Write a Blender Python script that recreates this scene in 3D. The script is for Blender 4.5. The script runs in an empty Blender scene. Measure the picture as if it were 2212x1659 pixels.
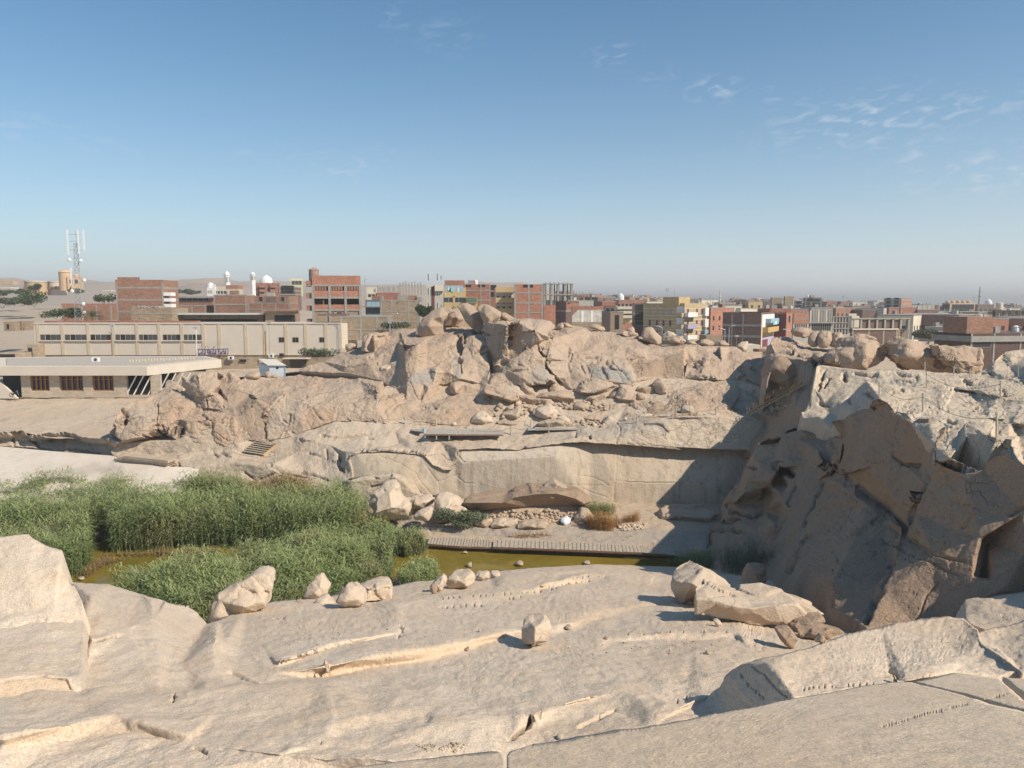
import bpy, math, random
import numpy as np
from mathutils import Vector, Matrix
from mathutils.geometry import delaunay_2d_cdt
random.seed(7); RNG = np.random.default_rng(7)
SC = bpy.context.scene
COL = SC.collection
FPX, CU, CV, HOR = 1670.0,1106.0,829.5,655.0      # photograph measured on a 2212 x 1659 grid
PITCH = math.atan((CV - HOR) / FPX)
cam_d = bpy.data.cameras.new('camera'); cam = bpy.data.objects.new('camera', cam_d); COL.objects.link(cam)
cam_d.sensor_width = 36.0; cam_d.lens = 36.0 * FPX / 2212.0
cam_d.clip_start = 0.1; cam_d.clip_end = 30000
cam.rotation_euler = (math.radians(90) - PITCH, 0,0); cam.location = (0,0,0)
SC.camera = cam
SUN_AZ, SUN_EL = 121.0,41.5          # azimuth clockwise from the view direction
world = bpy.data.worlds.new('World'); SC.world = world; world.use_nodes = True
wn = world.node_tree; wn.nodes.clear()
def wnode(t, **k):
 n = wn.nodes.new(t)
 for a, b in k.items(): setattr(n, a, b)
 return n
sky = wnode('ShaderNodeTexSky', sky_type='NISHITA', sun_disc=False)
sky.sun_elevation = math.radians(SUN_EL); sky.sun_rotation = math.radians(SUN_AZ)
sky.altitude = 0; sky.air_density = 1.0; sky.dust_density = 0.5; sky.ozone_density = 2.0
bg = wnode('ShaderNodeBackground'); bg.inputs[1].default_value = 0.1
out = wnode('ShaderNodeOutputWorld')
geo = wnode('ShaderNodeTexCoord')
def cloud_patch(u, v, su, sv, amt):
 x = (u - CU) / FPX; up = (CV - v) / FPX
 c, s = math.cos(PITCH), math.sin(PITCH)
 d = Vector((x, c + up * s, -s + up * c)).normalized()
 az = math.atan2(d.x, d.y); el = math.asin(d.z)
 return az, el, su / FPX, sv / FPX, amt
PATCHES = [cloud_patch(*p) for p in [(1860,265,150,45,1.0),(2000,245,150,30,.8),(2130,375,130,45,1.0),(1960,330,90,35,.6),(1540,195,50,22,.8),
 (1325,118,40,24,.6),(1670,205,30,18,.45),(735,362,70,28,.7),(835,335,50,16,.55),(640,345,50,25,.4),(965,75,60,30,.4),(850,40,40,30,.3),
 (60,275,110,22,.45),(230,315,60,14,.4),(1740,275,80,25,.5),(1430,165,40,20,.3),(520,335,40,12,.3)]]
sep = wnode('ShaderNodeSeparateXYZ'); wn.links.new(geo.outputs['Generated'], sep.inputs[0])
def wmath(op, a, b=None, clamp=False):
 n = wnode('ShaderNodeMath', operation=op, use_clamp=clamp)
 for i, v in enumerate((a, b)):
  if v is None: continue
  if isinstance(v, (int, float)): n.inputs[i].default_value = v
  else: wn.links.new(v, n.inputs[i])
 return n.outputs[0]
az_o = wmath('ARCTAN2', sep.outputs[0], sep.outputs[1]); el_o = wmath('ARCSINE', sep.outputs[2])
tot = None
for (a, e, sa, se, amt) in PATCHES:
 dx = wmath('DIVIDE', wmath('SUBTRACT', az_o, a), sa); dy = wmath('DIVIDE', wmath('SUBTRACT', el_o, e), se)
 r2 = wmath('ADD', wmath('MULTIPLY', dx, dx), wmath('MULTIPLY', dy, dy))
 g = wmath('MULTIPLY', wmath('POWER', 2.718, wmath('MULTIPLY', r2,-1.0)), amt)
 tot = g if tot is None else wmath('MAXIMUM', tot, g)
comb = wnode('ShaderNodeCombineXYZ'); wn.links.new(wmath('MULTIPLY', az_o, 44.0), comb.inputs[0]); wn.links.new(wmath('MULTIPLY', wmath('ADD', el_o, wmath('MULTIPLY', az_o, -0.10)),125.0), comb.inputs[1])
cn = wnode('ShaderNodeTexNoise'); cn.inputs['Scale'].default_value = 1.0; cn.inputs['Detail'].default_value = 6; cn.inputs['Distortion'].default_value = 0.6
wn.links.new(comb.outputs[0], cn.inputs['Vector'])
ramp = wnode('ShaderNodeMapRange'); ramp.inputs[1].default_value = 0.5; ramp.inputs[2].default_value = 0.72; wn.links.new(cn.outputs[0], ramp.inputs[0])
fac = wmath('MULTIPLY', ramp.outputs[0], wmath('MULTIPLY', tot, 0.62), clamp=True)
mixc = wnode('ShaderNodeMix', data_type='RGBA'); wn.links.new(fac, mixc.inputs[0]); mixc.inputs[7].default_value = (6.0,6.5,7.2,1)
hzf = wmath('MULTIPLY', wmath('POWER', 2.718, wmath('MULTIPLY', wmath('MAXIMUM', el_o, 0.0),-9.0)),0.9)
mixh = wnode('ShaderNodeMix', data_type='RGBA'); wn.links.new(hzf, mixh.inputs[0]); mixh.inputs[7].default_value = (8.3,8.0,8.4,1)
tint = wnode('ShaderNodeMix', data_type='RGBA', blend_type='MULTIPLY'); tint.inputs[0].default_value = 1.0; tint.inputs[7].default_value = (.56,.92,1.03,1); wn.links.new(sky.outputs[0], tint.inputs[6])
wn.links.new(tint.outputs[2], mixh.inputs[6]); wn.links.new(mixh.outputs[2], mixc.inputs[6])
wn.links.new(mixc.outputs[2], bg.inputs[0]); wn.links.new(bg.outputs[0], out.inputs[0])
sun_d = bpy.data.lights.new('sun', 'SUN'); sun_d.energy = 5.0; sun_d.angle = math.radians(0.53); sun_d.color = (1.0,0.89,0.74)
sun = bpy.data.objects.new('sun', sun_d); COL.objects.link(sun)
_a, _e = math.radians(SUN_AZ), math.radians(SUN_EL)
sdir = Vector((math.sin(_a) * math.cos(_e), math.cos(_a) * math.cos(_e), math.sin(_e)))
sun.rotation_euler = sdir.to_track_quat('Z', 'Y').to_euler(); sun.location = sdir * 200
vs = SC.view_settings; vs.view_transform = 'Standard'; vs.look = 'None'; vs.exposure = 0.2; vs.gamma = 1.0; vs.use_curve_mapping = False
SC.cycles.max_bounces = 5; SC.cycles.diffuse_bounces = 3; SC.cycles.glossy_bounces = 2; SC.cycles.transmission_bounces = 2
SC.cycles.volume_bounces = 0
CP, SP = math.cos(PITCH), math.sin(PITCH)
def ray(u, v):
 x = (u - CU) / FPX; up = (CV - v) / FPX
 return Vector((x, CP + up * SP, -SP + up * CP))
def P(u, v, d):
 """a point seen at (u, v): d > 0 is its distance along Y, d < 0 its height"""
 r = ray(u, v)
 return r * (d / r.y) if d > 0 else r * (d / r.z)
def plane_d(u, v, a, b):
 r = ray(u, v); t = a / (r.z - b * r.y)
 return t * r.y
def FG(u, v, h=0.0): return (u, v, plane_d(u, v, -5.04 + h, -0.264))
def NS(u, v, h=0.0): return (u, v, plane_d(u, v, -1.6 + h, -0.4))
def uv_of(p):
 """array (n,3) of points -> image coordinates"""
 x, y, z = p[:, 0], p[:, 1], p[:, 2]
 f = y * CP - z * SP; f = np.maximum(f, 0.5); w = y * SP + z * CP
 return np.stack([CU + FPX * x / f, CV - FPX * w / f],1)
def crop(x0, y0, wsrc):
 k = wsrc / 2212.0 * 0.540039
 def f(x, y, *d):
  u, v = x0 * 0.540039 + x * k, y0 * 0.540039 + y * k
  if not d: return (u, v)
  if callable(d[0]): return d[0](u, v, *d[1:])
  return (u, v, d[0])
 return f
A1 = crop(0,880,1024); A2 = crop(900,1000,1024); A3 = crop(1600,1050,1024); A4 = crop(2400,1050,1024); A5 = crop(3072,1050,1024)
B1 = crop(0,1600,1024); B2 = crop(900,1600,1024); B3 = crop(1700,1600,1024); B4 = crop(2500,1600,1024); B5 = crop(3072,1500,1024)
C1 = crop(0,2100,1296); C2 = crop(1100,2100,1296); C3 = crop(2100,2100,1296); C4 = crop(2800,2100,1296)
D1 = crop(1600,1200,640); D2 = crop(2160,1280,640); D5 = crop(400,1400,640); D6 = crop(2700,1100,640); D7 = crop(3400,1600,696)
UV = lambda u, v, *d: (u, v) + tuple(d)
def _h(ix, iy, iz, s):
 n = (ix * 374761393 + iy * 668265263 + iz * 2147483647 + s * 1274126177) & 0xffffffff
 n = ((n ^ (n >> 13)) * 1274126177) & 0xffffffff
 n = ((n ^ (n >> 16)) * 2246822519) & 0xffffffff
 return ((n ^ (n >> 13)) & 0xffffff) / float(0xffffff)
def vnoise(p, s=0):
 i = np.floor(p).astype(np.int64); f = p - i; f = f * f * f * (f * (f * 6 - 15) + 10)
 x, y, z = i[:, 0], i[:, 1], i[:, 2]; r = 0
 for dx in (0,1):
  wx = f[:, 0] if dx else 1 - f[:, 0]
  for dy in (0,1):
   wy = f[:, 1] if dy else 1 - f[:, 1]
   for dz in (0,1):
    wz = f[:, 2] if dz else 1 - f[:, 2]
    r = r + _h(x + dx, y + dy, z + dz, s) * wx * wy * wz
 return r * 2 - 1
def fbm(p, sc, oct=4, s=0, gain=.5):
 r = 0; a = 1; t = 0
 for k in range(oct):
  r = r + a * vnoise(p * sc * (2.03 ** k) + 17.3 * k, s + k); t += a; a *= gain
 return r / t
def cells(p, sc, s=0):
 """F1, F2 and a random value of the nearest cell"""
 q = p * sc; i = np.floor(q).astype(np.int64); f = q - i
 n = len(p); F1 = np.full(n, 9.0); F2 = np.full(n, 9.0); cid = np.zeros(n)
 for dx in (-1,0,1):
  for dy in (-1,0,1):
   for dz in (-1,0,1):
    a, b, c = i[:, 0] + dx, i[:, 1] + dy, i[:, 2] + dz
    v = np.stack([_h(a, b, c, s) + dx, _h(a, b, c, s + 1) + dy, _h(a, b, c, s + 2) + dz],1) - f
    d = np.sqrt((v * v).sum(1)); r = _h(a, b, c, s + 3)
    near = d < F1
    F2 = np.where(near, F1, np.minimum(F2, d)); cid = np.where(near, r, cid); F1 = np.where(near, d, F1)
 return F1, F2, cid
def mesh_np(name, V, T, mat, parent=None, attrs=None, smooth=False):
 me = bpy.data.meshes.new(name)
 V = np.asarray(V, dtype=np.float32); T = np.asarray(T, dtype=np.int32)
 us_, iv_ = np.unique(T, return_inverse=True)
 if len(us_) < len(V): T = iv_.reshape(T.shape).astype(np.int32); V = V[us_]; attrs = {k: np.asarray(v)[us_] for k, v in (attrs or {}).items()}
 me.vertices.add(len(V)); me.vertices.foreach_set('co', V.ravel())
 k = T.shape[1]
 me.loops.add(T.size); me.loops.foreach_set('vertex_index', T.ravel())
 me.polygons.add(len(T)); me.polygons.foreach_set('loop_start', np.arange(0, T.size, k, dtype=np.int32))
 me.update(calc_edges=True)
 if smooth: me.polygons.foreach_set('use_smooth', np.ones(len(T), dtype=bool))
 for an, av in (attrs or {}).items():
  a = me.attributes.new(an, 'FLOAT', 'POINT'); a.data.foreach_set('value', np.asarray(av, dtype=np.float32))
 me.validate()
 me.materials.append(mat)
 o = bpy.data.objects.new(name, me); COL.objects.link(o)
 if parent is not None: o.parent = parent
 return o
def refine(V, T, Lf, iters=9):
 V = np.asarray(V, float); T = np.asarray(T, np.int64)
 for _ in range(iters):
  uv = uv_of(V)
  E = np.sort(np.stack([T[:, [0,1]], T[:, [1,2]], T[:, [2,0]]],1).reshape(-1,2),1)
  key = E[:, 0] * (len(V) + 1) + E[:, 1]
  uk, inv = np.unique(key, return_inverse=True)
  a, b = uk // (len(V) + 1), uk % (len(V) + 1)
  L = np.sqrt(((uv[a] - uv[b]) ** 2).sum(1)); w3 = np.sqrt(((V[a] - V[b]) ** 2).sum(1))
  M = (V[a] + V[b]) / 2
  dist = np.maximum(M[:, 1],5) / FPX
  big = (L > Lf((uv[a] + uv[b]) / 2)) | (w3 > 60 * dist)
  if not big.any(): break
  ids = np.full(len(uk),-1); ids[big] = len(V) + np.arange(big.sum())
  V = np.concatenate([V, M[big]])
  m = ids[inv].reshape(-1,3); f = m >= 0; n = f.sum(1); out = [T[n == 0]]
  t, q = T[n == 3], m[n == 3]
  out += [np.stack([t[:, 0], q[:, 0], q[:, 2]],1), np.stack([q[:, 0], t[:, 1], q[:, 1]],1), np.stack([q[:, 2], q[:, 1], t[:, 2]],1), q]
  for k in range(3):
   s = (n == 1) & f[:, k]; t, q = np.roll(T[s],-k, 1), m[s][:, k]
   out += [np.stack([t[:, 0], q, t[:, 2]],1), np.stack([q, t[:, 1], t[:, 2]],1)]
   s = (n == 2) & ~f[:, k]; t = np.roll(T[s],-k, 1); q = np.roll(m[s],-k, 1)
   out += [np.stack([t[:, 2], q[:, 2], q[:, 1]],1), np.stack([t[:, 0], t[:, 1], q[:, 1]],1), np.stack([t[:, 0], q[:, 1], q[:, 2]],1)]
  T = np.concatenate(out)
 return V, T
def topo(V, T):
 E = np.sort(np.stack([T[:, [0,1]], T[:, [1,2]], T[:, [2,0]]],1).reshape(-1,2),1)
 key = E[:, 0] * (len(V) + 1) + E[:, 1]
 uk, cnt = np.unique(key, return_counts=True)
 a, b = uk // (len(V) + 1), uk % (len(V) + 1)
 bd = np.zeros(len(V), bool); bd[a[cnt == 1]] = True; bd[b[cnt == 1]] = True
 return a, b, bd
def laplace(V, a, b, fix, n, lam=.5):
 for _ in range(n):
  S = np.zeros_like(V); c = np.zeros(len(V))
  for k in range(3):
   S[:, k] = np.bincount(a, V[b, k], len(V)) + np.bincount(b, V[a, k], len(V))
  c = np.bincount(a, minlength=len(V)) + np.bincount(b, minlength=len(V))
  N = S / np.maximum(c, 1)[:, None]
  V = np.where(fix[:, None], V, V + lam * (N - V))
 return V
def vnormals(V, T):
 fn = np.cross(V[T[:, 1]] - V[T[:, 0]], V[T[:, 2]] - V[T[:, 0]])
 N = np.zeros_like(V)
 for k in range(3):
  for c in range(3): N[:, c] += np.bincount(T[:, k], fn[:, c], len(V))
 return N / np.maximum(np.linalg.norm(N, axis=1),1e-9)[:, None]
def seg_dist(uv, line):
 d = np.full(len(uv),1e9)
 for (a, b) in zip(line[:-1], line[1:]):
  a = np.array(a[:2]); b = np.array(b[:2]); ab = b - a; L = max((ab ** 2).sum(),1e-9)
  t = np.clip(((uv - a) @ ab) / L, 0,1); q = a + t[:, None] * ab
  d = np.minimum(d, np.sqrt(((uv - q) ** 2).sum(1)))
 return d
def seg_near(uv, line, r):
 xs = [p[0] for p in line]; ys = [p[1] for p in line]
 idx = np.nonzero((uv[:, 0] > min(xs) - r) & (uv[:, 0] < max(xs) + r) & (uv[:, 1] > min(ys) - r) & (uv[:, 1] < max(ys) + r))[0]
 return idx, seg_dist(uv[idx], line) if len(idx) else np.zeros(0)
def in_poly(uv, poly):
 x, y = uv[:, 0], uv[:, 1]; r = np.zeros(len(uv), bool); n = len(poly)
 for i in range(n):
  x1, y1 = poly[i][:2]; x2, y2 = poly[(i + 1) % n][:2]
  if y1 == y2: continue
  c = ((y1 > y) != (y2 > y)) & (x < (x2 - x1) * (y - y1) / (y2 - y1) + x1)
  r ^= c
 return r
def triangulate(outline, creases=(), points=()):
 pts, key = [], {}
 def add(p):
  k = (round(p[0] / 1.5), round(p[1] / 1.5))
  if k not in key: key[k] = len(pts); pts.append(p)
  return key[k]
 ring = []
 for p in outline:
  i = add(p)
  if not ring or ring[-1] != i: ring.append(i)
 if ring[0] == ring[-1]: ring.pop()
 edges = [(ring[i], ring[(i + 1) % len(ring)]) for i in range(len(ring))]
 for c in creases:
  ids = [add(p) for p in c]
  edges += [(a, b) for a, b in zip(ids[:-1], ids[1:]) if a != b]
 for p in points: add(p)
 co, ed, fa, ov, oe, of = delaunay_2d_cdt([Vector((p[0], p[1])) for p in pts], edges, [],0,1e-4, True)
 src = [P(*p) for p in pts]; V = []
 for i, c in enumerate(co):
  if ov[i]: V.append(src[ov[i][0]])
  else:
   w = [(1 / ((p[0] - c[0]) ** 2 + (p[1] - c[1]) ** 2 + 1e-3), s.y) for p, s in zip(pts, src)]
   w.sort(reverse=True); w = w[:3]
   V.append(P(c[0], c[1], sum(a * b for a, b in w) / sum(a for a, b in w)))
 F = []
 cen = np.array([[sum(co[i][0] for i in f) / len(f), sum(co[i][1] for i in f) / len(f)] for f in fa])
 ok = in_poly(cen, [pts[i] for i in ring])
 for k, f in enumerate(fa):
  if ok[k]: F.append((f[0], f[2], f[1]) if Vector(co[f[1]] - co[f[0]]).cross(co[f[2]] - co[f[0]]) > 0 else tuple(f))
 V = np.array([tuple(v) for v in V]); T = np.array(F)
 ringv = [next(i for i in range(len(co)) if ov[i] and r in ov[i]) for r in ring]
 return V, T, ringv
def sheet(name, mat, outline, creases=(), points=(), L=5.0, smooth=2, amp=.15, sc=.5, octv=5, blocky=0, bsc=.25, cracks=(), holes=(), patches=(), skirt=(0,1.5,-5), parent=None, fine=None, strat=0, close=None, shade=False, zfloor=None, ridge=0, near=None):
 """a rock surface traced over its outline and creases, then subdivided, weathered and cracked"""
 V, T, ring = triangulate(outline, creases, points)
 hole_lines = []
 for (line, step, size, dep) in holes:
  acc = 0
  for a, b in zip(line[:-1], line[1:]):
   L2 = math.dist(a[:2], b[:2]); k = max(1, int(L2 / step))
   for j in range(k):
    t = (j + random.uniform(.2,.8)) / k
    if random.random() < .12: continue
    hole_lines.append((a[0] + (b[0] - a[0]) * t, a[1] + (b[1] - a[1]) * t, size * random.uniform(.45,.95), dep))
 H = np.array([[h[0], h[1], h[2], h[3]] for h in hole_lines]) if hole_lines else None
 def hole_d(uv):
  d = np.full(len(uv),1e9); dep = np.zeros(len(uv)); mr = H[:, 2].max() * 4
  idx = np.nonzero((uv[:, 0] > H[:, 0].min() - mr) & (uv[:, 0] < H[:, 0].max() + mr) & (uv[:, 1] > H[:, 1].min() - mr) & (uv[:, 1] < H[:, 1].max() + mr))[0]
  q = uv[idx]; dq = np.full(len(q),1e9); pq = np.zeros(len(q))
  for h in H:
   dd = np.sqrt(((q[:, 0] - h[0]) * 1.5) ** 2 + ((q[:, 1] - h[1]) * .7) ** 2) / h[2]
   s = dd < dq; dq[s] = dd[s]; pq[s] = h[3]
  d[idx] = dq; dep[idx] = pq
  return d, dep
 CR = [([c[:2] for c in cr[0]], cr[1], cr[2]) for cr in cracks]
 def Lf(uv):
  r = np.full(len(uv), L)
  for (ln, w, dp) in CR:
   i, d = seg_near(uv, ln, w * 1.6 + L * .5); j = i[d < w * 1.6 + L * .5]; r[j] = np.minimum(r[j], max(2.0, w * .8))
  if H is not None: r = np.where(hole_d(uv)[0] < 1.9,1.7, r)
  return r
 V, T = refine(V, T, Lf, 12)
 a, b, bd = topo(V, T)
 if smooth: V = laplace(V, a, b, bd, smooth)
 uv = uv_of(V); N = vnormals(V, T)
 disp = np.zeros(len(V)); warm = np.zeros(len(V)); grey = np.zeros(len(V)); dark = np.zeros(len(V))
 if amp: disp += amp * (1.1 * fbm(V, sc, octv, 3,.55) + .45 * fbm(V * np.array([1,1,1.8]), sc * 5,3,9,.6) + .16 * fbm(V, sc * 17,2,19))
 if ridge:
  disp -= ridge * np.exp(-(np.abs(fbm(V * np.array([.6,.6,1.3]), sc * .8,3,33)) / .05))
 if strat:
  zz = V[:, 2] + 1.5 * fbm(V, .12,3,5)
  disp += strat * (np.abs(((zz * .9) % 1.0) - .5) * 2 - .5)
 if blocky:
  W = V + 1.2 * np.stack([fbm(V, bsc * 1.3,2, k) for k in (40,50,60)],1)
  F1, F2, cid = cells(W, bsc, 11)
  disp += blocky * ((cid - .5) * 1.3) - blocky * .8 * np.exp(-((F2 - F1) / .035) ** 2)
  F1, F2, cid = cells(W, bsc * 3.1,23)
  disp += blocky * .33 * ((cid - .5)) - blocky * .3 * np.exp(-((F2 - F1) / .05) ** 2)
 if near: disp *= np.clip((V[:, 1] - near * .35) / (near * .65),.3,1)
 wob = np.stack([fbm(V, 1.1 * 60 / np.maximum(V[:, 1].mean(),20),2,71), fbm(V, 1.1 * 60 / np.maximum(V[:, 1].mean(),20),2,81)],1) * 5
 for (ln, w, dp) in CR:
  i, d = seg_near(uv + wob * min(1, w * .4), ln, w * 3); disp[i] -= dp * np.exp(-(d / w) ** 2)
  if dp >= .1: dark[i] = np.maximum(dark[i], min(.6, dp * 1.6) * np.exp(-(d / (w * .8)) ** 2))
 if H is not None:
  hd, hp = hole_d(uv); disp -= .2 * hp * np.exp(-hd ** 4); dark = np.maximum(dark, .7 * np.exp(-(hd * 1.15) ** 4))
 for (poly, kind, amt) in patches:
  if len(poly) > 2 and kind[0] == '*': m = in_poly(uv + wob * 1.6, poly) * amt; kind = kind[1:]
  else: m = np.zeros(len(V)); m = amt * np.exp(-(seg_dist(uv + wob * 2, poly) / 12.0) ** 2)
  if kind == 'warm': warm = np.maximum(warm, m)
  if kind == 'grey': grey = np.maximum(grey, m)
  if kind == 'dark': dark = np.maximum(dark, m)
 V = V + N * disp[:, None]
 if zfloor is not None: V[:, 2] = np.maximum(V[:, 2], zfloor)
 if skirt is not None:
  E = np.stack([T[:, [0,1]], T[:, [1,2]], T[:, [2,0]]],1).reshape(-1,2); Es = np.sort(E, 1)
  key = Es[:, 0] * (len(V) + 1) + Es[:, 1]; uk, ix, cnt = np.unique(key, return_index=True, return_counts=True)
  BE = E[ix[cnt == 1]]; bv = np.unique(BE); n0 = len(V); mp = np.zeros(n0, np.int64); mp[bv] = n0 + np.arange(len(bv))
  sk = np.array(skirt) * 1.0; S = V[bv] + sk
  V = np.concatenate([V, S]); T = np.concatenate([T, np.stack([BE[:, 1], BE[:, 0], mp[BE[:, 0]]],1), np.stack([BE[:, 1], mp[BE[:, 0]], mp[BE[:, 1]]],1)])
  warm, grey, dark = [np.concatenate([q, q[bv]]) for q in (warm, grey, dark)]
  a, b, bd = topo(V, T)
 for _ in range(2 if patches else 0):
  for arr in (warm, grey):
   s = np.bincount(a, arr[b], len(V)) + np.bincount(b, arr[a], len(V)); c = np.bincount(a, minlength=len(V)) + np.bincount(b, minlength=len(V))
   arr[:] = .5 * arr + .5 * s / np.maximum(c, 1)
 return mesh_np(name, V, T, mat, parent, dict(warm=warm, grey=grey, dark=dark), smooth=shade)
def tag(o, label=None, cat=None, group=None, kind=None):
 if label: o['label'] = label
 if cat: o['category'] = cat
 if group: o['group'] = group
 if kind: o['kind'] = kind
 return o
def struct(o): o['kind'] = 'structure'; return o
def empty(name, loc=(0,0,0), rz=0.0):
 e = bpy.data.objects.new(name, None); COL.objects.link(e); e.location = loc; e.rotation_euler = (0,0, rz); e.empty_display_size = .3
 return e
MATS = {}
def mat_new(name):
 m = bpy.data.materials.new(name); m.use_nodes = True; nt = m.node_tree
 b = nt.nodes['Principled BSDF']; b.inputs['Roughness'].default_value = .9
 b.inputs['Specular IOR Level'].default_value = .25
 return m, nt, b
def N_(nt, t, **k):
 n = nt.nodes.new(t)
 for a, b in k.items(): setattr(n, a, b)
 return n
def noise(nt, vec, scale, detail=4, rough=.55, dist=0):
 n = N_(nt, 'ShaderNodeTexNoise'); n.inputs['Scale'].default_value = scale; n.inputs['Detail'].default_value = detail
 n.inputs['Roughness'].default_value = rough; n.inputs['Distortion'].default_value = dist
 nt.links.new(vec, n.inputs['Vector']); return n.outputs[0]
def maprange(nt, v, a, b, c=0., d=1.):
 n = N_(nt, 'ShaderNodeMapRange'); n.inputs[1].default_value = a; n.inputs[2].default_value = b; n.inputs[3].default_value = c; n.inputs[4].default_value = d
 nt.links.new(v, n.inputs[0]); return n.outputs[0]
def mixc_(nt, f, a, b, blend='MIX'):
 n = N_(nt, 'ShaderNodeMix', data_type='RGBA', blend_type=blend)
 for i, v in ((0, f),(6, a),(7, b)):
  if isinstance(v, (int, float)): n.inputs[i].default_value = v
  elif isinstance(v, tuple): n.inputs[i].default_value = v + (1,) if len(v) == 3 else v
  else: nt.links.new(v, n.inputs[i])
 return n.outputs[2]
def math_(nt, op, a, b):
 n = N_(nt, 'ShaderNodeMath', operation=op)
 for i, v in enumerate((a, b)):
  if isinstance(v, (int, float)): n.inputs[i].default_value = v
  else: nt.links.new(v, n.inputs[i])
 return n.outputs[0]
def rock_mat(name, c1, c2, cwarm, scale=1.0, speck=.25, bump=.5, streak=0.0, cracks=.5, cgrey=(.30,.28,.25), stain=.5):
 """weathered granite: broad tone drift, crystal speckle, iron stain, hairline cracks; fine relief by bump"""
 m, nt, b = mat_new(name)
 tc = N_(nt, 'ShaderNodeTexCoord').outputs['Object']
 def sv(s): 
  n = N_(nt, 'ShaderNodeMapping'); n.inputs['Scale'].default_value = s; nt.links.new(tc, n.inputs[0]); return n.outputs[0]
 big = noise(nt, tc, .09 * scale, 5,.6,.4); med = noise(nt, tc, .55 * scale, 6,.62,.3); fin = noise(nt, tc, 5 * scale, 5,.7)
 col = mixc_(nt, maprange(nt, big, .35,.65), c1, c2)
 col = mixc_(nt, maprange(nt, med, .52,.72,0, stain), col, cwarm)
 at = {}
 for k in ('warm', 'grey', 'dark'):
  n = N_(nt, 'ShaderNodeAttribute', attribute_name=k); at[k] = n.outputs['Fac']
 col = mixc_(nt, math_(nt, 'MULTIPLY', at['warm'],.62), col, mixc_(nt, maprange(nt, fin, .3,.7), tuple(x * .8 for x in cwarm), tuple(min(1, x * 1.12) for x in cwarm)))
 col = mixc_(nt, at['grey'], col, mixc_(nt, maprange(nt, med, .3,.7), cgrey, tuple(x * 1.25 for x in cgrey)))
 gr = noise(nt, tc, 1.1 * scale, 8,.7,1.0)
 col = mixc_(nt, maprange(nt, gr, .54,.72,0,.32), col, tuple(x * .52 for x in c1))
 sp = noise(nt, tc, 14 * scale, 5,.85)
 col = mixc_(nt, speck, col, mixc_(nt, maprange(nt, sp, .38,.62),(.42,.40,.39),(1.42,1.4,1.38)), 'MULTIPLY')
 if streak:
  st = noise(nt, sv((1.3,1.3,.06)),1.0,6,.7,.1)
  col = mixc_(nt, maprange(nt, st, .5,.7,0, streak), col, (.25,.21,.16))
  st2 = noise(nt, sv((2.5,2.5,.1)),1.0,4,.7,.1)
  col = mixc_(nt, maprange(nt, st2,.55,.75,0, streak * .6), col, (.5,.48,.44))
 if cracks:
  vo = N_(nt, 'ShaderNodeTexVoronoi', feature='DISTANCE_TO_EDGE'); vo.inputs['Scale'].default_value = .35 * scale
  wv = N_(nt, 'ShaderNodeMix', data_type='VECTOR'); wv.inputs[0].default_value = .35
  nn = N_(nt, 'ShaderNodeTexNoise'); nn.inputs['Scale'].default_value = .8 * scale; nn.inputs['Detail'].default_value = 4; nt.links.new(tc, nn.inputs['Vector'])
  sc2 = N_(nt, 'ShaderNodeVectorMath', operation='MULTIPLY_ADD'); nt.links.new(nn.outputs['Color'], sc2.inputs[0]); sc2.inputs[1].default_value = (3,3,3); nt.links.new(sv((1,1,1.6)), sc2.inputs[2])
  nt.links.new(sc2.outputs[0], vo.inputs['Vector'])
  crk = maprange(nt, vo.outputs['Distance'],0,.018,1,0)
  brk = maprange(nt, noise(nt, tc, .3 * scale, 3),.5,.62)
  crk = math_(nt, 'MULTIPLY', crk, brk)
  col = mixc_(nt, math_(nt, 'MULTIPLY', crk, cracks), col, (.10,.08,.06))
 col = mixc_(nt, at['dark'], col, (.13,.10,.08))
 nt.links.new(col, b.inputs['Base Color'])
 h = math_(nt, 'ADD', math_(nt, 'MULTIPLY', med, .5), math_(nt, 'MULTIPLY', fin, .16))
 h = math_(nt, 'ADD', h, math_(nt, 'MULTIPLY', noise(nt, tc, 18 * scale, 3,.7),.035))
 if cracks: h = math_(nt, 'SUBTRACT', h, math_(nt, 'MULTIPLY', crk, .12))
 bp = N_(nt, 'ShaderNodeBump'); bp.inputs['Strength'].default_value = bump; bp.inputs['Distance'].default_value = .5 / scale
 nt.links.new(h, bp.inputs['Height']); nt.links.new(bp.outputs[0], b.inputs['Normal'])
 MATS[name] = m; return m
def plain(name, c, rough=.85, var=.15, scale=2.0, bump=0.0, spec=.25, metal=0.0):
 if name in MATS: return MATS[name]
 m, nt, b = mat_new(name)
 tc = N_(nt, 'ShaderNodeTexCoord').outputs['Object']
 n1 = noise(nt, tc, scale, 5,.65)
 nt.links.new(mixc_(nt, maprange(nt, n1,.3,.7), tuple(x * (1 - var) for x in c), tuple(min(1, x * (1 + var)) for x in c)), b.inputs['Base Color'])
 b.inputs['Roughness'].default_value = rough; b.inputs['Specular IOR Level'].default_value = spec; b.inputs['Metallic'].default_value = metal
 if bump:
  bp = N_(nt, 'ShaderNodeBump'); bp.inputs['Strength'].default_value = bump; bp.inputs['Distance'].default_value = .05; nt.links.new(noise(nt, tc, scale * 6,4), bp.inputs['Height']); nt.links.new(bp.outputs[0], b.inputs['Normal'])
 MATS[name] = m; return m
R_FORE = rock_mat('fore_granite', (.585,.465,.345),(.62,.515,.405),(.59,.43,.28),1.6, speck=.5, bump=.75, cracks=0, stain=.45)
R_SLAB = rock_mat('slab_granite', (.60,.475,.345),(.63,.52,.395),(.59,.44,.30),2.6, speck=.6, bump=.6, cracks=0, stain=.35)
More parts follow.
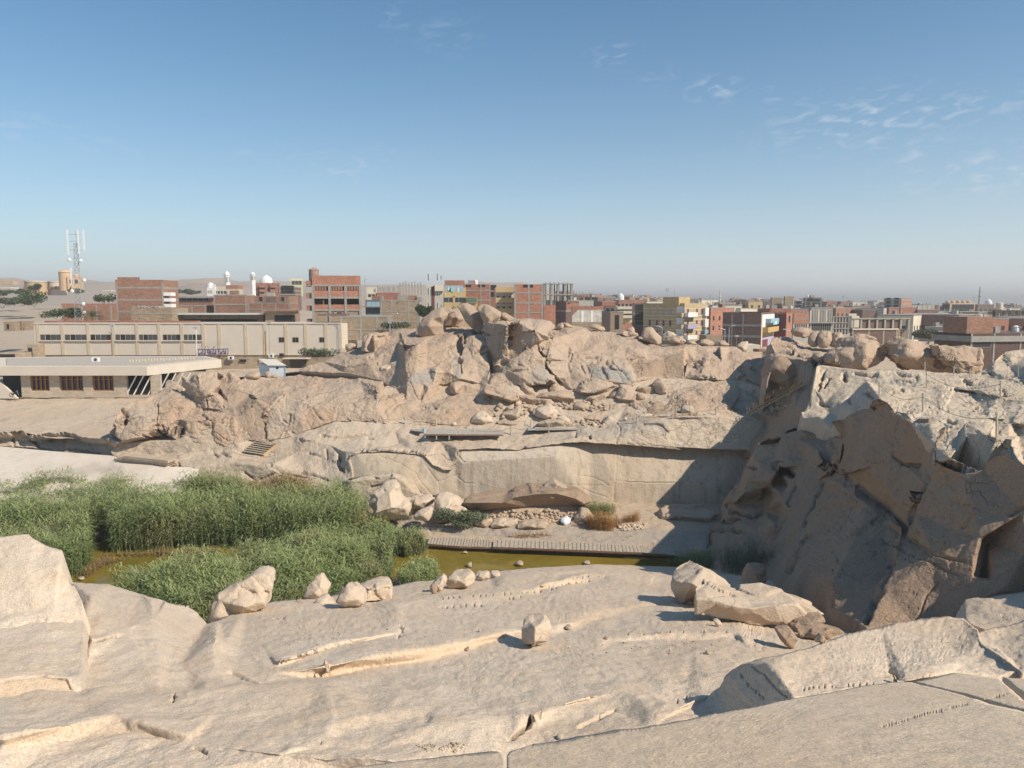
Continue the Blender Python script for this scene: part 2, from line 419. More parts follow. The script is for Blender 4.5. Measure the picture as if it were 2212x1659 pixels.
R_WALL = rock_mat('wall_granite', (.46,.37,.275),(.50,.43,.345),(.50,.37,.24),.9, speck=.4, bump=.5, streak=.85, cracks=.12, stain=.4)
R_TERR = rock_mat('terrace_granite', (.49,.385,.285),(.52,.43,.335),(.50,.36,.235),.8, speck=.4, bump=.9, cracks=.4, stain=.45)
R_HILL = rock_mat('hill_granite', (.455,.335,.24),(.455,.355,.27),(.45,.31,.205),.7, speck=.45, bump=1.0, cracks=.6, stain=.5)
R_CLIFF = rock_mat('cliff_granite', (.335,.24,.17),(.37,.275,.20),(.44,.27,.135),1.2, speck=.55, bump=1.0, cracks=.6, stain=.45)  # same granite as the sunlit rock, darkened: cliff shade is partly in this colour
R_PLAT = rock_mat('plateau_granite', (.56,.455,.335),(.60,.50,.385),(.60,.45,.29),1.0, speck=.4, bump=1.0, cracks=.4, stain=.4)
R_BOUL = rock_mat('boulder_granite', (.43,.33,.24),(.47,.38,.29),(.50,.36,.23),1.0, speck=.45, bump=.8, cracks=.3, stain=.5)
R_PALE = rock_mat('pale_boulder_granite', (.55,.44,.33),(.58,.48,.375),(.56,.40,.27),1.8, speck=.45, bump=.8, cracks=.2, stain=.4)
SAND = rock_mat('packed_sand', (.64,.555,.465),(.69,.61,.52),(.60,.49,.37),.8, speck=.3, bump=.3, cracks=0, stain=.8)
DIRT = rock_mat('dry_mud', (.45,.34,.24),(.49,.39,.29),(.44,.28,.17),1.2, speck=.4, bump=1.0, cracks=.3, stain=.7)
# ================================================================ THE GROUND: quarry terrain traced sheet by sheet
def F(c, *pts):
 """points of a crop on the foreground slope: (x, y, h)"""
 r = []
 for p in pts:
  u, v = c(p[0], p[1]); r.append(FG(u, v, p[2] * ((.22 if 480 < u < 1100 and v > 1510 else .6) if p[2] < .6 else 1) if len(p) > 2 else 0.0))
 return r
def Z(c, z, *pts): return [c(x, y, z) for x, y in pts]
fore_edge = [UV(150,1255,37.5), UV(206,1259,37.5), UV(240,1263,37), UV(300,1282,36), UV(326,1292,35.5), UV(354,1298,35), UV(400,1311,34.6), UV(411,1311,34.2), UV(430,1330,33.8), UV(447,1347,33.6),
 UV(470,1340,35), UV(530,1318,38), UV(590,1300,41), UV(650,1292,43), UV(720,1284,45.5), UV(790,1272,48), UV(840,1266,49.5), UV(880,1258,51.5), UV(940,1250,54), UV(1010,1240,58), UV(1060,1238,59), UV(1100,1231,62), UV(1160,1226,64.5), UV(1210,1223,66), UV(1270,1220,67.5), UV(1380,1221,68), UV(1470,1224,67.5), UV(1560,1232,66), UV(1640,1240,64)]
fore_out = [UV(-120,1750,13.4), UV(-120,1600,17), UV(-120,1450,22), UV(100,1400,24.5), UV(140,1320,31), *fore_edge, UV(1760,1262,55), UV(1860,1330,38), UV(1960,1400,26), UV(2150,1480,20), UV(2500,1520,20), UV(3300,1600,18.5), UV(3300,1750,13.6), UV(1100,1750,13.5)]
fc = [
 F(C2,(0,1050,-.1),(200,1035,-.25),(360,1020,-.4),(620,985,-.45),(860,955,-.4),(1100,918,-.35),(1290,858,-.3),(1480,800,-.25),(1640,760,-.2)) + F(C3,(170,760,-.15),(330,700,-.15),(480,640,-.1),(700,590,-.1),(1000,545,0)),
 F(C2,(0,1000,.05),(350,962,.25),(600,905,.3),(860,868,.35),(1100,830,.35),(1300,785,.3),(1600,728,.2)) + F(C3,(180,700,.2),(330,655,.2),(450,590,.2),(700,552,.15),(1000,535,.1)),
 F(C2,(0,930,.2),(90,915,.25),(200,880,.3),(330,842,.3),(500,790,.25),(760,740,.2),(860,700,.15),(1080,690,.1)),
 F(C2,(0,955,-.05),(120,935,-.08),(340,865,-.08),(520,812,-.05),(850,745,0)),
 F(C2,(830,540,.1),(1080,500,.15),(1280,478,.2),(1500,455,.25),(1700,435,.3),(1800,420,.35),(1900,385,.4),(2000,350,.45),(2130,332,.5)) + F(C3,(250,372,.55),(420,335,.55),(600,345,.4),(850,390,.2)),
 F(C2,(900,575,-.05),(1080,573,-.05),(1290,552,-.1),(1450,538,-.1),(1620,505,-.1),(1800,470,-.1),(2000,425,-.1),(2160,395,-.1)) + F(C3,(100,440,-.1),(260,415,-.1),(420,398,-.1),(600,420,-.05),(860,440,0)),
 F(C2,(1560,350,.3),(1700,330,.3),(1900,320,.3),(2212,285,.3)) + F(C3,(240,345,.1),(700,300,.3),(900,322,.3),(1060,340,.2)),
 F(C2,(430,1335,.3),(620,1310,.35),(800,1285,.35),(1080,1262,.3),(1400,1255,.2),(1650,1225,.15),(2000,1225,.1),(2212,1200,.1)),
 F(C2,(445,1412,-.25),(640,1385,-.3),(860,1350,-.3),(1040,1325,-.2)),
 F(C2,(900,1420,.1),(1060,1370,.3),(1200,1350,.35),(1500,1300,.35),(1700,1270,.3),(1760,1290,.3)),
 F(C2,(460,1510,-.2),(700,1525,-.25),(980,1480,-.3),(1200,1480,-.35),(1450,1450,-.35),(1600,1460,-.3),(1800,1380,-.2),(2100,1310,-.1),(2212,1280,-.1)),
 F(C2,(30,1565,.1),(120,1525,.3),(250,1478,.4),(330,1420,.45),(400,1335,.5),(432,1345,.5)),
 F(C2,(50,1575,-.1),(240,1530,-.1),(360,1525,-.1),(440,1520,-.1),(500,1535,.1),(640,1560,.25),(800,1600,.2)),
 F(C3,(480,900,.1),(700,880,.1),(900,860,.15),(1150,850,.2),(1540,845,.2),(1640,900,.1)),
 F(C3,(550,770,.05),(900,745,.25),(1300,735,.3),(1450,735,.3)), F(C3,(560,800,-.1),(900,790,-.1),(1200,800,-.1),(1450,780,-.05)),
 F(C3,(0,1240,.1),(250,1225,.2),(640,1130,.3),(900,1160,.2),(1080,1225,.1)), F(C3,(360,1370,-.1),(620,1270,-.1),(800,1180,.35),(850,1300,.3),(860,1375,.2)),
 F(C3,(880,1200,.4),(960,1195,.5),(1080,1228,.4),(1200,1165,.3),(1300,1140,.3)),
 F(C1,(560,770,.5),(560,1000,.2),(560,1250,.2),(800,1290,.35),(900,1330,.3),(1150,1400,.2),(1300,1430,.1)),
 F(C1,(0,1450,.3),(250,1400,.35),(560,1335,.35),(780,1290,.35)),
 F(C1,(0,1520,-.1),(300,1480,-.15),(560,1455,-.2),(880,1425,-.2),(1050,1440,-.2),(1200,1480,-.2),(1280,1495,-.15)),
 F(C1,(1030,500,.9),(1130,520,.8),(1050,640,.85),(870,700,.8),(620,790,.7)),
 F(C1,(900,700,.75),(1080,760,.6),(1180,830,.4),(1240,930,.2),(1290,1050,0),(1310,1125,-.05)),
 F(C1,(1480,745,.7),(1530,800,.4),(1480,960,.3),(1400,1040,.2),(1560,1090,.1),(1800,1080,0)),
 F(C1,(1530,800,.1),(1640,850,-.1),(1800,850,0),(2000,800,.1)),
 F(C1,(1100,1140,.05),(1400,1130,.3),(1700,1100,.3),(2000,1070,.3),(2212,1060,.2)),
 F(C1,(1120,1215,0),(1500,1275,0),(1800,1320,0),(2050,1300,0)),
 F(C1,(620,480,1.4),(600,540,1.2),(700,600,1.0),(560,700,.7)),
]
foreholes = [([C2(*p) for p in [(20,925),(90,915),(200,882),(330,842)]],11,3.0,.25),([C2(*p) for p in [(1080,572),(1160,570),(1290,552),(1430,542)]],13,3.0,.3),
 ([C2(*p) for p in [(1120,508),(1280,492),(1500,472),(1660,460),(1800,452),(1900,440),(2000,405),(2160,382)]],12,3.0,.3),
 ([C2(*p) for p in [(1580,498),(1650,490),(1720,475)]],10,3.0,.3),([C2(*p) for p in [(1770,425),(1900,402),(2000,370),(2130,352)]] + [C3(*p) for p in [(420,352),(600,368)]],12,2.8,.3),
 ([C3(*p) for p in [(90,425),(310,402),(420,388)]],12,2.8,.3),([C3(*p) for p in [(600,750),(900,740),(1100,735),(1400,732)]],20,2.6,.2),
 ([C2(*p) for p in [(230,1490),(340,1470)]],18,4.0,.3),([C2(*p) for p in [(1440,1380),(1450,1420)]],12,3.0,.15),([C3(*p) for p in [(1030,1190),(1110,1160)]],10,3,.3)]
forecracks = [([C2(*p) for p in [(1600,1450),(1700,1400),(1745,1370),(1760,1295)]],3.0,.3),([C1(*p) for p in [(1560,990),(1650,1020),(1780,1075)]],2,.12),([C1(*p) for p in [(620,787),(700,775),(795,750)]],2.2,.3),
 ([C1(*p) for p in [(1180,1210),(1190,1165)]],2.5,.3),([C2(*p) for p in [(2080,1370),(2212,1310)]],2,.15),([C3(*p) for p in [(385,1370),(500,1320),(610,1270)]],2,.15),
 ([C1(*p) for p in [(1320,1520),(1410,1555)]],2.5,.2),([C2(*p) for p in [(350,1010),(365,960)]],2,.2),([C2(*p) for p in [(835,770),(870,720),(850,690)]],2,.12),([C2(*p) for p in [(0,650),(60,645)]],2,.12)]
forepatch = [([C2(*p) for p in [(250,1025),(360,968),(620,905),(1000,845),(1300,790),(1600,730),(1640,755),(1290,860),(1100,922),(640,988),(360,1022)]], '*warm', .75),
 ([C3(*p) for p in [(170,760),(330,660),(450,590),(1000,535),(1000,550),(480,640),(330,705)]], '*warm', .6),
 ([C1(*p) for p in [(0,1450),(560,1335),(800,1290),(1150,1400),(1300,1430),(1270,1490),(880,1425),(560,1455),(0,1520)]], '*warm', .75),
 ([C1(*p) for p in [(900,700),(1080,760),(1180,830),(1250,930),(1310,1120),(1340,1130),(1330,1000),(1250,850),(1000,710)]], '*warm', .55),
 ([C2(*p) for p in [(440,1400),(450,1320),(1050,1265),(1050,1320)]], '*warm', .3),([C2(*p) for p in [(1600,1450),(1800,1380),(2212,1280),(2212,1400),(1700,1480)]], '*warm', .35),
 ([C1(*p) for p in [(560,440),(1040,640),(560,620),(500,500)]], '*warm', .25)]
o = struct(sheet('foreground_bedrock', R_FORE, fore_out, fc, [], L=6.5, smooth=6, amp=.13, sc=.28, octv=5, cracks=forecracks, holes=foreholes, patches=forepatch, skirt=(0,4,-9)))
lb_out = [UV(-100,1150,27.5), UV(0,1158,27), UV(10,1158,27), UV(62,1154,27), UV(72,1165,26.8), UV(100,1179,26.6), UV(133,1191,26.4), UV(137,1205,26.1), UV(143,1225,25.8), UV(148,1258,25.4), UV(160,1262,25.8), UV(178,1300,24.6), UV(182,1345,24), UV(176,1455,19.6), UV(174,1528,18.8), UV(80,1555,18), UV(0,1572,17.6), UV(-100,1590,17.2)]
lb_cr = [[UV(-100,1240,25.4), UV(0,1237,25.2), UV(60,1232,25.2), UV(130,1222,25.4), UV(143,1225,25.8)],
 [UV(-100,1345,23.6), UV(0,1330,24), UV(70,1318,24.2), UV(120,1300,24.5), UV(160,1298,24.7)],[UV(-100,1360,23.2), UV(0,1352,23.3), UV(100,1345,23.6), UV(182,1345,24)],
 [UV(-100,1480,18.3), UV(0,1468,18.7), UV(60,1462,19), UV(110,1460,19.2), UV(145,1463,19.3), UV(176,1455,19.6)],[UV(145,1463,19.3), UV(158,1495,19), UV(174,1528,18.8)]]
lb_p = [([C1(*p) for p in [(0,1070),(230,1030),(440,1050),(490,1130),(550,1200),(540,1240),(300,1300),(0,1370)]], '*warm', .9),([C1(*p) for p in [(440,1010),(550,1010),(550,1120),(480,1090)]], '*grey', .5),([C1(*p) for p in [(0,300),(440,280),(450,390),(0,420)]], '*warm', .25)]
struct(sheet('stepped_bedrock', R_FORE, lb_out, lb_cr, L=7, smooth=1, amp=.08, sc=.5, patches=lb_p, cracks=[([C1(*p) for p in [(0,700),(250,660),(500,655)]],2.2,.08),([C1(*p) for p in [(0,1070),(230,1032),(440,1052),(490,1130)]],2,.12)], skirt=(0,3,-8)))
def S(c, *pts): return [NS(*c(x, y), *(h,)) for x, y, h in [(p + (0.0,))[:3] for p in pts]]
slab_top = S(C2,(-200,1720),(150,1660),(500,1600),(800,1605),(1000,1590),(1300,1560),(1500,1545)) 
slabA = S(C2,(-100,1760)) + S(C2,(300,1690),(560,1640),(800,1610),(1000,1592),(1300,1562),(1520,1542),(1562,1560),(1566,1760))
slabB = S(C2,(1586,1760),(1582,1570),(1604,1535)) + S(C3,(60,1488),(200,1478),(400,1440),(640,1400),(860,1368),(1100,1322),(1290,1282),(1560,1240),(1840,1184)) + S(C4,(900,1142),(1100,1105),(1300,1078),(1420,1072),(1600,1112),(1800,1165),(1900,1196),(2050,1240),(2212,1285),(2400,1330),(4200,1800)) + [NS(2900,1740), NS(2900,1790), NS(1400,1800)]
slabC = S(C4,(1450,1068),(1560,1050),(1740,1015),(1850,1022),(2040,1046),(2110,1110),(2200,1190),(2420,1330),(2400,1310),(2212,1265),(2050,1222),(1890,1178),(1700,1130))
slabD = S(C4,(2065,1036),(2130,1080),(2300,1220),(2420,1310),(4150,1760),(4200,1300),(2460,1090),(2300,1060))
slabC = slabC[:8] + slabC[9:]
sh = [([C4(*p) for p in [(1240,1372),(1400,1340),(1560,1285),(1640,1275),(1760,1240),(1870,1215)]],5.5,3.4,.05)]
struct(sheet('bedrock_slab', R_SLAB, slabB, [],[], L=12, smooth=0, amp=.03, sc=.5, holes=sh, skirt=(0,.25,-2.2), patches=[([C4(*p) for p in [(1140,1370),(1250,1350),(1260,1385),(1150,1390)]], '*warm', .7)]))
struct(sheet('bedrock_slab', R_SLAB, slabA, [],[], L=12, smooth=0, amp=.03, sc=.5, skirt=(0,.2,-2.2)))
struct(sheet('bedrock_slab', R_SLAB, slabC, [],[], L=12, smooth=0, amp=.03, sc=.5, skirt=(0,.1,-2), holes=[([C4(*p) for p in [(1925,1205),(2000,1180),(2120,1150)]],5.5,3.2,.06)]))
struct(sheet('bedrock_slab', R_SLAB, slabD, [],[], L=12, smooth=0, amp=.03, sc=.5, skirt=(0,.1,-2)))
led_out = [C4(-20,1305,17.2), C4(0,1290,17.4), C4(40,1200,17.8), C4(75,1155,18), C4(130,1105,18), C4(180,1020,18), C4(260,962,17.9), C4(290,940,17.9), C4(400,912,17.7),
 C4(560,880,17.6), C4(700,840,18.4), C4(850,795,19.4), C4(990,745,20.6), C4(1130,714,21.6), C4(1240,700,22.2), C4(1350,666,23.2), C4(1500,640,24.2), C4(1680,626,25.2), C4(1800,640,24.6), C4(1900,720,21.5),
 C4(1920,800,20), C4(2040,850,19), C4(2130,930,18), C4(2190,1000,17.3), C4(2060,1034,17.2), C4(1850,1015,17.2), C4(1740,1008,17.2), C4(1560,1045,16.7), C4(1430,1068,16.2), C4(1290,1080,15.9), C4(1180,1095,15.7), C4(1000,1130,15.2), C4(800,1160,14.8), C4(640,1186,14.5), C4(400,1260,15.4), C4(150,1310,16.6)]
led_cr = [[C4(400,912,17.7), C4(470,960,16.5), C4(540,1035,15.6), C4(600,1110,15.0), C4(640,1186,14.5)],
 [C4(600,1085,15.3), C4(700,1075,15.6), C4(850,1065,15.8), C4(1000,1050,16.0), C4(1180,1040,16.3), C4(1300,1040,16.4)],
 [C4(1300,1020,16.9), C4(1400,1010,16.6), C4(1600,960,17.3), C4(1740,950,17.6)],[C4(1360,1060,16.3), C4(1400,1068,15.9), C4(1560,1035,16.5), C4(1730,985,17.3)],
 [C4(1740,905,18.4), C4(1850,850,19.2), C4(1920,845,19.3), C4(2020,920,18.2), C4(2100,1000,17.5)],[C4(1740,1000,17.3), C4(1800,960,17.8), C4(1900,960,17.9), C4(1990,1000,17.6)]]
led_h = [([C4(*p) for p in [(640,1130),(800,1112),(950,1098),(1100,1090),(1200,1080)]],11,4.5,.16),([C4(*p) for p in [(270,1010),(330,1090),(400,1150),(450,1195)]],7,5.0,.12)]
struct(sheet('bedrock_ledge', R_FORE, led_out, led_cr, L=7, smooth=1, amp=.07, sc=.7, holes=led_h, cracks=[([C4(*p) for p in [(360,965),(450,1040),(520,1110),(580,1180)]],2.2,.06),([C4(*p) for p in [(1300,1000),(1340,1030),(1340,1070)]],3,.15)], skirt=(0,.5,-4)))
blk = [C4(1740,640,26), C4(1790,550,27), C4(1810,508,27.3), C4(1900,500,27.6), C4(1990,488,28), C4(2212,410,30), C4(2450,340,32), C4(4200,300,32), C4(4200,700,24), C4(2450,700,24), C4(2212,740,22.5), C4(2080,770,22), C4(1900,700,23.5)]
blkc = [[C4(1810,508,27.3), C4(1960,500,26.6), C4(2060,506,26.3), C4(2212,500,26), C4(2450,480,25.5), C4(4200,480,25.5)],[C4(1820,640,25.2), C4(2000,660,24.4), C4(2212,660,23.8)]]
struct(sheet('bedrock_block', R_FORE, blk, blkc, L=7, smooth=1, amp=.08, sc=.6, skirt=(0,.5,-5)))
blk2 = [C4(1890,735,21.2), C4(1930,716,21.6), C4(2020,700,22), C4(2090,690,22.4), C4(2212,650,23), C4(2450,560,25), C4(4200,560,25), C4(4200,1300,16), C4(2450,1100,17.4), C4(2200,1010,17.1), C4(2110,940,17.6), C4(2000,880,18.6), C4(1920,820,19.6), C4(1895,780,20.4)]
blk2c = [[C4(1895,780,20.4), C4(1950,780,20.6), C4(2000,805,20.2), C4(2060,870,19.2), C4(2150,950,18)],[C4(2000,805,20.2), C4(2100,790,20.4), C4(2212,750,20.6), C4(2450,680,21)],[C4(1960,730,21.3), C4(2050,790,20.6)],[C4(2080,765,21), C4(2212,728,21.4)]]
struct(sheet('bedrock_block', R_FORE, blk2, blk2c, L=7, smooth=1, amp=.08, sc=.6, skirt=(0,.5,-4)))
fl_out = [UV(-300,1500,-24.4), UV(-300,1100,-24.2), UV(0,1080,-23.6), UV(250,1075,-23.5), UV(450,1060,-22.5), UV(640,1050,-22), UV(800,1048,-22.6), UV(880,1052,-23), UV(960,1060,-23.1), UV(1080,1062,-23.1), UV(1330,1075,-23.1), UV(1620,1080,-23.2), UV(1750,1100,-23), UV(1800,1250,-23.6), UV(1750,1400,-24.6), UV(900,1450,-25.2)]
shore = [UV(-300,1160,-24.1), UV(0,1150,-24.1), UV(250,1140,-24.1), UV(420,1130,-24.1), UV(560,1120,-24.05), UV(700,1125,-24.05), UV(800,1150,-24.05), UV(860,1168,-24.05), UV(930,1172,-24.05), UV(1010,1180,-24.05), UV(1060,1186,-24.05), UV(1180,1190,-24.05), UV(1300,1195,-24.05), UV(1400,1200,-24.05), UV(1520,1204,-24.05), UV(1600,1215,-24.05)]
deep = [UV(p[0], p[1] + 7,-24.5) for p in shore]
bank = [UV(780,1118,-23.5), UV(860,1130,-23.35), UV(920,1137,-23.25), UV(1000,1142,-23.3), UV(1100,1144,-23.2), UV(1250,1146,-23.2), UV(1340,1150,-23.2), UV(1500,1156,-23.2)]
bank2 = [UV(860,1150,-23.75), UV(930,1158,-23.7), UV(1060,1160,-23.65), UV(1200,1168,-23.6), UV(1400,1178,-23.6), UV(1530,1188,-23.6)]
bank1 = [UV(930,1149,-23.7), UV(985,1150,-23.65), UV(1040,1153,-23.65), UV(1110,1158,-23.6)]
mound = [[UV(880,1110,-23.1), UV(960,1112,-22.8), UV(1040,1108,-22.2), UV(1100,1096,-21.7), UV(1180,1092,-21.5), UV(1260,1092,-21.6), UV(1300,1100,-22.2), UV(1340,1122,-22.9)],[UV(1040,1128,-23.1), UV(1120,1128,-22.9), UV(1200,1125,-22.8), UV(1270,1128,-22.9), UV(1330,1138,-23.1), UV(1420,1128,-22.9)]]
struct(sheet('pit_floor', DIRT, fl_out, [shore, deep, bank, bank2, bank1] + mound, L=6, smooth=1, amp=.16, sc=.5, skirt=None,
 patches=[([UV(780,1112), UV(950,1125), UV(1100,1138), UV(1400,1140), UV(1560,1150), UV(1560,1186), UV(1200,1166), UV(860,1146)], '*grey', .55)]))
m, nt, b = mat_new('pool_water')
tc = N_(nt, 'ShaderNodeTexCoord').outputs['Object']
n1 = noise(nt, tc, .12,6,.65,1.2); n2 = noise(nt, tc, .9,5,.7,.8)
c = mixc_(nt, maprange(nt, n1,.36,.62),(.22,.155,.022),(.15,.115,.02)); c = mixc_(nt, maprange(nt, n2,.5,.68,0,.5), c, (.25,.19,.05))
nt.links.new(c, b.inputs['Base Color']); b.inputs['Roughness'].default_value = .05; b.inputs['IOR'].default_value = 1.33; b.inputs['Specular IOR Level'].default_value = .6
bp = N_(nt, 'ShaderNodeBump'); bp.inputs['Strength'].default_value = .12; bp.inputs['Distance'].default_value = .05; nt.links.new(noise(nt, tc, 2.2,4), bp.inputs['Height']); nt.links.new(bp.outputs[0], b.inputs['Normal'])
WATER = m
struct(mesh_np('pool_water', [(-75,50,-24.2),(34,50,-24.2),(34,84,-24.2),(-75,88,-24.2)],[(0,1,2,3)], WATER))
w_top = [B2(1040,440,88.8), B2(1120,446,88.3), B2(1170,452,88.4), B2(1400,448,88.4), B2(1650,462,88.2), B2(1720,480,88), B2(1800,560,87.6), B2(1900,608,87.4), B2(1985,560,87.8), B3(290,440,88.2), B3(300,420,88.6), B3(600,430,88.9), B3(800,425,89), B3(1000,385,89.4), B3(1200,362,90), B3(1450,364,90.6), B3(1700,370,90.9), B3(2212,418,91.0), B4(400,392,91.0), B4(700,412,91.0), B4(1050,424,91.0), B4(1500,440,90.2), B4(1900,470,90)]
w_bot = [B4(1900,960,87.8), B4(900,945,87.8), B4(560,935,87.8), B4(0,915,87.6), B3(1650,915,87.6), B3(1400,905,87.5), B3(900,880,87.3), B3(640,862,87.2), B3(300,856,87.1), B3(100,850,87), B2(1860,835,86.8), B2(1700,808,86.5), B2(1640,740,86.4), B2(1560,690,86.4), B2(1450,640,86.6), B2(1200,655,86.9), B2(1030,700,87.4)]
w_cr = [[B3(290,500,87.9), B3(330,522,87.75), B3(600,500,87.8), B3(900,485,87.9), B3(1120,470,88.1)],[B3(330,530,87.5), B3(600,508,87.55), B3(900,495,87.7), B3(1120,480,88.0)],
 [B2(1170,475,88.0), B2(1450,475,88.0), B2(1640,500,87.7), B2(1700,620,87.2), B2(1790,760,86.7), B2(1860,835,86.8)],[B2(1170,475,88.0), B2(1190,560,87.4), B2(1200,655,86.9)],
 [B3(1650,690,88.2), B3(1700,700,88.2), B3(2200,712,88.3), B4(400,705,88.3), B4(800,745,88.3)]]
w_crk = [([B3(*p) for p in [(300,425),(285,480),(330,525)]],2.5,.35),([B3(*p) for p in [(330,527),(600,505),(900,490),(1120,475)]],1.8,.18),([B3(*p) for p in [(1650,350),(1660,500),(1645,700),(1630,900)]],1.8,.1),
 ([B3(*p) for p in [(1650,685),(1800,712),(2212,715)]] + [B4(*p) for p in [(300,715),(550,710),(780,745)]],1.7,.15),([B3(*p) for p in [(1300,650),(1420,665),(1530,705),(1590,735),(1350,735),(1240,738)]],1.7,.12),
 ([B3(*p) for p in [(0,560),(60,640),(110,705),(300,640)]],1.7,.15),([B3(*p) for p in [(110,700),(130,790),(150,830)]],1.7,.12),([B3(*p) for p in [(290,660),(350,715),(430,715)]],1.6,.12),
 ([B3(*p) for p in [(1350,765),(1450,800),(1560,835)]],1.7,.15),([B3(*p) for p in [(600,815),(660,830),(680,860)]],1.7,.15),([B2(*p) for p in [(1640,620),(1690,700),(1760,790)]],1.6,.12),([B2(*p) for p in [(1330,480),(1500,540),(1640,640)]],1.6,.08)]
w_crk = [(l, max(1.5, w * .8), d * .45) for l, w, d in w_crk]
w_pat = [([B2(*p) for p in [(1170,460),(1640,490),(1780,760),(1640,700),(1450,620),(1200,640)]], '*warm', .5),([B3(*p) for p in [(1640,350),(1640,900)]], 'warm', .5),([B3(*p) for p in [(300,850),(1000,860),(1650,890),(1650,860),(1000,830),(300,820)]], '*warm', .6),([B3(*p) for p in [(480,680),(540,740),(500,780),(440,740)]], '*grey', .7),([B3(*p) for p in [(1400,780),(1540,830),(1480,850),(1380,800)]], '*grey', .8)]
struct(sheet('quarry_wall', R_WALL, w_top + w_bot, w_cr, L=4, smooth=14, amp=.05, sc=.35, cracks=w_crk, patches=w_pat, skirt=(0,1.0,-.2)))
sh_top = [B3(1480,905,87.6), B3(1650,908,87.6), B4(0,905,87.6), B4(560,935,87.7), B4(900,950,87.7)]
struct(sheet('wall_foot', R_WALL, [B2(1540,850,86.6), B2(1860,832,86.6), B3(100,848,86.9), B3(300,850,87), B3(650,852,87)] + sh_top + [B4(900,1120,85), B4(0,1075,85), B3(1800,1060,85), B3(1450,1000,85.3), B3(1000,970,85.5), B3(400,980,85), B3(0,1000,85), B2(1600,920,85.6)],
 [[B3(0,862,86.0), B3(300,868,86.0), B3(650,880,86.2), B3(1480,925,86.6), B4(0,932,86.8), B4(560,960,86.9)],[B3(0,905,85.9), B3(650,920,86.1), B3(1500,990,86.0), B4(560,1060,86)]], L=4, smooth=1, amp=.1, sc=.6, cracks=[([B3(*p) for p in [(1640,905),(2212,930)]],1.8,.15)]))
T_front = [B2(1060,690,86.8), B2(1110,672,86.8), B2(1100,600,87.3), B2(1075,520,87.8), B2(1080,470,88.0), B2(1150,455,88.1), B2(1170,450,88.1), B2(1400,447,88.1), B2(1650,461,87.9), B2(1720,478,87.7), B2(1800,558,87.3), B2(1900,607,87.1), B2(1960,600,87.1), B2(1990,555,87.5), B3(240,600,87.2), B3(275,530,87.7), B3(295,425,88.2), B3(520,420,88.5), B3(800,425,88.6), B3(1000,388,88.9), B3(1200,366,89.1), B3(1450,371,89.1), B3(1700,382,89.1), B3(2212,430,89.1), B4(400,402,89.1), B4(700,422,89.1), B4(1050,432,89.1)]
T_right = [B4(1300,440,89.5), B4(1700,380,90), B4(1700,200,92), B4(1500,60,94), B4(1300,-60,97)]
T_back = [A4(1200,1020,103), A4(700,1000,105), A3(1800,1000,104), A3(1200,1010,106), A3(700,1000,107), D1(560,1180,106), A2(1300,1200,105), A2(1000,1200,108), A2(400,1350,100), A2(0,1500,97.5), B1(1500,350,97.5), B1(1000,380,99.5)]
T_left = [B1(950,440,99), B1(980,490,97.8), B1(1060,520,96.5), B1(1280,560,95), B1(1380,572,94.3), B1(1480,600,93.3), B1(1560,625,92), B1(1640,660,90.5), B1(1600,720,90), B1(1500,760,90)]
T_bot = [B1(1700,800,89.5), B2(100,830,88.6), B2(250,850,88.2), B2(560,850,87.6), B2(850,790,87.2), B2(1000,770,86.8)]
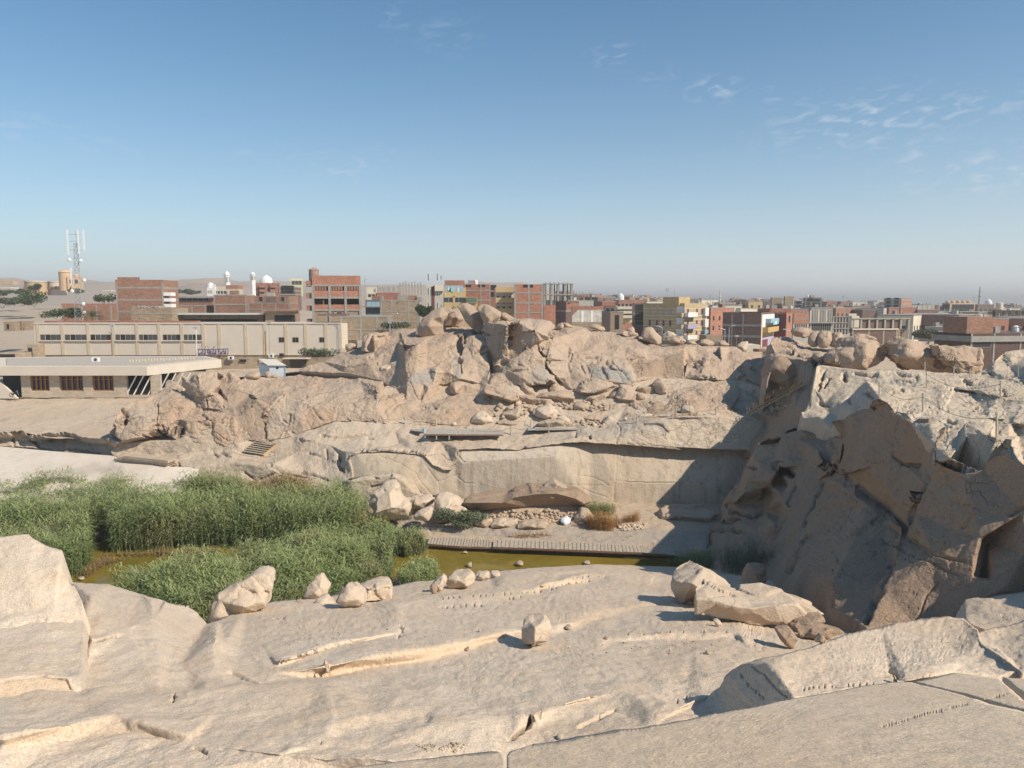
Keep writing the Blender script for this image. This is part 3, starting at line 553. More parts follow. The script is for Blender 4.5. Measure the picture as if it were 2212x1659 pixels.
T_cr = [ # front rim of the rock, left part
 [B1(1480,520,94.2), B1(1560,560,92.3), B1(1700,575,91.3), B1(1880,560,91), B2(40,545,90.6), B2(140,540,90.4), B2(260,550,90), B2(400,570,89.5), B2(540,640,88.8), B2(700,640,88.8), B2(870,680,88.1), B2(950,655,88.0), B2(1060,690,86.8)],
 [B2(0,620,90.3), B2(160,620,90.2), B2(230,650,89.8), B2(330,690,89.2), B2(480,680,88.8), B2(700,700,88.3), B2(880,710,87.9)],
 [B2(250,770,89.0), B2(330,790,88.8), B2(520,790,88.2), B2(650,760,88), B2(900,745,87.5)],
 [B1(950,440,99), B1(1300,470,97.5), B1(1700,455,96.3), B1(2000,430,95.6), B2(150,470,95), B2(340,500,94.5), B2(600,470,93.5), B2(820,460,92), B2(900,500,90.6), B2(1000,470,90.5), B2(1080,470,88.0)],
 [B2(380,350,97), B2(600,300,97), B2(760,260,97), B2(960,190,97.2), B2(1300,165,97.5), B2(1560,185,97.3), B2(1800,200,97), B3(0,185,97), B3(400,200,96.5), B3(620,180,96.5), B3(900,200,95.8), B3(1300,190,95.3), B3(1500,200,95), B3(1660,180,94.5)],
 [B2(700,340,94.5), B2(900,335,94.3), B2(1100,320,94.5), B2(1250,300,94.7), B2(1450,270,95), B2(1500,300,94.3), B2(1700,310,93.6)],
 [B2(1470,275,95), B2(1500,375,93.2)],[B2(600,470,93.5), B2(900,385,93.2), B2(1200,375,92.8), B2(1330,410,91.7), B2(1600,430,90.6), B2(1700,470,89)],
 [B2(1080,470,88.0), B2(960,470,90.2), B2(1000,540,88.9), B2(1000,600,88.4), B2(1070,640,87.4)],[B2(1600,380,91.8), B2(1720,360,92), B2(1850,340,92.3), B3(0,340,92.2), B3(300,330,92.2), B3(700,330,92.2), B3(1000,320,91.8), B3(1300,310,91.5), B3(1420,315,90.3)],
 [B2(1750,470,88.6), B2(1800,500,88.3), B2(1960,520,88.1), B2(1990,555,87.5)],
 [B3(800,425,88.6), B3(1050,360,89.6), B3(1300,325,90), B3(1430,312,89.9), B3(1650,300,89.7), B4(120,255,89.8), B4(250,265,89.7), B4(340,295,89.6)],
 [B3(1660,190,93.6), B3(1780,170,93.0), B3(2100,150,92.4), B3(2212,142,92.2), B4(300,138,92), B4(480,118,92), B4(780,122,92), B4(1070,140,92), B4(1180,180,91.2), B4(1200,200,91)],
 [B3(2212,160,91.2), B4(300,160,91), B4(480,145,90.9), B4(800,150,90.9), B4(1100,175,90.9)],[B4(1200,200,91), B4(1100,330,90), B4(1050,432,89.1)],
 [B4(380,232,90.3), B4(250,215,90.6), B4(170,205,90.8)],[B4(300,70,96.5), B4(700,60,97), B4(1060,110,96)],
 [D2(300,1290,97), D2(500,1350,95.7), D2(850,1330,95.7), D2(1000,1340,95.4)],[D2(280,1250,98.5), D2(600,1240,98), D2(950,1240,98)],[D2(430,1180,100), D2(700,1170,100), D2(1200,1180,99)],
 [D1(1400,1480,98.2), D1(1800,1450,99.5), D1(2212,1400,100)],[D1(1200,1180,103.5), D1(1600,1190,103), D1(1800,1300,102.3)],[D2(0,1040,102), D2(400,1100,101.2)]]
T_crk = [([B2(*p) for p in q], w, d) for q, w, d in [([(1000,495),(980,540),(990,590),(1040,610)],3,.5),([(870,430),(880,490)],2.5,.3),([(400,560),(480,610),(560,655)],2.5,.4),([(670,620),(780,650),(870,680)],3,.5),([(170,630),(260,700),(250,780)],2.2,.3),([(300,690),(420,640)],2,.3),
 ([(1320,682),(1440,665),(1560,690)],2.3,.4),([(830,310),(1000,320),(1120,315),(1250,290)],2,.2),([(1240,325),(1275,335)],2.5,.3),([(640,345),(760,350)],2,.2),([(720,455),(810,480)],2,.25),([(2020,430),(2010,480),(2040,515)],2.2,.3),([(1740,470),(1850,460),(1960,520)],2,.15),([(1230,380),(1330,410)],2,.2),([(380,570),(500,640),(700,660)],2,.3)]]
T_crk += [([B4(*p) for p in [(170,205),(250,215),(330,222),(380,265)]],2.0,.3),([B4(*p) for p in [(0,380),(500,400)]],1.6,0.02),([B3(*p) for p in [(1300,325),(1310,300)]],2,.2),([B3(*p) for p in [(1415,315),(1420,335)]],2.5,.3),([B1(*p) for p in [(1540,545),(1545,570)]],3,.3),([B1(*p) for p in [(1850,455),(1870,490)]],2.5,.3),([B1(*p) for p in [(1900,455),(1950,480)]],3,.3),([B3(*p) for p in [(1660,190),(1690,260),(1650,340),(1655,375)]],2,.12)]
T_hol = [([B4(130,275), B4(160,275)],30,6.5,.35),([B4(345,297), B4(368,297)],30,6.0,.35),([B4(552,305), B4(580,305)],30,6.5,.35),([B4(775,318), B4(803,318)],30,6.5,.35)]
T_pat = [([B4(*p) for p in [(170,205),(300,222),(380,250),(400,275),(330,275),(250,240)]], '*grey', .8),([B4(*p) for p in [(0,190),(480,130),(400,210),(200,215),(340,290),(100,260),(-200,340),(-600,340),(-800,330),(-600,280)]], '*grey', .35),([B2(*p) for p in [(230,700),(460,690),(560,700),(560,770),(250,770)]], '*warm', .7),([B2(*p) for p in [(560,720),(880,720),(1200,680),(1200,740),(900,760),(560,780)]], '*warm', .6),([B2(*p) for p in [(1070,480),(1150,470),(1190,640),(1080,670),(1090,560)]], '*warm', .45),
 ([D2(*p) for p in [(290,1260),(850,1240),(950,1290),(850,1330),(480,1340)]], '*warm', .6),([D2(*p) for p in [(600,1350),(880,1370),(860,1430),(620,1420)]], '*warm', .5),([B2(*p) for p in [(830,310),(1000,300),(1240,290),(1220,320),(1000,345),(820,345)]], '*warm', .4)]
struct(sheet('rock_terrace', R_TERR, T_front + T_right + T_back + T_left + T_bot, T_cr, L=4, smooth=2, amp=.20, sc=.38, cracks=T_crk, holes=T_hol, patches=T_pat, skirt=(0,2.4,.1), ridge=.08))
pl = [UV(-500,1130,-21.6), UV(-100,1110,-21.6), UV(0,1098,-21.4), UV(100,1092,-21.3), UV(200,1080,-21.2), UV(300,1072,-20.9), UV(420,1060,-20.8), UV(430,1010,-19.7), UV(370,1008,-19.6), UV(325,1002,-19.5), UV(262,990,-19.5), UV(240,984,-19.5), UV(120,975,-19.4), UV(0,964,-19.5), UV(-500,955,-19.5)]
struct(sheet('plaza_ground', SAND, pl, [],[], L=12, smooth=0, amp=.04, sc=.1, skirt=None, patches=[([B1(*p) for p in [(700,640),(1400,590),(1480,620),(1500,720),(1000,700),(600,700)]], '*warm', .45),([B1(*p) for p in [(330,665),(600,620),(800,600),(1030,592)]], 'dark', .3)]))
up = [UV(-500,945,-18.2), UV(-100,938,-18), UV(0,936,-17.9), UV(50,934,-17.8), UV(100,945,-18.1), UV(180,948,-18), UV(235,955,-18.1), UV(280,945,-17.8), UV(400,940,-17), UV(450,820,-14.2), UV(700,800,-13.4), UV(900,780,-13.2), UV(900,770,-12.8), UV(500,772,-12.8), UV(0,775,-13.2), UV(-500,775,-13.4)]
upc = [[UV(-500,866,-15.6), UV(0,862,-15.6), UV(200,864,-15.6), UV(300,860,-15.5), UV(400,858,-15.3), UV(480,830,-14.2)],[UV(-500,905,-17.4), UV(0,900,-17), UV(200,905,-16.9), UV(280,890,-16.4)]]
struct(sheet('car_park_ground', R_TERR, up, upc, L=7, smooth=1, amp=.22, sc=.15, skirt=None, patches=[([B1(*p) for p in [(0,130),(300,110),(700,75)]], 'warm', .5)]))
oc = [UV(-300,936,-17.6), UV(0,934,-17.6), UV(50,932,-17.5), UV(58,940,-17.9), UV(140,933,-17.3), UV(180,945,-17.7), UV(235,950,-17.6), UV(240,958,100), UV(242,984,99.8), UV(210,982,101), UV(140,975,103), UV(90,968,104.5), UV(0,964,105.5), UV(-300,962,106)]
occ = [[UV(70,948,106.5), UV(90,958,105.5), UV(130,968,104)],[UV(140,936,107), UV(185,948,104), UV(230,965,101)],[UV(0,950,106.5), UV(60,950,106)]]
struct(sheet('rock_outcrop', R_TERR, oc, occ, L=4, smooth=1, amp=.3, sc=.5, cracks=[([B1(*p) for p in [(280,340),(340,400),(480,430),(640,415),(850,460)]],2.4,.35),([B1(*p) for p in [(110,310),(115,390)]],2.5,.3)], patches=[([B1(*p) for p in [(750,320),(920,340),(930,400),(850,370)]], '*warm', .9)], ridge=.15, skirt=(0,1,-1)))
bench = [B2(1015,800,86.3), B2(1010,705,86.8), B2(1090,690,85.8), B2(1200,655,86.0), B2(1380,642,86.0), B2(1450,622,86.1), B2(1520,650,85.9), B2(1600,700,85.8), B2(1660,740,85.9), B2(1690,800,86.2), B2(1780,830,86.3), B2(1870,850,86.2), B2(1870,960,85), B2(1500,940,85), B2(1200,900,85.2), B2(1090,800,85.5)]
struct(sheet('rock_bench', R_WALL, bench, [[B2(1090,705,85.7), B2(1250,690,85.6), B2(1400,672,85.4), B2(1450,660,85.3), B2(1530,700,85.3), B2(1600,770,85.2), B2(1700,820,85.4)],[B2(1200,745,85.6), B2(1330,740,85.4), B2(1500,760,85.2), B2(1620,800,85.1)]], L=4, smooth=1, amp=.12, sc=.6,
 cracks=[([B2(*p) for p in [(1300,680),(1340,690),(1440,660)]],2.5,.3),([B2(*p) for p in [(1250,745),(1400,735),(1470,700)]],2.2,.25)], patches=[([B2(*p) for p in [(1100,700),(1250,690),(1450,665),(1640,720),(1680,830),(1500,800),(1240,750)]], '*warm', .6)]))
# ================================================================ rock masses behind the trench
lm_out = [D5(150,1420,98.2), D5(110,1300,98.6), D5(130,1150,99.2), D5(180,1020,99.8), D5(215,960,100.2), D5(240,860,101), D5(300,800,101.8), D5(480,700,104), D5(620,660,106), D5(700,640,107), D5(780,590,109), D5(850,540,111), D5(890,500,112), D5(900,440,113), D5(960,400,113.2), D5(1050,460,112), D5(1100,520,111), D5(1140,540,109.5), D5(1140,360,108), D5(1220,405,107.5), D5(1290,345,107), D5(1380,320,107), D5(1620,312,107.5), D5(1640,345,109), D5(1700,340,111), D5(1770,305,112), D5(1830,320,112), D5(1880,400,111.5), D5(1900,440,111.5),
 A2(160,1110,114), A2(400,1090,117), A2(680,1070,119), A2(800,1050,122), A2(1100,1040,122), A2(1400,1110,117), A2(1580,1250,106), A2(1580,1320,101.5), A2(1400,1500,97), A2(1180,1478,97.5), A2(950,1480,97.8), A2(700,1560,97.3), A2(480,1630,96.9), A2(370,1650,96.8), A2(190,1640,97.2), D5(1990,1270,96.3), D5(1880,1332,96.0), D5(1690,1332,96.2), D5(1600,1300,96.4), D5(1300,1262,97), D5(1100,1190,97.5), D5(920,1140,97.8), D5(900,1215,97.6), D5(600,1210,98), D5(280,1270,98)]
lm_cr = [ # left rubble
 [D5(300,800,101.8), D5(340,950,100.2), D5(330,1100,99.4), D5(240,1180,99), D5(260,1270,98.2)],[D5(240,860,101), D5(330,900,101.4), D5(350,1020,100.8)],
 [D5(820,740,104.6), D5(780,850,102.6), D5(780,1080,98.6), D5(920,1130,98.0), D5(1100,1160,97.8)],[D5(700,700,106), D5(940,650,106.5), D5(1130,650,106.5), D5(1300,660,106), D5(1340,740,104.5), D5(1400,800,103), D5(1560,850,102)],
 [D5(620,720,104.4), D5(600,900,101.2), D5(620,1050,99), D5(600,1200,98)],[D5(820,740,104.6), D5(1000,720,104.4), D5(1130,760,103.6), D5(1260,900,101.5), D5(1400,880,101.4)],
 [D5(1085,940,101.0), D5(1130,960,98.6), D5(1170,1030,98.2), D5(1165,1160,97.6), D5(1110,1140,99.4), D5(1070,1050,100.6), D5(1085,940,101.0)],
 [D5(1085,940,101.0), D5(1280,900,101), D5(1420,905,100.6), D5(1500,960,98.6)],[D5(1130,960,98.6), D5(1300,970,98.2), D5(1500,965,98.0)],[D5(1500,965,98.0), D5(1530,980,98.6), D5(1560,1100,98.0), D5(1560,1280,97.0)],[D5(1560,975,98.0), D5(1580,1100,97.2), D5(1590,1290,96.4)],
 [D5(1420,905,100.6), D5(1530,870,101), D5(1700,870,100.5), D5(1860,800,100.4)],[D5(1560,975,98.0), D5(1700,935,98.0), D5(1850,930,98.0), D5(1920,950,98.2)],
 [D5(1140,540,109.5), D5(1200,620,107.5), D5(1330,700,105), D5(1440,820,103)],[D5(1360,350,105.6), D5(1390,520,104.2), D5(1520,600,103.4), D5(1690,600,103.6)],[D5(1140,360,108), D5(1230,480,106), D5(1310,640,104.6)],[D5(1620,312,107.5), D5(1650,480,105), D5(1690,600,103.6), D5(1740,640,103)],
 [D5(1470,800,102), D5(1490,660,103.2), D5(1600,625,102.8), D5(1700,790,101), D5(1640,830,101), D5(1470,800,102)],[D5(1600,625,102.8), D5(1740,640,103), D5(1760,720,102), D5(1700,790,101)],
 [D5(1640,400,110.5), D5(1680,600,107.5), D5(1760,720,104), D5(1860,780,101.5), D5(1920,950,99.8), D5(1990,1270,97.6)],[D5(1850,520,109), D5(1900,560,107.6), D5(2050,610,105.5), D5(2212,690,103)],
 [A2(0,1170,108.5), A2(120,1220,105), A2(240,1260,102.6), A2(300,1300,100.6), A2(320,1400,99.2), A2(350,1500,98), A2(375,1640,96.6)],
 [A2(330,1420,98.2), A2(380,1350,99.4), A2(450,1270,101), A2(510,1250,101.8), A2(600,1290,101), A2(700,1330,100), A2(780,1350,99.5), A2(900,1345,99.6), A2(1050,1330,100), A2(1200,1310,100.3), A2(1320,1290,100.6)],
 [A2(600,1290,101), A2(560,1400,98.8), A2(540,1500,97.8), A2(500,1620,96.9)],[A2(1320,1180,104.5), A2(1325,1300,100.2), A2(1330,1420,97.8)],[A2(1060,1380,98.6), A2(1200,1350,98.8), A2(1310,1350,98.8)],
 [A2(100,1120,114), A2(120,1180,111), A2(240,1200,110), A2(400,1190,110.5)],[A2(700,1190,110), A2(800,1150,112), A2(850,1190,110)],[A2(500,1180,112), A2(900,1240,106), A2(1200,1220,106.5)],[A2(1100,1170,110), A2(1160,1120,113)],
]
lm_crk = [([D5(*p) for p in q], w, d) for q, w, d in [([(600,1200),(700,1215),(915,1190),(920,1130)],2.0,.5),([(780,1080),(1100,1160),(1130,1230),(1300,1245),(1560,1280),(1680,1330)],2.4,.7),([(785,740),(785,1080)],1.7,.3),([(780,870),(870,880)],1.5,.2),([(700,945),(790,1000)],1.6,.25),
 ([(1500,960),(1600,970),(1700,935),(1760,945)],1.6,.2),([(1470,800),(1490,660),(1600,625),(1700,790),(1640,830),(1470,800)],1.6,.3),([(300,800),(350,900),(350,1020)],3,.8),([(180,1060),(190,1200),(250,1270)],3,.8),([(1075,490),(1110,540),(1140,540)],3,.8),([(1400,900),(1500,960)],2.2,.35),([(1760,330),(1790,380),(1780,420)],4,.8)]]
lm_crk += [([A2(*p) for p in q], w, d) for q, w, d in [([(360,1400),(420,1330),(510,1250)],1.7,.2),([(340,1400),(350,1640)],2.5,.5),([(500,1470),(540,1500),(560,1420)],2.2,.3),([(720,1070),(760,1090)],2,.2),([(1315,1180),(1325,1330)],1.5,.15)]]
lm_pat = [([D5(*p) for p in [(820,740),(1130,650),(1400,880),(1090,930),(1080,1150),(780,1080)]], '*warm', .55),([D5(*p) for p in [(1560,960),(1900,880),(1990,1270),(1690,1330),(1580,1250)]], '*warm', .5),([D5(*p) for p in [(350,820),(780,760),(770,950),(620,980),(400,1000)]], '*grey', .35),
 ([A2(*p) for p in [(680,1380),(960,1360),(960,1480),(700,1550),(650,1500)]], '*warm', .9),([A2(*p) for p in [(380,1400),(520,1300),(650,1300),(750,1340),(600,1500),(400,1600)]], '*grey', .3),([A2(*p) for p in [(0,1100),(120,1230),(300,1290),(370,1640),(190,1640),(0,1280)]], '*dark', .38),([D5(*p) for p in [(1640,380),(1880,360),(1900,480),(1960,560),(2212,700),(2212,1300),(2000,1250),(1920,950),(1860,780),(1690,600)]], '*dark', .38),  # dark patches put the left-facing cleft's shade into the colour
 ([A2(*p) for p in [(700,1200),(820,1140),(850,1190),(760,1220)]], '*warm', .7),([A2(*p) for p in [(1370,1290),(1560,1150),(1560,1310),(1340,1420)]], '*warm', .6)]
def remap(L, ks):
 f = lambda d: float(np.interp(d, [k[0] for k in ks],[k[1] for k in ks]))
 return [f(p) if 0 else (p[0], p[1], f(p[2])) for p in L]
bpy.context.view_layer.update(); DG = bpy.context.evaluated_depsgraph_get()
def snap(L):
 r = []
 for p in L:
  ok, loc, *_ = SC.ray_cast(DG, Vector((0,0,0)), ray(p[0], p[1]).normalized())
  r.append((p[0], p[1], loc.y - .15) if ok and abs(loc.y - p[2]) < 7 else p)
 return r
K1 = [(90,91),(97,97),(104,102.2),(112,109),(122,122)]; K2 = [(90,92),(102,102),(116,112),(120,116.5),(127,127),(131,131)]
lm_out = snap(remap(lm_out, K1)); lm_cr = [remap(c, K1) for c in lm_cr]
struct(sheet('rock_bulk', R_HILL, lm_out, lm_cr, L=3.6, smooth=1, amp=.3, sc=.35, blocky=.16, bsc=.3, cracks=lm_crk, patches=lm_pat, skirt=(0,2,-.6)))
hill_out = [A2(640,1045,121), A2(720,1000,121.5), A2(830,960,122.5), A2(960,905,124), A2(1100,860,125), A2(1180,840,125.5), A2(1190,760,124), A2(1200,725,124.5), A2(1290,700,126), A2(1400,708,127), A2(1520,690,127), A2(1700,680,127),
 D1(230,400,128), D1(500,330,127), D1(760,320,127), D1(1000,330,126.5), D1(1080,380,126), D1(1180,330,124), D1(1215,275,124), D1(1290,235,127), D1(1380,190,130), D1(1450,175,130), D1(1600,255,129), D1(1800,252,128), D1(1950,260,127), D1(2080,300,127), D1(2150,330,127),
 D2(200,110,127), D2(330,60,127), D2(600,100,127), D2(700,150,127), D2(900,150,127), D2(1000,160,127), D2(1300,190,127), D2(1450,280,124), D2(1700,350,122), D2(1900,340,122), D2(2212,330,122), D6(0,940,122), D6(300,950,122), D6(600,985,119), D6(760,980,118), D6(850,990,118), D6(930,1060,117), D6(1210,1080,116), D6(1290,1040,115), D6(1500,1000,114),
 D6(1500,1300,106), D6(1300,1550,101), D6(1150,1530,102), D6(1020,1430,103.5), D6(900,1450,104), D6(700,1460,104), D6(480,1450,104), D6(120,1430,104.5), D2(1980,810,104.8), D2(1700,800,105.3), D2(1420,835,105), D2(1300,900,103.5), D2(700,900,103.2), D2(430,960,102.6), D2(290,900,102.8), D1(2212,1180,102.5), D1(2050,1190,102.6), D1(1600,1185,103), D1(1210,1185,103.2), D1(1090,1150,104.6), D1(840,1090,106), D1(560,1180,105.5), D1(520,1310,102.5), D1(300,1420,101.2), D1(90,1400,101.5), A2(1560,1320,101.5), A2(1480,1200,108), A2(1340,1130,113), A2(1040,1060,118)]
hill_cr = [
 [A2(1030,1000,118.5), A2(1040,960,120), A2(1180,920,120), A2(1230,915,119.5), A2(1290,960,117.5), A2(1340,1040,115.5)],[A2(1230,975,117.2), A2(1240,915,119.4)],[A2(1340,1040,115.5), A2(1400,1060,114), A2(1500,1030,112.5), A2(1555,1010,110.5)],
 [A2(1290,880,121), A2(1370,880,119.5), A2(1500,890,118), A2(1550,870,115.5)],[A2(1200,890,121.5), A2(1290,885,121), A2(1370,780,123), A2(1420,760,123), A2(1500,790,121), A2(1560,830,117)],
 [A2(1200,720,124.5), A2(1290,740,121.5), A2(1390,730,122)],[A2(1290,880,121), A2(1290,780,120.5), A2(1290,740,121.5)],
 [D1(0,600,117.5), D1(75,620,114), D1(240,622,114.5), D1(370,700,113.5), D1(500,640,114.5), D1(640,560,116), D1(720,600,115)],[D1(75,620,114), D1(80,930,107.6), D1(95,1150,104), D1(90,1400,101.5)],[D1(720,600,115), D1(725,800,111.5), D1(730,1060,107)],
 [D1(370,700,113.5), D1(375,940,108.5)],[D1(500,640,114.5), D1(520,900,109.5), D1(600,1000,107.5)],[D1(80,930,107.6), D1(210,980,106), D1(370,945,106.8), D1(490,940,106.8), D1(495,1000,105.8), D1(470,1160,104.2)],[D1(130,1100,104.4), D1(210,980,106)],[D1(560,1190,105.5), D1(600,1000,107.2), D1(700,1010,107), D1(850,1100,106)],
 [D1(380,530,118), D1(560,480,119), D1(760,465,118), D1(900,490,117)],[D1(0,430,125), D1(350,470,121), D1(600,440,121), D1(900,420,121)],
 [D1(790,480,117.5), D1(795,735,112.5)],[D1(845,480,116.2), D1(845,720,112), D1(795,780,111.5), D1(850,850,110), D1(850,1000,107.5)],[D1(870,490,115.8), D1(880,640,113), D1(1000,500,115.5)],[D1(1010,460,116.5), D1(1010,650,112.2), D1(1030,730,111.4), D1(1170,650,112.5)],
 [D1(1100,440,117), D1(1180,520,114.5), D1(1190,620,113), D1(1210,720,112)],[D1(1010,600,112.3), D1(1160,590,112.8)],[D1(1060,780,110.6), D1(1190,760,111.4), D1(1250,960,108.6), D1(1220,1110,105.8)],
 [D1(1205,300,114.5), D1(1185,345,114), D1(1195,460,113.5), D1(1190,600,113), D1(1240,850,112.5), D1(1262,985,111.5)],[D1(1205,300,114.5), D1(1340,322,111.5), D1(1500,342,109), D1(1640,310,109.5), D1(1740,350,108.5), D1(1860,430,107.5)],
 [D1(1490,348,108), D1(1480,560,107.5), D1(1450,780,107.8), D1(1400,890,108.2), D1(1300,940,109.5), D1(1270,1000,110.5)],[D1(1506,350,112), D1(1506,540,111.5)],[D1(1506,548,111.5), D1(1700,450,108.5), D1(1880,430,107.5), D1(1940,540,107)],[D1(1506,572,111.5), D1(1700,477,108.8), D1(1880,452,107.2), D1(1935,548,106.8)],
 [D1(1500,760,109.5), D1(1650,700,109), D1(1850,620,107.5), D1(1940,552,107)],
 [D1(1500,790,107.6), D1(1700,690,107.8), D1(1820,640,107.8), D1(1900,630,108), D1(1960,760,106.8), D1(2030,800,106.4), D1(2050,930,104.6), D1(2060,1100,102.6), D1(2020,1180,102.4)],[D1(1530,800,107), D1(1520,970,104.6), D1(1680,990,103.8), D1(1700,1080,102.8), D1(1840,1180,102.3)],
 [D1(1400,990,107), D1(1530,800,108.5), D1(1400,800,108.4)],[D1(1310,910,107), D1(1430,900,107), D1(1410,1000,105.6), D1(1270,1060,105.4), D1(1210,1180,103.3)],[D1(1410,1000,105.6), D1(1520,965,105.2)],[D1(1690,920,104.4), D1(1760,960,104.2)],[D1(1820,640,107.8), D1(1850,820,105.4), D1(2030,830,105.6)],
 [D1(1905,620,110.5), D1(1960,550,112), D1(2100,520,113.5), D1(2212,510,114)],[D1(1905,620,110.5), D1(2000,770,108), D1(2040,850,107)],[D2(0,320,112), D2(100,260,113.5), D2(380,200,117.5), D2(600,120,124)],[D2(0,320,112), D2(30,480,110.2), D2(90,530,109), D2(120,700,106), D2(230,790,104.4), D2(290,900,102.8)],
 [D2(380,200,117.5), D2(400,350,113), D2(440,430,110.5), D2(400,560,108.5), D2(400,700,106), D2(350,800,104.6)],[D2(440,430,110.5), D2(700,420,110.8), D2(800,470,110), D2(1000,500,110.2), D2(1260,510,110.4), D2(1450,510,109.5)],[D2(500,450,109.6), D2(650,510,108.8), D2(790,540,108.8), D2(650,630,107)],
 [D2(520,240,118), D2(600,380,112.5)],[D2(700,180,123), D2(780,330,115)],[D2(600,120,125), D2(900,300,117), D2(1100,370,114), D2(1300,420,112)],[D2(1250,230,124), D2(1400,320,119), D2(1480,400,114), D2(1700,400,114), D2(1990,380,113.5)],
 [D2(650,630,107), D2(780,590,107.6), D2(900,570,108)],[D2(690,650,106), D2(760,640,105.6), D2(900,650,105.2), D2(980,660,105), D2(1110,700,104.6), D2(1200,710,104.2), D2(1260,740,104.2), D2(1270,890,103)],[D2(690,650,106), D2(710,830,103.4)],[D2(900,570,108), D2(1000,680,104.9)],[D2(990,580,107.5), D2(1110,700,104.6)],[D2(1000,580,107), D2(1180,570,107.3), D2(1240,620,106.5), D2(1250,700,105.4)],[D2(860,660,105.2), D2(960,840,102.8)],
 [D2(1270,690,107), D2(1310,760,105.4), D2(1330,880,103.8)],
 [D2(1210,560,109.4), D2(1350,520,109.8), D2(1500,550,109.4), D2(1700,540,109.6), D2(1990,500,109.6)],[D2(1420,835,105), D2(1500,650,107)],[D2(1990,380,113.5), D2(1990,500,109.6), D2(1985,810,104.8)],[D2(2050,400,115), D2(2040,560,112), D2(1990,810,105.4)],
 [D6(130,990,114.5), D6(120,1430,104.6)],[D6(290,980,117), D6(270,1190,111.5), D6(175,1195,109)],[D6(430,1010,116), D6(400,1120,113), D6(340,1200,111)],[D6(430,1010,116), D6(600,990,116), D6(620,1000,113.5)],[D6(400,1120,112), D6(480,1130,112), D6(480,1185,111)],
 [D6(230,1300,108), D6(330,1220,108.6), D6(420,1205,108.2), D6(500,1270,107), D6(560,1380,105), D6(555,1450,103.6)],[D6(400,1215,107.6), D6(480,1330,105.6), D6(530,1440,103.8)],[D6(215,1370,106), D6(350,1390,104.6), D6(450,1440,103.9)],
 [D6(600,990,116), D6(640,1200,110), D6(560,1380,106), D6(700,1455,104)],[D6(720,1130,112.5), D6(760,1200,110.5), D6(860,1290,107.5), D6(910,1370,105), D6(840,1450,104)],[D6(720,1130,112.5), D6(800,1110,112.5), D6(980,1130,112), D6(1190,1145,112.5)],[D6(860,1290,108.2), D6(940,1290,108), D6(940,1350,107), D6(1010,1330,106.8)],[D6(1190,1145,112.5), D6(1120,1240,109.5), D6(1010,1330,106.8)],
 [D6(850,990,118), D6(900,1080,114), D6(1000,1060,116)],[D6(1210,1160,111.5), D6(1280,1150,110), D6(1310,1220,107.5), D6(1190,1400,104), D6(1150,1530,102)],[D6(1040,1290,106.8), D6(1040,1380,104.6)],
]
hill_crk = [([D1(*p) for p in q], w, d) for q, w, d in [([(815,490),(815,640),(812,730)],4.2,1.6),([(900,495),(885,600)],2.0,.8),([(1020,465),(1090,440),(1150,470),(1210,490)],2.6,.8),([(1030,730),(1110,690),(1170,645)],2.2,.8),([(1115,745),(1200,728)],2.2,.8),([(795,835),(845,850)],4,1.2),([(845,850),(850,1000)],1.8,.6),
 ([(340,1200),(320,1300),(280,1400)],3.2,.9),([(370,1215),(345,1290)],1.8,.5),([(235,1020),(490,1000)],1.5,.25),([(690,660),(760,610)],2,.5),([(70,580),(160,600),(240,620)],2,.4),([(370,550),(500,500),(650,470)],1.5,.25),([(1492,345),(1480,560),(1450,780)],2.2,.8),([(1500,545),(1700,455),(1880,430)],2.0,.6),
 ([(1500,555),(1520,545)],3,.8),([(1510,775),(1650,720),(1780,650)],2.5,.7),([(1520,970),(1620,975),(1690,970),(1750,960)],2.2,.5),([(1620,880),(1690,920)],2,.4),([(1530,850),(1600,860)],1.6,.25),([(1850,830),(2030,815)],1.4,.15),([(1840,1170),(1900,1200),(2020,1190),(2060,1120)],2.4,.7),([(1470,850),(1430,890)],3.5,1.0),([(1905,630),(1960,740),(2030,800),(2040,900)],2.4,.9),
 ([(2150,1050),(2212,1150)],2.6,.8),([(230,1330),(330,1320)],1.6,.3),([(560,1190),(630,1195)],2,.5),([(680,435),(770,435)],2.2,.6),([(540,380),(680,370),(760,350)],1.5,.3),([(1540,320),(1640,300)],1.8,.3),([(1640,370),(1670,440)],1.4,.2),([(2070,410),(2085,500),(2120,400)],2,.6)]]
hill_crk += [([D2(*p) for p in q], w, d) for q, w, d in [([(90,530),(120,700)],2.4,.8),([(230,790),(290,880)],2.6,.9),([(440,470),(405,600),(410,700)],1.7,.4),([(640,510),(790,545)],2.6,.7),([(460,435),(650,465)],1.7,.35),([(640,630),(780,590)],2.2,.6),([(580,650),(610,760)],1.8,.4),([(380,790),(370,830)],2,.4),([(530,250),(600,380)],1.5,.25),([(1270,880),(1370,882)],2.6,.8),([(920,580),(1000,680),(1110,710)],2.5,.6),([(860,670),(940,830)],3.2,.6),([(130,150),(150,240)],2.4,.8),([(800,330),(800,380)],1.3,.1),([(1220,530),(1260,560)],2.2,.4),
 ([(1350,220),(1380,290),(1500,330)],3,.5),([(1400,690),(1390,800)],1.8,.25)]]
hill_crk += [([D6(*p) for p in q], w, d) for q, w, d in [([(180,1200),(270,1195),(330,1200)],2.2,.5),([(215,1240),(290,1260),(340,1230)],3,.8),([(380,1170),(480,1185)],1.8,.3),([(430,1070),(530,1040)],1.8,.3),([(700,1455),(840,1445),(950,1380)],2.4,.9),([(860,1280),(930,1330)],2.4,.6),([(1070,1300),(1110,1330)],2.6,.6),([(800,1290),(805,1430)],1.3,.15),([(350,1385),(440,1440),(540,1450)],2.4,.7)]]
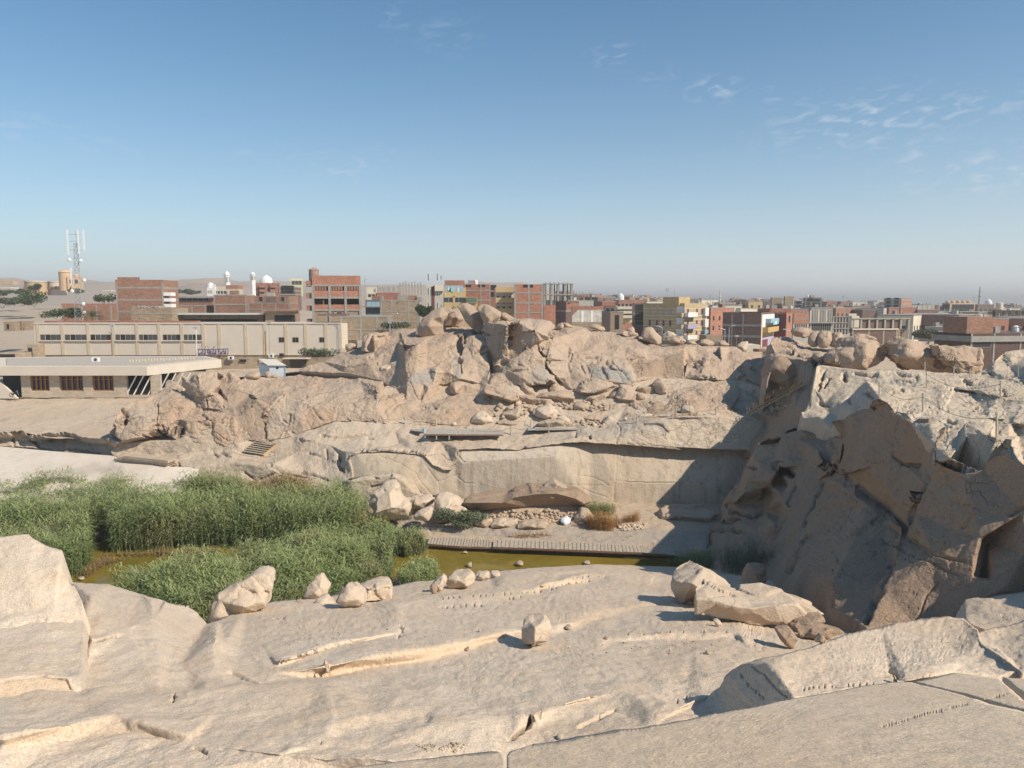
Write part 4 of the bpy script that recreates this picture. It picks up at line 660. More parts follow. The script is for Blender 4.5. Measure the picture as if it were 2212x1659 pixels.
hill_pat = [([D1(*p) for p in [(80,620),(720,600),(730,1060),(600,1000),(370,940),(100,960)]], '*warm', .35),([D1(*p) for p in [(120,1080),(220,980),(490,940),(495,1000),(440,1160),(120,1160)]], '*grey', .75),([D2(*p) for p in [(1220,540),(1480,540),(1990,500),(1985,800),(1350,830),(1300,700)]], '*warm', .95),([D2(*p) for p in [(690,650),(1000,660),(1260,720),(1270,890),(960,850),(710,830)]], '*grey', .9),
 ([D1(*p) for p in [(730,820),(830,850),(830,1080),(740,1060)]], '*grey', .6),([D1(*p) for p in [(1700,1000),(1800,1020),(2050,900),(2060,1150),(1840,1180)]], '*grey', .5),([D1(*p) for p in [(200,1400),(520,1180),(620,1200),(520,1320),(300,1420)]], '*warm', .6),([D1(*p) for p in [(560,1020),(700,1010),(900,1110),(850,1170),(620,1150)]], '*warm', .3),
 ([D6(*p) for p in [(0,990),(130,990),(120,1430),(0,1420)]], '*warm', .8),([D2(*p) for p in [(1250,600),(1480,560),(1980,420),(1985,800),(1700,790),(1350,830)]], '*dark', .3),([D1(*p) for p in [(1190,300),(1490,345),(1450,780),(1400,890),(1270,1000),(1200,700)]], '*dark', .22)]  # dark patches put shade of the undercut, left-facing rock into its colour
hill_crk = [(l, w, d * .5) for l, w, d in hill_crk]; lm = 0
hill_out = snap(remap(hill_out, K2)); hill_cr = [remap(c, K2) for c in hill_cr]
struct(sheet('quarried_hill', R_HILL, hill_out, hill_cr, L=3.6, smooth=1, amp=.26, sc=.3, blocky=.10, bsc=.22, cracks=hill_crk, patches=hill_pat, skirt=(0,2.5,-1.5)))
dm_out = [A2(1330,1420,98.6), A2(1420,1300,100.5), A2(1570,1310,100.5), D1(0,1400,100.4), D1(130,1390,100.6), D1(280,1420,100.4), D1(440,1430,100.2), D1(560,1370,101), D1(700,1320,101.8), D1(850,1300,102.2), D1(1000,1300,102.2), D1(1110,1320,101.8), D1(1200,1370,100.6), D1(1280,1460,99.2), D1(1300,1540,98.2), D1(1320,1570,97.8), D1(1270,1610,97.2), A3(740,1400,96.2), A3(500,1410,96.2), A3(300,1395,96.4), A3(100,1350,97), A3(0,1340,97.4), A2(1400,1480,97)]
struct(sheet('rock_dome', R_HILL, snap(dm_out),[[A3(100,1300,98.6), A3(250,1330,97.6), A3(500,1330,97), A3(700,1320,97)],[D1(300,1500,99.2), D1(600,1420,99.8), D1(900,1400,100), D1(1150,1460,99.2)],[D1(0,1460,99.8), D1(140,1450,99.8), D1(280,1520,99)],[A2(1410,1310,99.8), A2(1420,1440,97.6)]], L=3.6, smooth=4, amp=.3, sc=.35, cracks=[([A3(*p) for p in [(280,1250),(310,1265)]],3,.4),([D1(*p) for p in [(250,1460),(330,1470)]],2,.3),([A2(*p) for p in [(1400,1300),(1450,1320)]],3,.5)], patches=[([D1(*p) for p in [(500,1650),(900,1480),(1250,1500),(1250,1600),(1000,1659)]], '*warm', .5)], skirt=(0,1.5,-2)))
rm_out = [D2(1250,1350,94.5), D2(1100,1340,95), D2(950,1270,96), D2(900,1200,97.5), D2(980,1175,98), D2(1180,1180,98), D2(1260,1150,98.5), D2(1300,1125,98.8), D2(1490,1120,98.8), D2(1640,1090,99.5), D2(1750,1060,100), D2(1780,960,101.2), D2(1900,940,101.5), D2(2080,930,101.5), D2(2212,880,102.5), D6(300,1500,102.8), D6(600,1480,103), D6(830,1470,103), D6(990,1430,103.2), D6(1030,1460,103), D6(1100,1500,102), D6(1170,1540,101.5), A4(1350,1090,101), A4(1500,1060,101), A4(1580,1075,101), A4(1620,1090,100), A4(1560,1260,94.5), A4(1350,1330,92.6), A4(1150,1300,93), A4(800,1310,93), A4(480,1330,93), A4(300,1370,93.8)]
rm_cr = [[D2(1500,1130,98.4), D2(1560,1180,97), D2(1460,1250,96.2), D2(1300,1260,96)],[D2(1250,1180,98), D2(1300,1200,97), D2(1470,1220,96.6)],[D2(1780,960,101.2), D2(1760,1080,98.8), D2(1700,1200,96.2)],[D2(2080,930,101.5), D2(2212,1010,99.5)],[A4(780,1080,101), A4(850,1160,98.6), A4(1130,1260,94.4)],[A4(1250,1100,101), A4(1180,1200,98), A4(1130,1260,94.6)],[A4(1140,1260,94.6), A4(1190,1160,98.2), A4(1250,1110,99.4), A4(1330,1160,98.4), A4(1430,1220,96.6)],[A4(1250,1110,99.4), A4(1250,1130,98.4), A4(1360,1180,97.4)],[A4(1370,1100,100.6), A4(1420,1180,97.6), A4(1580,1110,99.4)]]
struct(sheet('stained_rock_mass', R_HILL, snap(rm_out), rm_cr, L=3.6, smooth=2, amp=.35, sc=.4, blocky=.12, bsc=.35, cracks=[([D2(*p) for p in [(1240,1200),(1330,1230),(1460,1220)]],2.8,.8),([D2(*p) for p in [(1250,1240),(1400,1260)]],2.4,.6),([D2(*p) for p in [(1490,1125),(1550,1150)]],2.4,.5),([D2(*p) for p in [(880,1220),(940,1215)]],2.4,.5),([A4(*p) for p in [(1140,1260),(1210,1290),(1280,1310)]],2.6,.6)],
 patches=[([D2(*p) for p in [(950,1190),(1250,1180),(1240,1350),(1050,1340)]], '*warm', .9),([D2(*p) for p in [(1480,1180),(2212,1000),(2212,1290),(1640,1340),(1480,1290)]], '*warm', .75),([A4(*p) for p in [(1140,1260),(1190,1160),(1250,1110),(1350,1090),(1600,1080),(1560,1240),(1300,1310)]], '*grey', .6),([D2(*p) for p in [(1500,1150),(1800,1100),(1820,1280),(1640,1320),(1480,1250)]], '*dark', .2)], skirt=(0,1.5,-2)))
cl_out = [B4(600,1700,69), B4(690,1290,73.5), B4(705,1150,76), B4(830,1020,78), B4(830,900,79), B4(890,800,79), B4(1000,700,79), B4(1060,520,78), B4(1150,372,77), B4(1200,380,76), B4(1330,372,75), B4(1365,290,74.5), B4(1430,285,74), B4(1530,265,73), B4(1700,290,71.5), B4(1870,290,70),
 B5(550,400,62), B5(620,400,60), B5(680,370,58), B5(750,320,56), B5(820,300,54), B5(880,290,52), B5(885,260,50), B5(915,215,48.5), B5(985,200,47), B5(1040,232,46), B5(1065,270,45.5), B5(1090,312,45), B5(1150,325,44), B5(1205,335,43), B5(1225,370,42.4), B5(1258,402,42), B5(1300,380,41.5), B5(1385,368,40.5), B5(1390,420,40), B5(1425,455,39.5), B5(1480,450,39), B5(1530,440,38.5), B5(1515,490,38), B5(1480,535,37.6), B5(1440,590,37), B5(1425,660,36.4), B5(1428,745,35.8), B5(1500,790,35), B5(1600,830,34.2), B5(1700,855,33.5), B5(1870,830,32.8), B5(1890,760,32.6), B5(1960,700,32.2), B5(2080,690,31.5), B5(2180,770,30.8), B5(2400,800,29.5), B5(4300,850,28.5),
 C4(4300,0,31), C4(4300,560,29), C4(2500,560,28.5), C4(2212,640,28.5), C4(1900,700,28.5), C4(1600,760,28.5), C4(1130,830,29), C4(990,900,30.5), C4(700,880,36), C4(520,700,46), C4(440,560,52), C4(250,480,58), C4(200,420,61)]
cl_cr = [
 [B4(1150,372,77), B4(1110,480,75.5), B4(1060,700,74.5), B4(960,880,74.5)],[B4(1200,380,76), B4(1290,520,73.5), B4(1340,370,74.6)],[B4(1365,290,74.5), B4(1345,470,73), B4(1420,480,72), B4(1530,490,70.5)],[B4(1500,350,72.5), B4(1750,310,71), B4(1860,290,70)],[B4(1520,270,73), B4(1560,300,72), B4(1740,300,71.2)],
 [B4(1330,590,71.8), B4(1520,570,69.5), B4(1530,490,70.5)],[B4(1330,600,74), B4(1290,700,73.5), B4(1400,740,72)],[B4(1330,590,71.8), B4(1280,690,71.5), B4(1280,760,72), B4(1180,760,73.2), B4(1040,800,74)],[B4(1200,770,74.5), B4(1180,880,74.5), B4(1260,820,74)],[B4(830,900,79), B4(960,900,75.5), B4(1200,950,73), B4(1330,1000,70)],[B4(705,1150,76), B4(860,1120,73.5), B4(1000,1060,72.5), B4(1140,1130,69), B4(1240,1230,65.5)],
 [B4(1520,570,69.5), B4(1420,740,69), B4(1360,860,67.5), B4(1300,1100,64.5), B4(1290,1300,62)],[B4(1660,430,67.5), B4(1650,560,66.5), B4(1560,760,65.5), B4(1440,1020,63), B4(1360,1300,60)],[B4(1740,400,67.5), B4(1790,440,66), B4(1740,540,65.2), B4(1660,560,66.5)],[B4(1780,310,69), B4(1850,330,66.5), B4(1830,400,66), B4(1750,400,67)],
 [B4(1660,700,64.5), B4(1560,900,62.5), B4(1480,1080,60)],[B4(1800,620,61.5), B4(1700,760,61.8), B4(1600,960,59.5), B4(1520,1200,56)],
 [B5(680,370,58), B5(660,560,57.5), B5(610,800,57.5)],[B5(880,290,52), B5(830,450,51.2), B5(760,650,50.6), B5(700,850,51)],[B5(720,320,56), B5(640,640,56), B5(620,700,56.8)],[B5(1240,400,42.4), B5(1150,520,43.2), B5(1080,680,43.6), B5(1060,760,43.4)],[B5(1430,460,39.5), B5(1390,620,39.2), B5(1380,800,38)],
 [B5(1060,760,43.4), B5(1180,775,42), B5(1300,790,40.3), B5(1380,800,38.6)],[B5(700,850,51), B5(900,780,46.5), B5(1060,750,43.4)],
 [B5(480,760,62), B5(560,820,59), B5(700,862,52.6), B5(850,810,48.2), B5(920,880,45.8), B5(1050,1030,42), B5(1180,1200,38.6), B5(1200,1310,36.8)],[B5(700,862,52.6), B5(760,930,50.6), B5(900,1030,46.6), B5(1060,1140,42.4), B5(1190,1310,37.4)],[B5(600,900,56), B5(720,890,53.4), B5(900,1060,48), B5(1060,1180,43.8), B5(1190,1330,38.2)],
 [B5(580,930,55), B5(740,1040,48.5), B5(880,1150,44.5), B5(1000,1250,41.2), B5(1140,1360,37.8), B5(1200,1400,36.4)], 
 [B5(1310,990,37.3), B5(1290,1060,37), B5(1190,1180,38.4)],[B5(1310,1000,37.3), B5(1270,1200,36.2), B5(1210,1320,36.4)],[B5(1290,1060,38.4), B5(1220,1200,38.2)],[B5(1430,800,36.6), B5(1340,930,37), B5(1300,1060,36.5)],
 [C4(1380,20,35.6), C4(1330,260,32.8), C4(1240,450,30.8), C4(1130,700,29.4)],[C4(1370,60,37), C4(1290,290,34.5), C4(1210,420,33)],[C4(900,380,34.5), C4(910,560,33), C4(990,700,31)],
 [C4(1910,90,30), C4(1870,250,29.4), C4(1860,350,29), C4(2000,370,28.4), C4(2090,430,28)],[C4(2030,30,30.6), C4(1960,100,31), C4(1940,360,29.8)],[C4(1910,90,28.5), C4(2212,-80,29.6)],[C4(1600,230,30.8), C4(1860,350,29)],[C4(2212,200,28.6), C4(2090,430,28), C4(1800,560,28.4)],
]
cl_crk = [([B5(*p) for p in q], w, d) for q, w, d in [([(480,760),(600,830),(700,862)],3,.6),([(1380,860),(1340,930),(1290,1060),(1210,1280)],3,.35),([(1150,960),(1100,1030)],2.5,.12),([(1780,1200),(1680,1310)],3,.15),([(2100,1210),(2212,1130)],4,.2),([(1220,1420),(1450,1560),(1700,1600)],3,.12),([(600,730),(590,790)],3,.25),([(1060,690),(1180,775),(1300,790)],3,.2)]]
cl_crk += [([B4(*p) for p in q], w, d) for q, w, d in [([(1700,700),(1600,950),(1540,1080)],3,.4),([(1460,740),(1400,900)],3,.5),([(1330,600),(1440,640)],5,1.0),([(1540,1210),(1600,1180)],3.5,.5),([(1280,1200),(1330,1100)],3.5,.6),([(860,1050),(980,1020)],3,.6),([(760,1130),(900,1110),(1000,1130)],3,.5),([(900,960),(1100,1000),(1180,960)],3.5,.7),([(1060,580),(1120,590)],2.5,.4)]]
cl_crk += [([C4(*p) for p in q], w, d) for q, w, d in [([(1320,260),(1220,470),(1140,660)],4,.35),([(1620,380),(1560,480),(1480,640)],2.5,.08),([(720,80),(660,200),(600,320)],4,.3),([(900,390),(905,560)],3,.15),([(1250,100),(1550,250),(1750,330)],2.5,.08)]]
cl_hol = [([B5(*p) for p in q], st, sz, dp) for q, st, sz, dp in [([(660,1020),(760,1090),(870,1190),(1000,1290),(1130,1380)],7,3.0,.1),([(640,1160),(760,1300),(850,1430),(960,1560)],9,2.6,.08),([(1360,1215),(1600,1235)],12,3,.1),([(1390,1410),(1540,1445)],11,3.2,.1),([(550,1530),(650,1640)],9,3.0,.1),([(860,760),(1000,740),(1200,780)],8,2.6,.08),([(920,860),(1110,1140)],11,2.6,.08),([(1380,1560),(1700,1640)],10,2.8,.08)]]
cl_hol += [([C4(*p) for p in q], st, sz, dp) for q, st, sz, dp in [([(900,190),(990,320),(1110,400)],7,3,.1),([(1370,210),(1440,250),(1500,290)],7,3.2,.1),([(1410,560),(1600,580)],9,2.8,.08),([(1760,400),(1850,420)],8,3.5,.08),([(1330,400),(1520,490)],9,2.6,.08),([(840,280),(1000,340)],9,2.5,.06)]]
cl_pat = [([B5(*p) for p in [(700,862),(850,810),(920,880),(1050,1030),(1180,1200),(1200,1310),(1060,1140),(900,1030),(760,930)]], '*warm', .95),([B5(*p) for p in [(1220,1370),(1560,1400),(1700,1600),(1400,1560),(1200,1450)]], '*warm', .35),([B5(*p) for p in [(1090,690),(1240,420),(1380,480),(1380,800),(1080,740)]], '*warm', .4),([B4(*p) for p in [(1520,1180),(1620,1160),(1540,1260)]], '*warm', .7)]
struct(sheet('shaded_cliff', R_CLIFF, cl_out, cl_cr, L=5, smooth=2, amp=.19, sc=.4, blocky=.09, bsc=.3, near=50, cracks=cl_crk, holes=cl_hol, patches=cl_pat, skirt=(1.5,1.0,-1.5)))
te = [P(*q) for q in (B4(600,1700,69), B4(690,1290,73.5), B4(720,1150,76.2), B4(850,1020,78.2), B4(850,900,79.2), B4(910,800,79.2), B4(1020,700,79.2), B4(1080,520,78.2), B4(1170,385,77.2), B4(1365,300,75), B4(1560,280,73.3), B4(1800,300,71.2), B5(640,410,60))]
ev = [p * (.985 + .185 * j / 4) + Vector((.3 + .7 * j / 4,0,-.25 * j)) for p in te for j in range(5)]; ef = []
for i in range(len(te) - 1):
 for j in range(4): a = i * 5 + j; ef += [(a, a + 1, a + 6),(a, a + 6, a + 5)]
ev, ef = refine(np.array([tuple(p) for p in ev]), np.array(ef), lambda uv: np.full(len(uv),6.0),6)
ev = ev + vnormals(ev, ef) * (.5 * fbm(ev, .5,5,3) + .3 * (cells(ev, .4,5)[2] - .5))[:, None]
ev2 = ev + np.array([2.6,.5,1.0]); struct(mesh_np('trench_end_sun_block', np.concatenate([ev, ev2]), np.concatenate([ef, ef + len(ev)]), R_CLIFF))  # unseen sheets added behind the cliff; the raised copy blocks sun leaks
pp = [(23,33),(22,27),(21.2,22),(19.5,15),(24,12),(42,12),(42,36)]
V_ = [(x, y, z) for z in (-14,-6.2) for x, y in pp] + [(32,24,-5.4)]; n = len(pp); T_ = []
for i in range(n): j = (i + 1) % n; T_ += [(i, j, n + j),(i, n + j, n + i),(n + i, n + j, 2 * n)]
V_, T_ = refine(np.array(V_, float), np.array(T_), lambda uv: np.full(len(uv),60.0),5); V_ = V_ + .8 * np.stack([fbm(V_, .3,4, k) for k in (1,2,3)],1)
struct(mesh_np('cliff_shoulder', V_, T_, R_CLIFF))
pt_out = [A5(290,1290,74), A5(370,1170,76.5), A5(395,1050,79), A5(420,900,83), A5(440,885,84), A5(600,900,82), A5(860,935,78), A5(960,930,78), A5(1120,925,78), A5(1360,945,75), A5(1600,955,73), A5(1800,960,70), A5(1900,900,72), A5(1960,850,72), A5(2060,770,74), A5(2140,755,74), A5(2300,740,74), A5(3600,760,74), A5(4400,1000,55), A5(4600,1300,40), B5(4500,820,29.5), B5(2560,770,30.5),
 B5(2212,780,31.2), B5(2160,730,31.5), B5(2130,660,32.2), B5(2120,540,33.6), B5(2060,530,33.8), B5(1980,530,33.8), B5(1940,515,34.2), B5(1900,500,34.6), B5(1840,490,35), B5(1700,520,36), B5(1660,640,35.6), B5(1560,705,35.2), B5(1700,780,34.2), B5(1800,830,33.2), B5(1650,850,35.5), B5(1400,760,40), B5(1300,700,43), B5(1100,600,51), B5(900,500,60), B5(700,520,66), A5(600,1400,68), A5(540,1430,69), A5(480,1470,70), A5(420,1400,71.5), A5(310,1355,73), A5(290,1320,73.8)]
pt_cr = [
 [A5(430,880,83), A5(460,1000,80.5), A5(400,1100,78), A5(500,1260,73.5)],[A5(500,1260,73.5), A5(560,1120,76), A5(700,1000,78), A5(850,1020,76), A5(940,1060,72), A5(1040,1050,71), A5(1220,1080,66), A5(1240,1080,65)],
 [A5(620,1360,66), A5(680,1330,64), A5(760,1300,60), A5(880,1260,55), A5(960,1160,55), A5(1100,1100,60), A5(1240,1085,63), A5(1500,1060,62), A5(1600,1085,59), A5(1770,1110,54)],
 [A5(1240,1085,65), A5(1320,1000,70), A5(1560,985,70), A5(1680,1010,67), A5(1760,1060,62), A5(1770,1110,58)],[A5(1240,1085,63.6), A5(1400,1090,62), A5(1500,1055,63), A5(1620,1090,60), A5(1770,1115,57)],
 [A5(960,1180,52), A5(1080,1290,44.5), A5(1200,1320,43), A5(1340,1295,43.6), A5(1500,1330,41), A5(1800,1345,39.5), A5(1900,1340,39.4), A5(2100,1380,37), A5(2400,1420,35)],
 [A5(1210,1330,42.6), A5(1240,1390,41.6), A5(1390,1340,41.6), A5(1400,1400,39.6), A5(1530,1430,38.8)],[A5(1530,1400,39.4), A5(1700,1400,38.4), A5(1640,1560,36.6), A5(1560,1690,35.2)],[A5(1530,1430,38.4), A5(1440,1600,36.8), A5(1430,1740,35.9)],
 [A5(1720,1380,38.8), A5(1800,1345,39.4), A5(1880,1340,39.6), A5(2080,1370,38.2), A5(2160,1420,37), A5(2170,1490,36)],[A5(1830,1465,36.3), A5(1960,1490,35.4), A5(2080,1500,35), A5(2170,1500,35)],[A5(1720,1380,38.8), A5(1700,1560,36.8), A5(1750,1640,35.6), A5(1880,1720,34.2)],
 [A5(1980,1160,46), A5(2212,1210,42)],[A5(1980,1165,46.6), A5(2212,1130,47)],[A5(1900,1000,66), A5(2212,1050,55)],[A5(1950,940,68), A5(2212,1000,60)],
 [A5(1930,900,70), A5(1960,935,68), A5(2110,930,68.4)],[A5(2010,830,73), A5(2090,830,71.5), A5(2120,900,69)],
 [A5(310,1350,73), A5(440,1330,71.5), A5(600,1345,70)],[A5(300,1200,77), A5(350,1130,77), A5(370,1280,74)],[A5(450,1150,76), A5(500,1260,74.5), A5(640,1240,71)],
]
pt_crk = [([A5(*p) for p in q], w, d) for q, w, d in [([(480,940),(450,1040),(430,1100)],3,.5),([(530,1000),(480,1080)],3,.6),([(660,960),(660,1010)],4,.7),([(700,1180),(710,1210)],3,.4),([(840,1130),(900,1165)],3,.4),([(340,1130),(300,1260)],4,.8),([(1060,1130),(1150,1100),(1170,1110)],2.6,.4),([(740,960),(940,980)],2.6,.4),([(1120,960),(1290,990)],2.4,.35),([(1170,1025),(1220,1030),(1280,1010)],2.2,.3),([(1540,1370),(1610,1375)],5,.2),([(1690,1020),(1750,1050)],3,.4),([(2030,1110),(2060,1140)],3.5,.2),([(1850,960),(1940,975)],2.2,.3),([(2050,980),(2110,990)],2,.2),([(450,1210),(510,1230)],3,.4),([(1110,840),(1110,900)],2,.2)]]
pt_crk += [([B5(*p) for p in q], w, d) for q, w, d in [([(1440,745),(1640,835)],3.5,.15),([(1500,480),(1640,470)],2,.06),([(1460,540),(1640,640)],1.8,.04),([(1560,480),(1700,430)],1.8,.05)]]
struct(sheet('sunlit_plateau', R_PLAT, pt_out, pt_cr, L=5, smooth=1, amp=.17, sc=.5, cracks=pt_crk, skirt=(0,1,-2), ridge=.06, patches=[([A5(*p) for p in [(430,900),(700,960),(600,1300),(380,1250)]], '*warm', .3),([A5(*p) for p in [(2000,1150),(2300,1200),(2300,1080)]], '*warm', .4)]))
gy_out = [B4(1090,140,92), B4(1180,120,92), B4(1300,60,92.5), B4(1350,-20,93), A4(1600,1180,90), A4(1640,1110,89), A4(1660,1050,88.5), A4(1780,1060,87), A4(1850,1010,86), A4(1860,900,85), A4(1900,1000,82), A4(1860,1140,80), A4(1800,1250,77), A4(1760,1340,75), A4(1900,1420,72), A4(1960,1480,71), A4(1700,1560,76), A4(1600,1600,80), B4(1200,420,86), B4(1050,440,89.6), B4(1100,330,90.2), B4(1200,200,91.4)]
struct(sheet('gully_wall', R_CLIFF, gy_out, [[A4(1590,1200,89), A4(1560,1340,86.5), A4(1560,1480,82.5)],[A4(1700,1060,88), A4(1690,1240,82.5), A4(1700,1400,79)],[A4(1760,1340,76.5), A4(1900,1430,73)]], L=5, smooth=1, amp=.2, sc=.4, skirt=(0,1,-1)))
R1 = [A4(1400,1040,94), A4(1420,900,97), A4(1440,820,99), A4(1460,760,100), A4(1440,720,101), A4(1470,690,102), A4(1500,650,106), A4(1640,645,108), A4(1700,660,108), A4(1800,700,108), A4(1900,740,104), A4(2000,760,102), A4(2212,790,98), A5(640,800,96), A5(860,920,82), A5(600,905,84), A5(430,890,85), A4(1870,870,87), A4(1700,830,92), A4(1520,820,94), A4(1480,880,93), A4(1440,1000,92)]
struct(sheet('plateau_rim', R_HILL, R1,[[A4(1480,700,100), A4(1520,780,98), A4(1660,790,97), A4(1700,760,98)],[A4(1500,700,101.5), A4(1600,740,100), A4(1670,740,100)],[A4(1680,820,95), A4(1740,770,98), A4(1850,810,94), A4(1860,860,90)],[A4(1850,850,90), A4(1860,790,94), A4(2000,800,92), A4(2010,850,88), A4(1920,880,86)],[A4(1700,740,101), A4(1850,770,99), A4(2050,780,96)]], L=4, smooth=2, amp=.3, sc=.4, blocky=.12, cracks=[([A4(*p) for p in [(1500,770),(1660,790)]],2.6,.8),([A4(*p) for p in [(1700,800),(1850,850)]],2.4,.5),([A4(*p) for p in [(1500,700),(1670,740),(1670,780)]],1.8,.4),([A4(*p) for p in [(1780,820),(1900,880),(1990,860)]],2.4,.6)]))
struct(mesh_np('bedrock_base', [(-160,-30,-26.5),(160,-30,-26.5),(160,130,-26.5),(-160,130,-26.5)],[(0,1,2,3)], DIRT))
def grid_sheet(name, mat, xs, ys, zf):
 X, Y = np.meshgrid(xs, ys); p = np.stack([X.ravel(), Y.ravel(),0 * X.ravel()],1); p[:, 2] = zf(p)
 n = len(xs); i = (np.arange(len(ys) - 1)[:, None] * n + np.arange(n - 1)[None]).ravel()
 return struct(mesh_np(name, p, np.stack([i, i + 1, i + n + 1, i + n],1), mat, smooth=True))
PLAIN = rock_mat('dusty_ground', (.40,.32,.24),(.45,.37,.29),(.42,.32,.22),.12, speck=.15, bump=.3, cracks=0, stain=.5)
def plain_z(p):
 x, y = p[:, 0], p[:, 1]
 z = -12.5 + .6 * fbm(p, .02,3,5) + 0 * x
 z = z + np.clip((x + 60) / 60,0,1) * np.clip((300 - y) / 120,0,1) * .5
 z = z - 9 * np.clip((168 - y) / 14,0,1)
 k = np.clip((-x - 85 - .05 * y) / 70,0,1) * np.clip((y - 180) / 220,0,1) * np.clip((900 - y) / 300,0,1)
 z = z + k * (9.5 + 2 * fbm(p, .012,4,8))
 return z
grid_sheet('desert_plain', PLAIN, np.concatenate([np.linspace(-16000,-900,14), np.linspace(-800,900,120), np.linspace(1000,16000,14)]), np.concatenate([np.linspace(107,900,110), np.geomspace(930,24000,24)]), plain_z)
DUNE = rock_mat('dune_sand', (.53,.40,.27),(.50,.37,.25),(.50,.36,.26),.01, speck=.08, bump=.2, cracks=0, stain=.6)
def hills(name, u0, u1, D, prof, seed, wid=260, rocky=1.0, mat=None):
 us = np.linspace(u0, u1,140); rows = 16; V = []
 pu = np.array([p[0] for p in prof]); pv = np.array([p[1] for p in prof])
 for j in range(rows):
  t = j / (rows - 1); dd = D + (t - .5) * wid * 2.2
  prof_t = math.sin(math.pi * t) ** .8
  for u in us:
   top = (HOR - np.interp(u, pu, pv)) / FPX * D; base = -13
   x = (u - CU) / FPX * D * (1 + (t - .5) * .04)
   V.append((x, dd, base + (top - base) * prof_t))
 V = np.array(V); amp = (V[:, 2] + 13) / 60
 V[:, 2] += fbm(V, .006,6, seed) * 22 * np.clip(amp, 0,1) * rocky
 n = len(us); i = (np.arange(rows - 1)[:, None] * n + np.arange(n - 1)[None]).ravel()
 return struct(mesh_np(name, V, np.stack([i, i + 1, i + n + 1, i + n],1), mat or DUNE, smooth=True))
hills('dune_hills', -200,1300,2400,[(-200,612),(0,606),(50,600),(130,612),(190,604),(240,612),(360,612),(420,606),(450,604),(480,602),(520,606),(620,610),(790,616),(860,616),(960,618),(1060,612),(1130,613),(1230,640),(1300,660)],4,400,.7)
hills('rocky_hills', 300,960,1700,[(300,660),(380,640),(440,618),(480,614),(560,620),(640,640),(720,622),(780,616),(820,618),(860,622),(900,632),(960,660)],9,300,1.0, rock_mat('dark_desert_rock', (.42,.29,.21),(.46,.34,.25),(.33,.23,.17),.012, speck=.1, bump=.2, cracks=0, stain=.8))
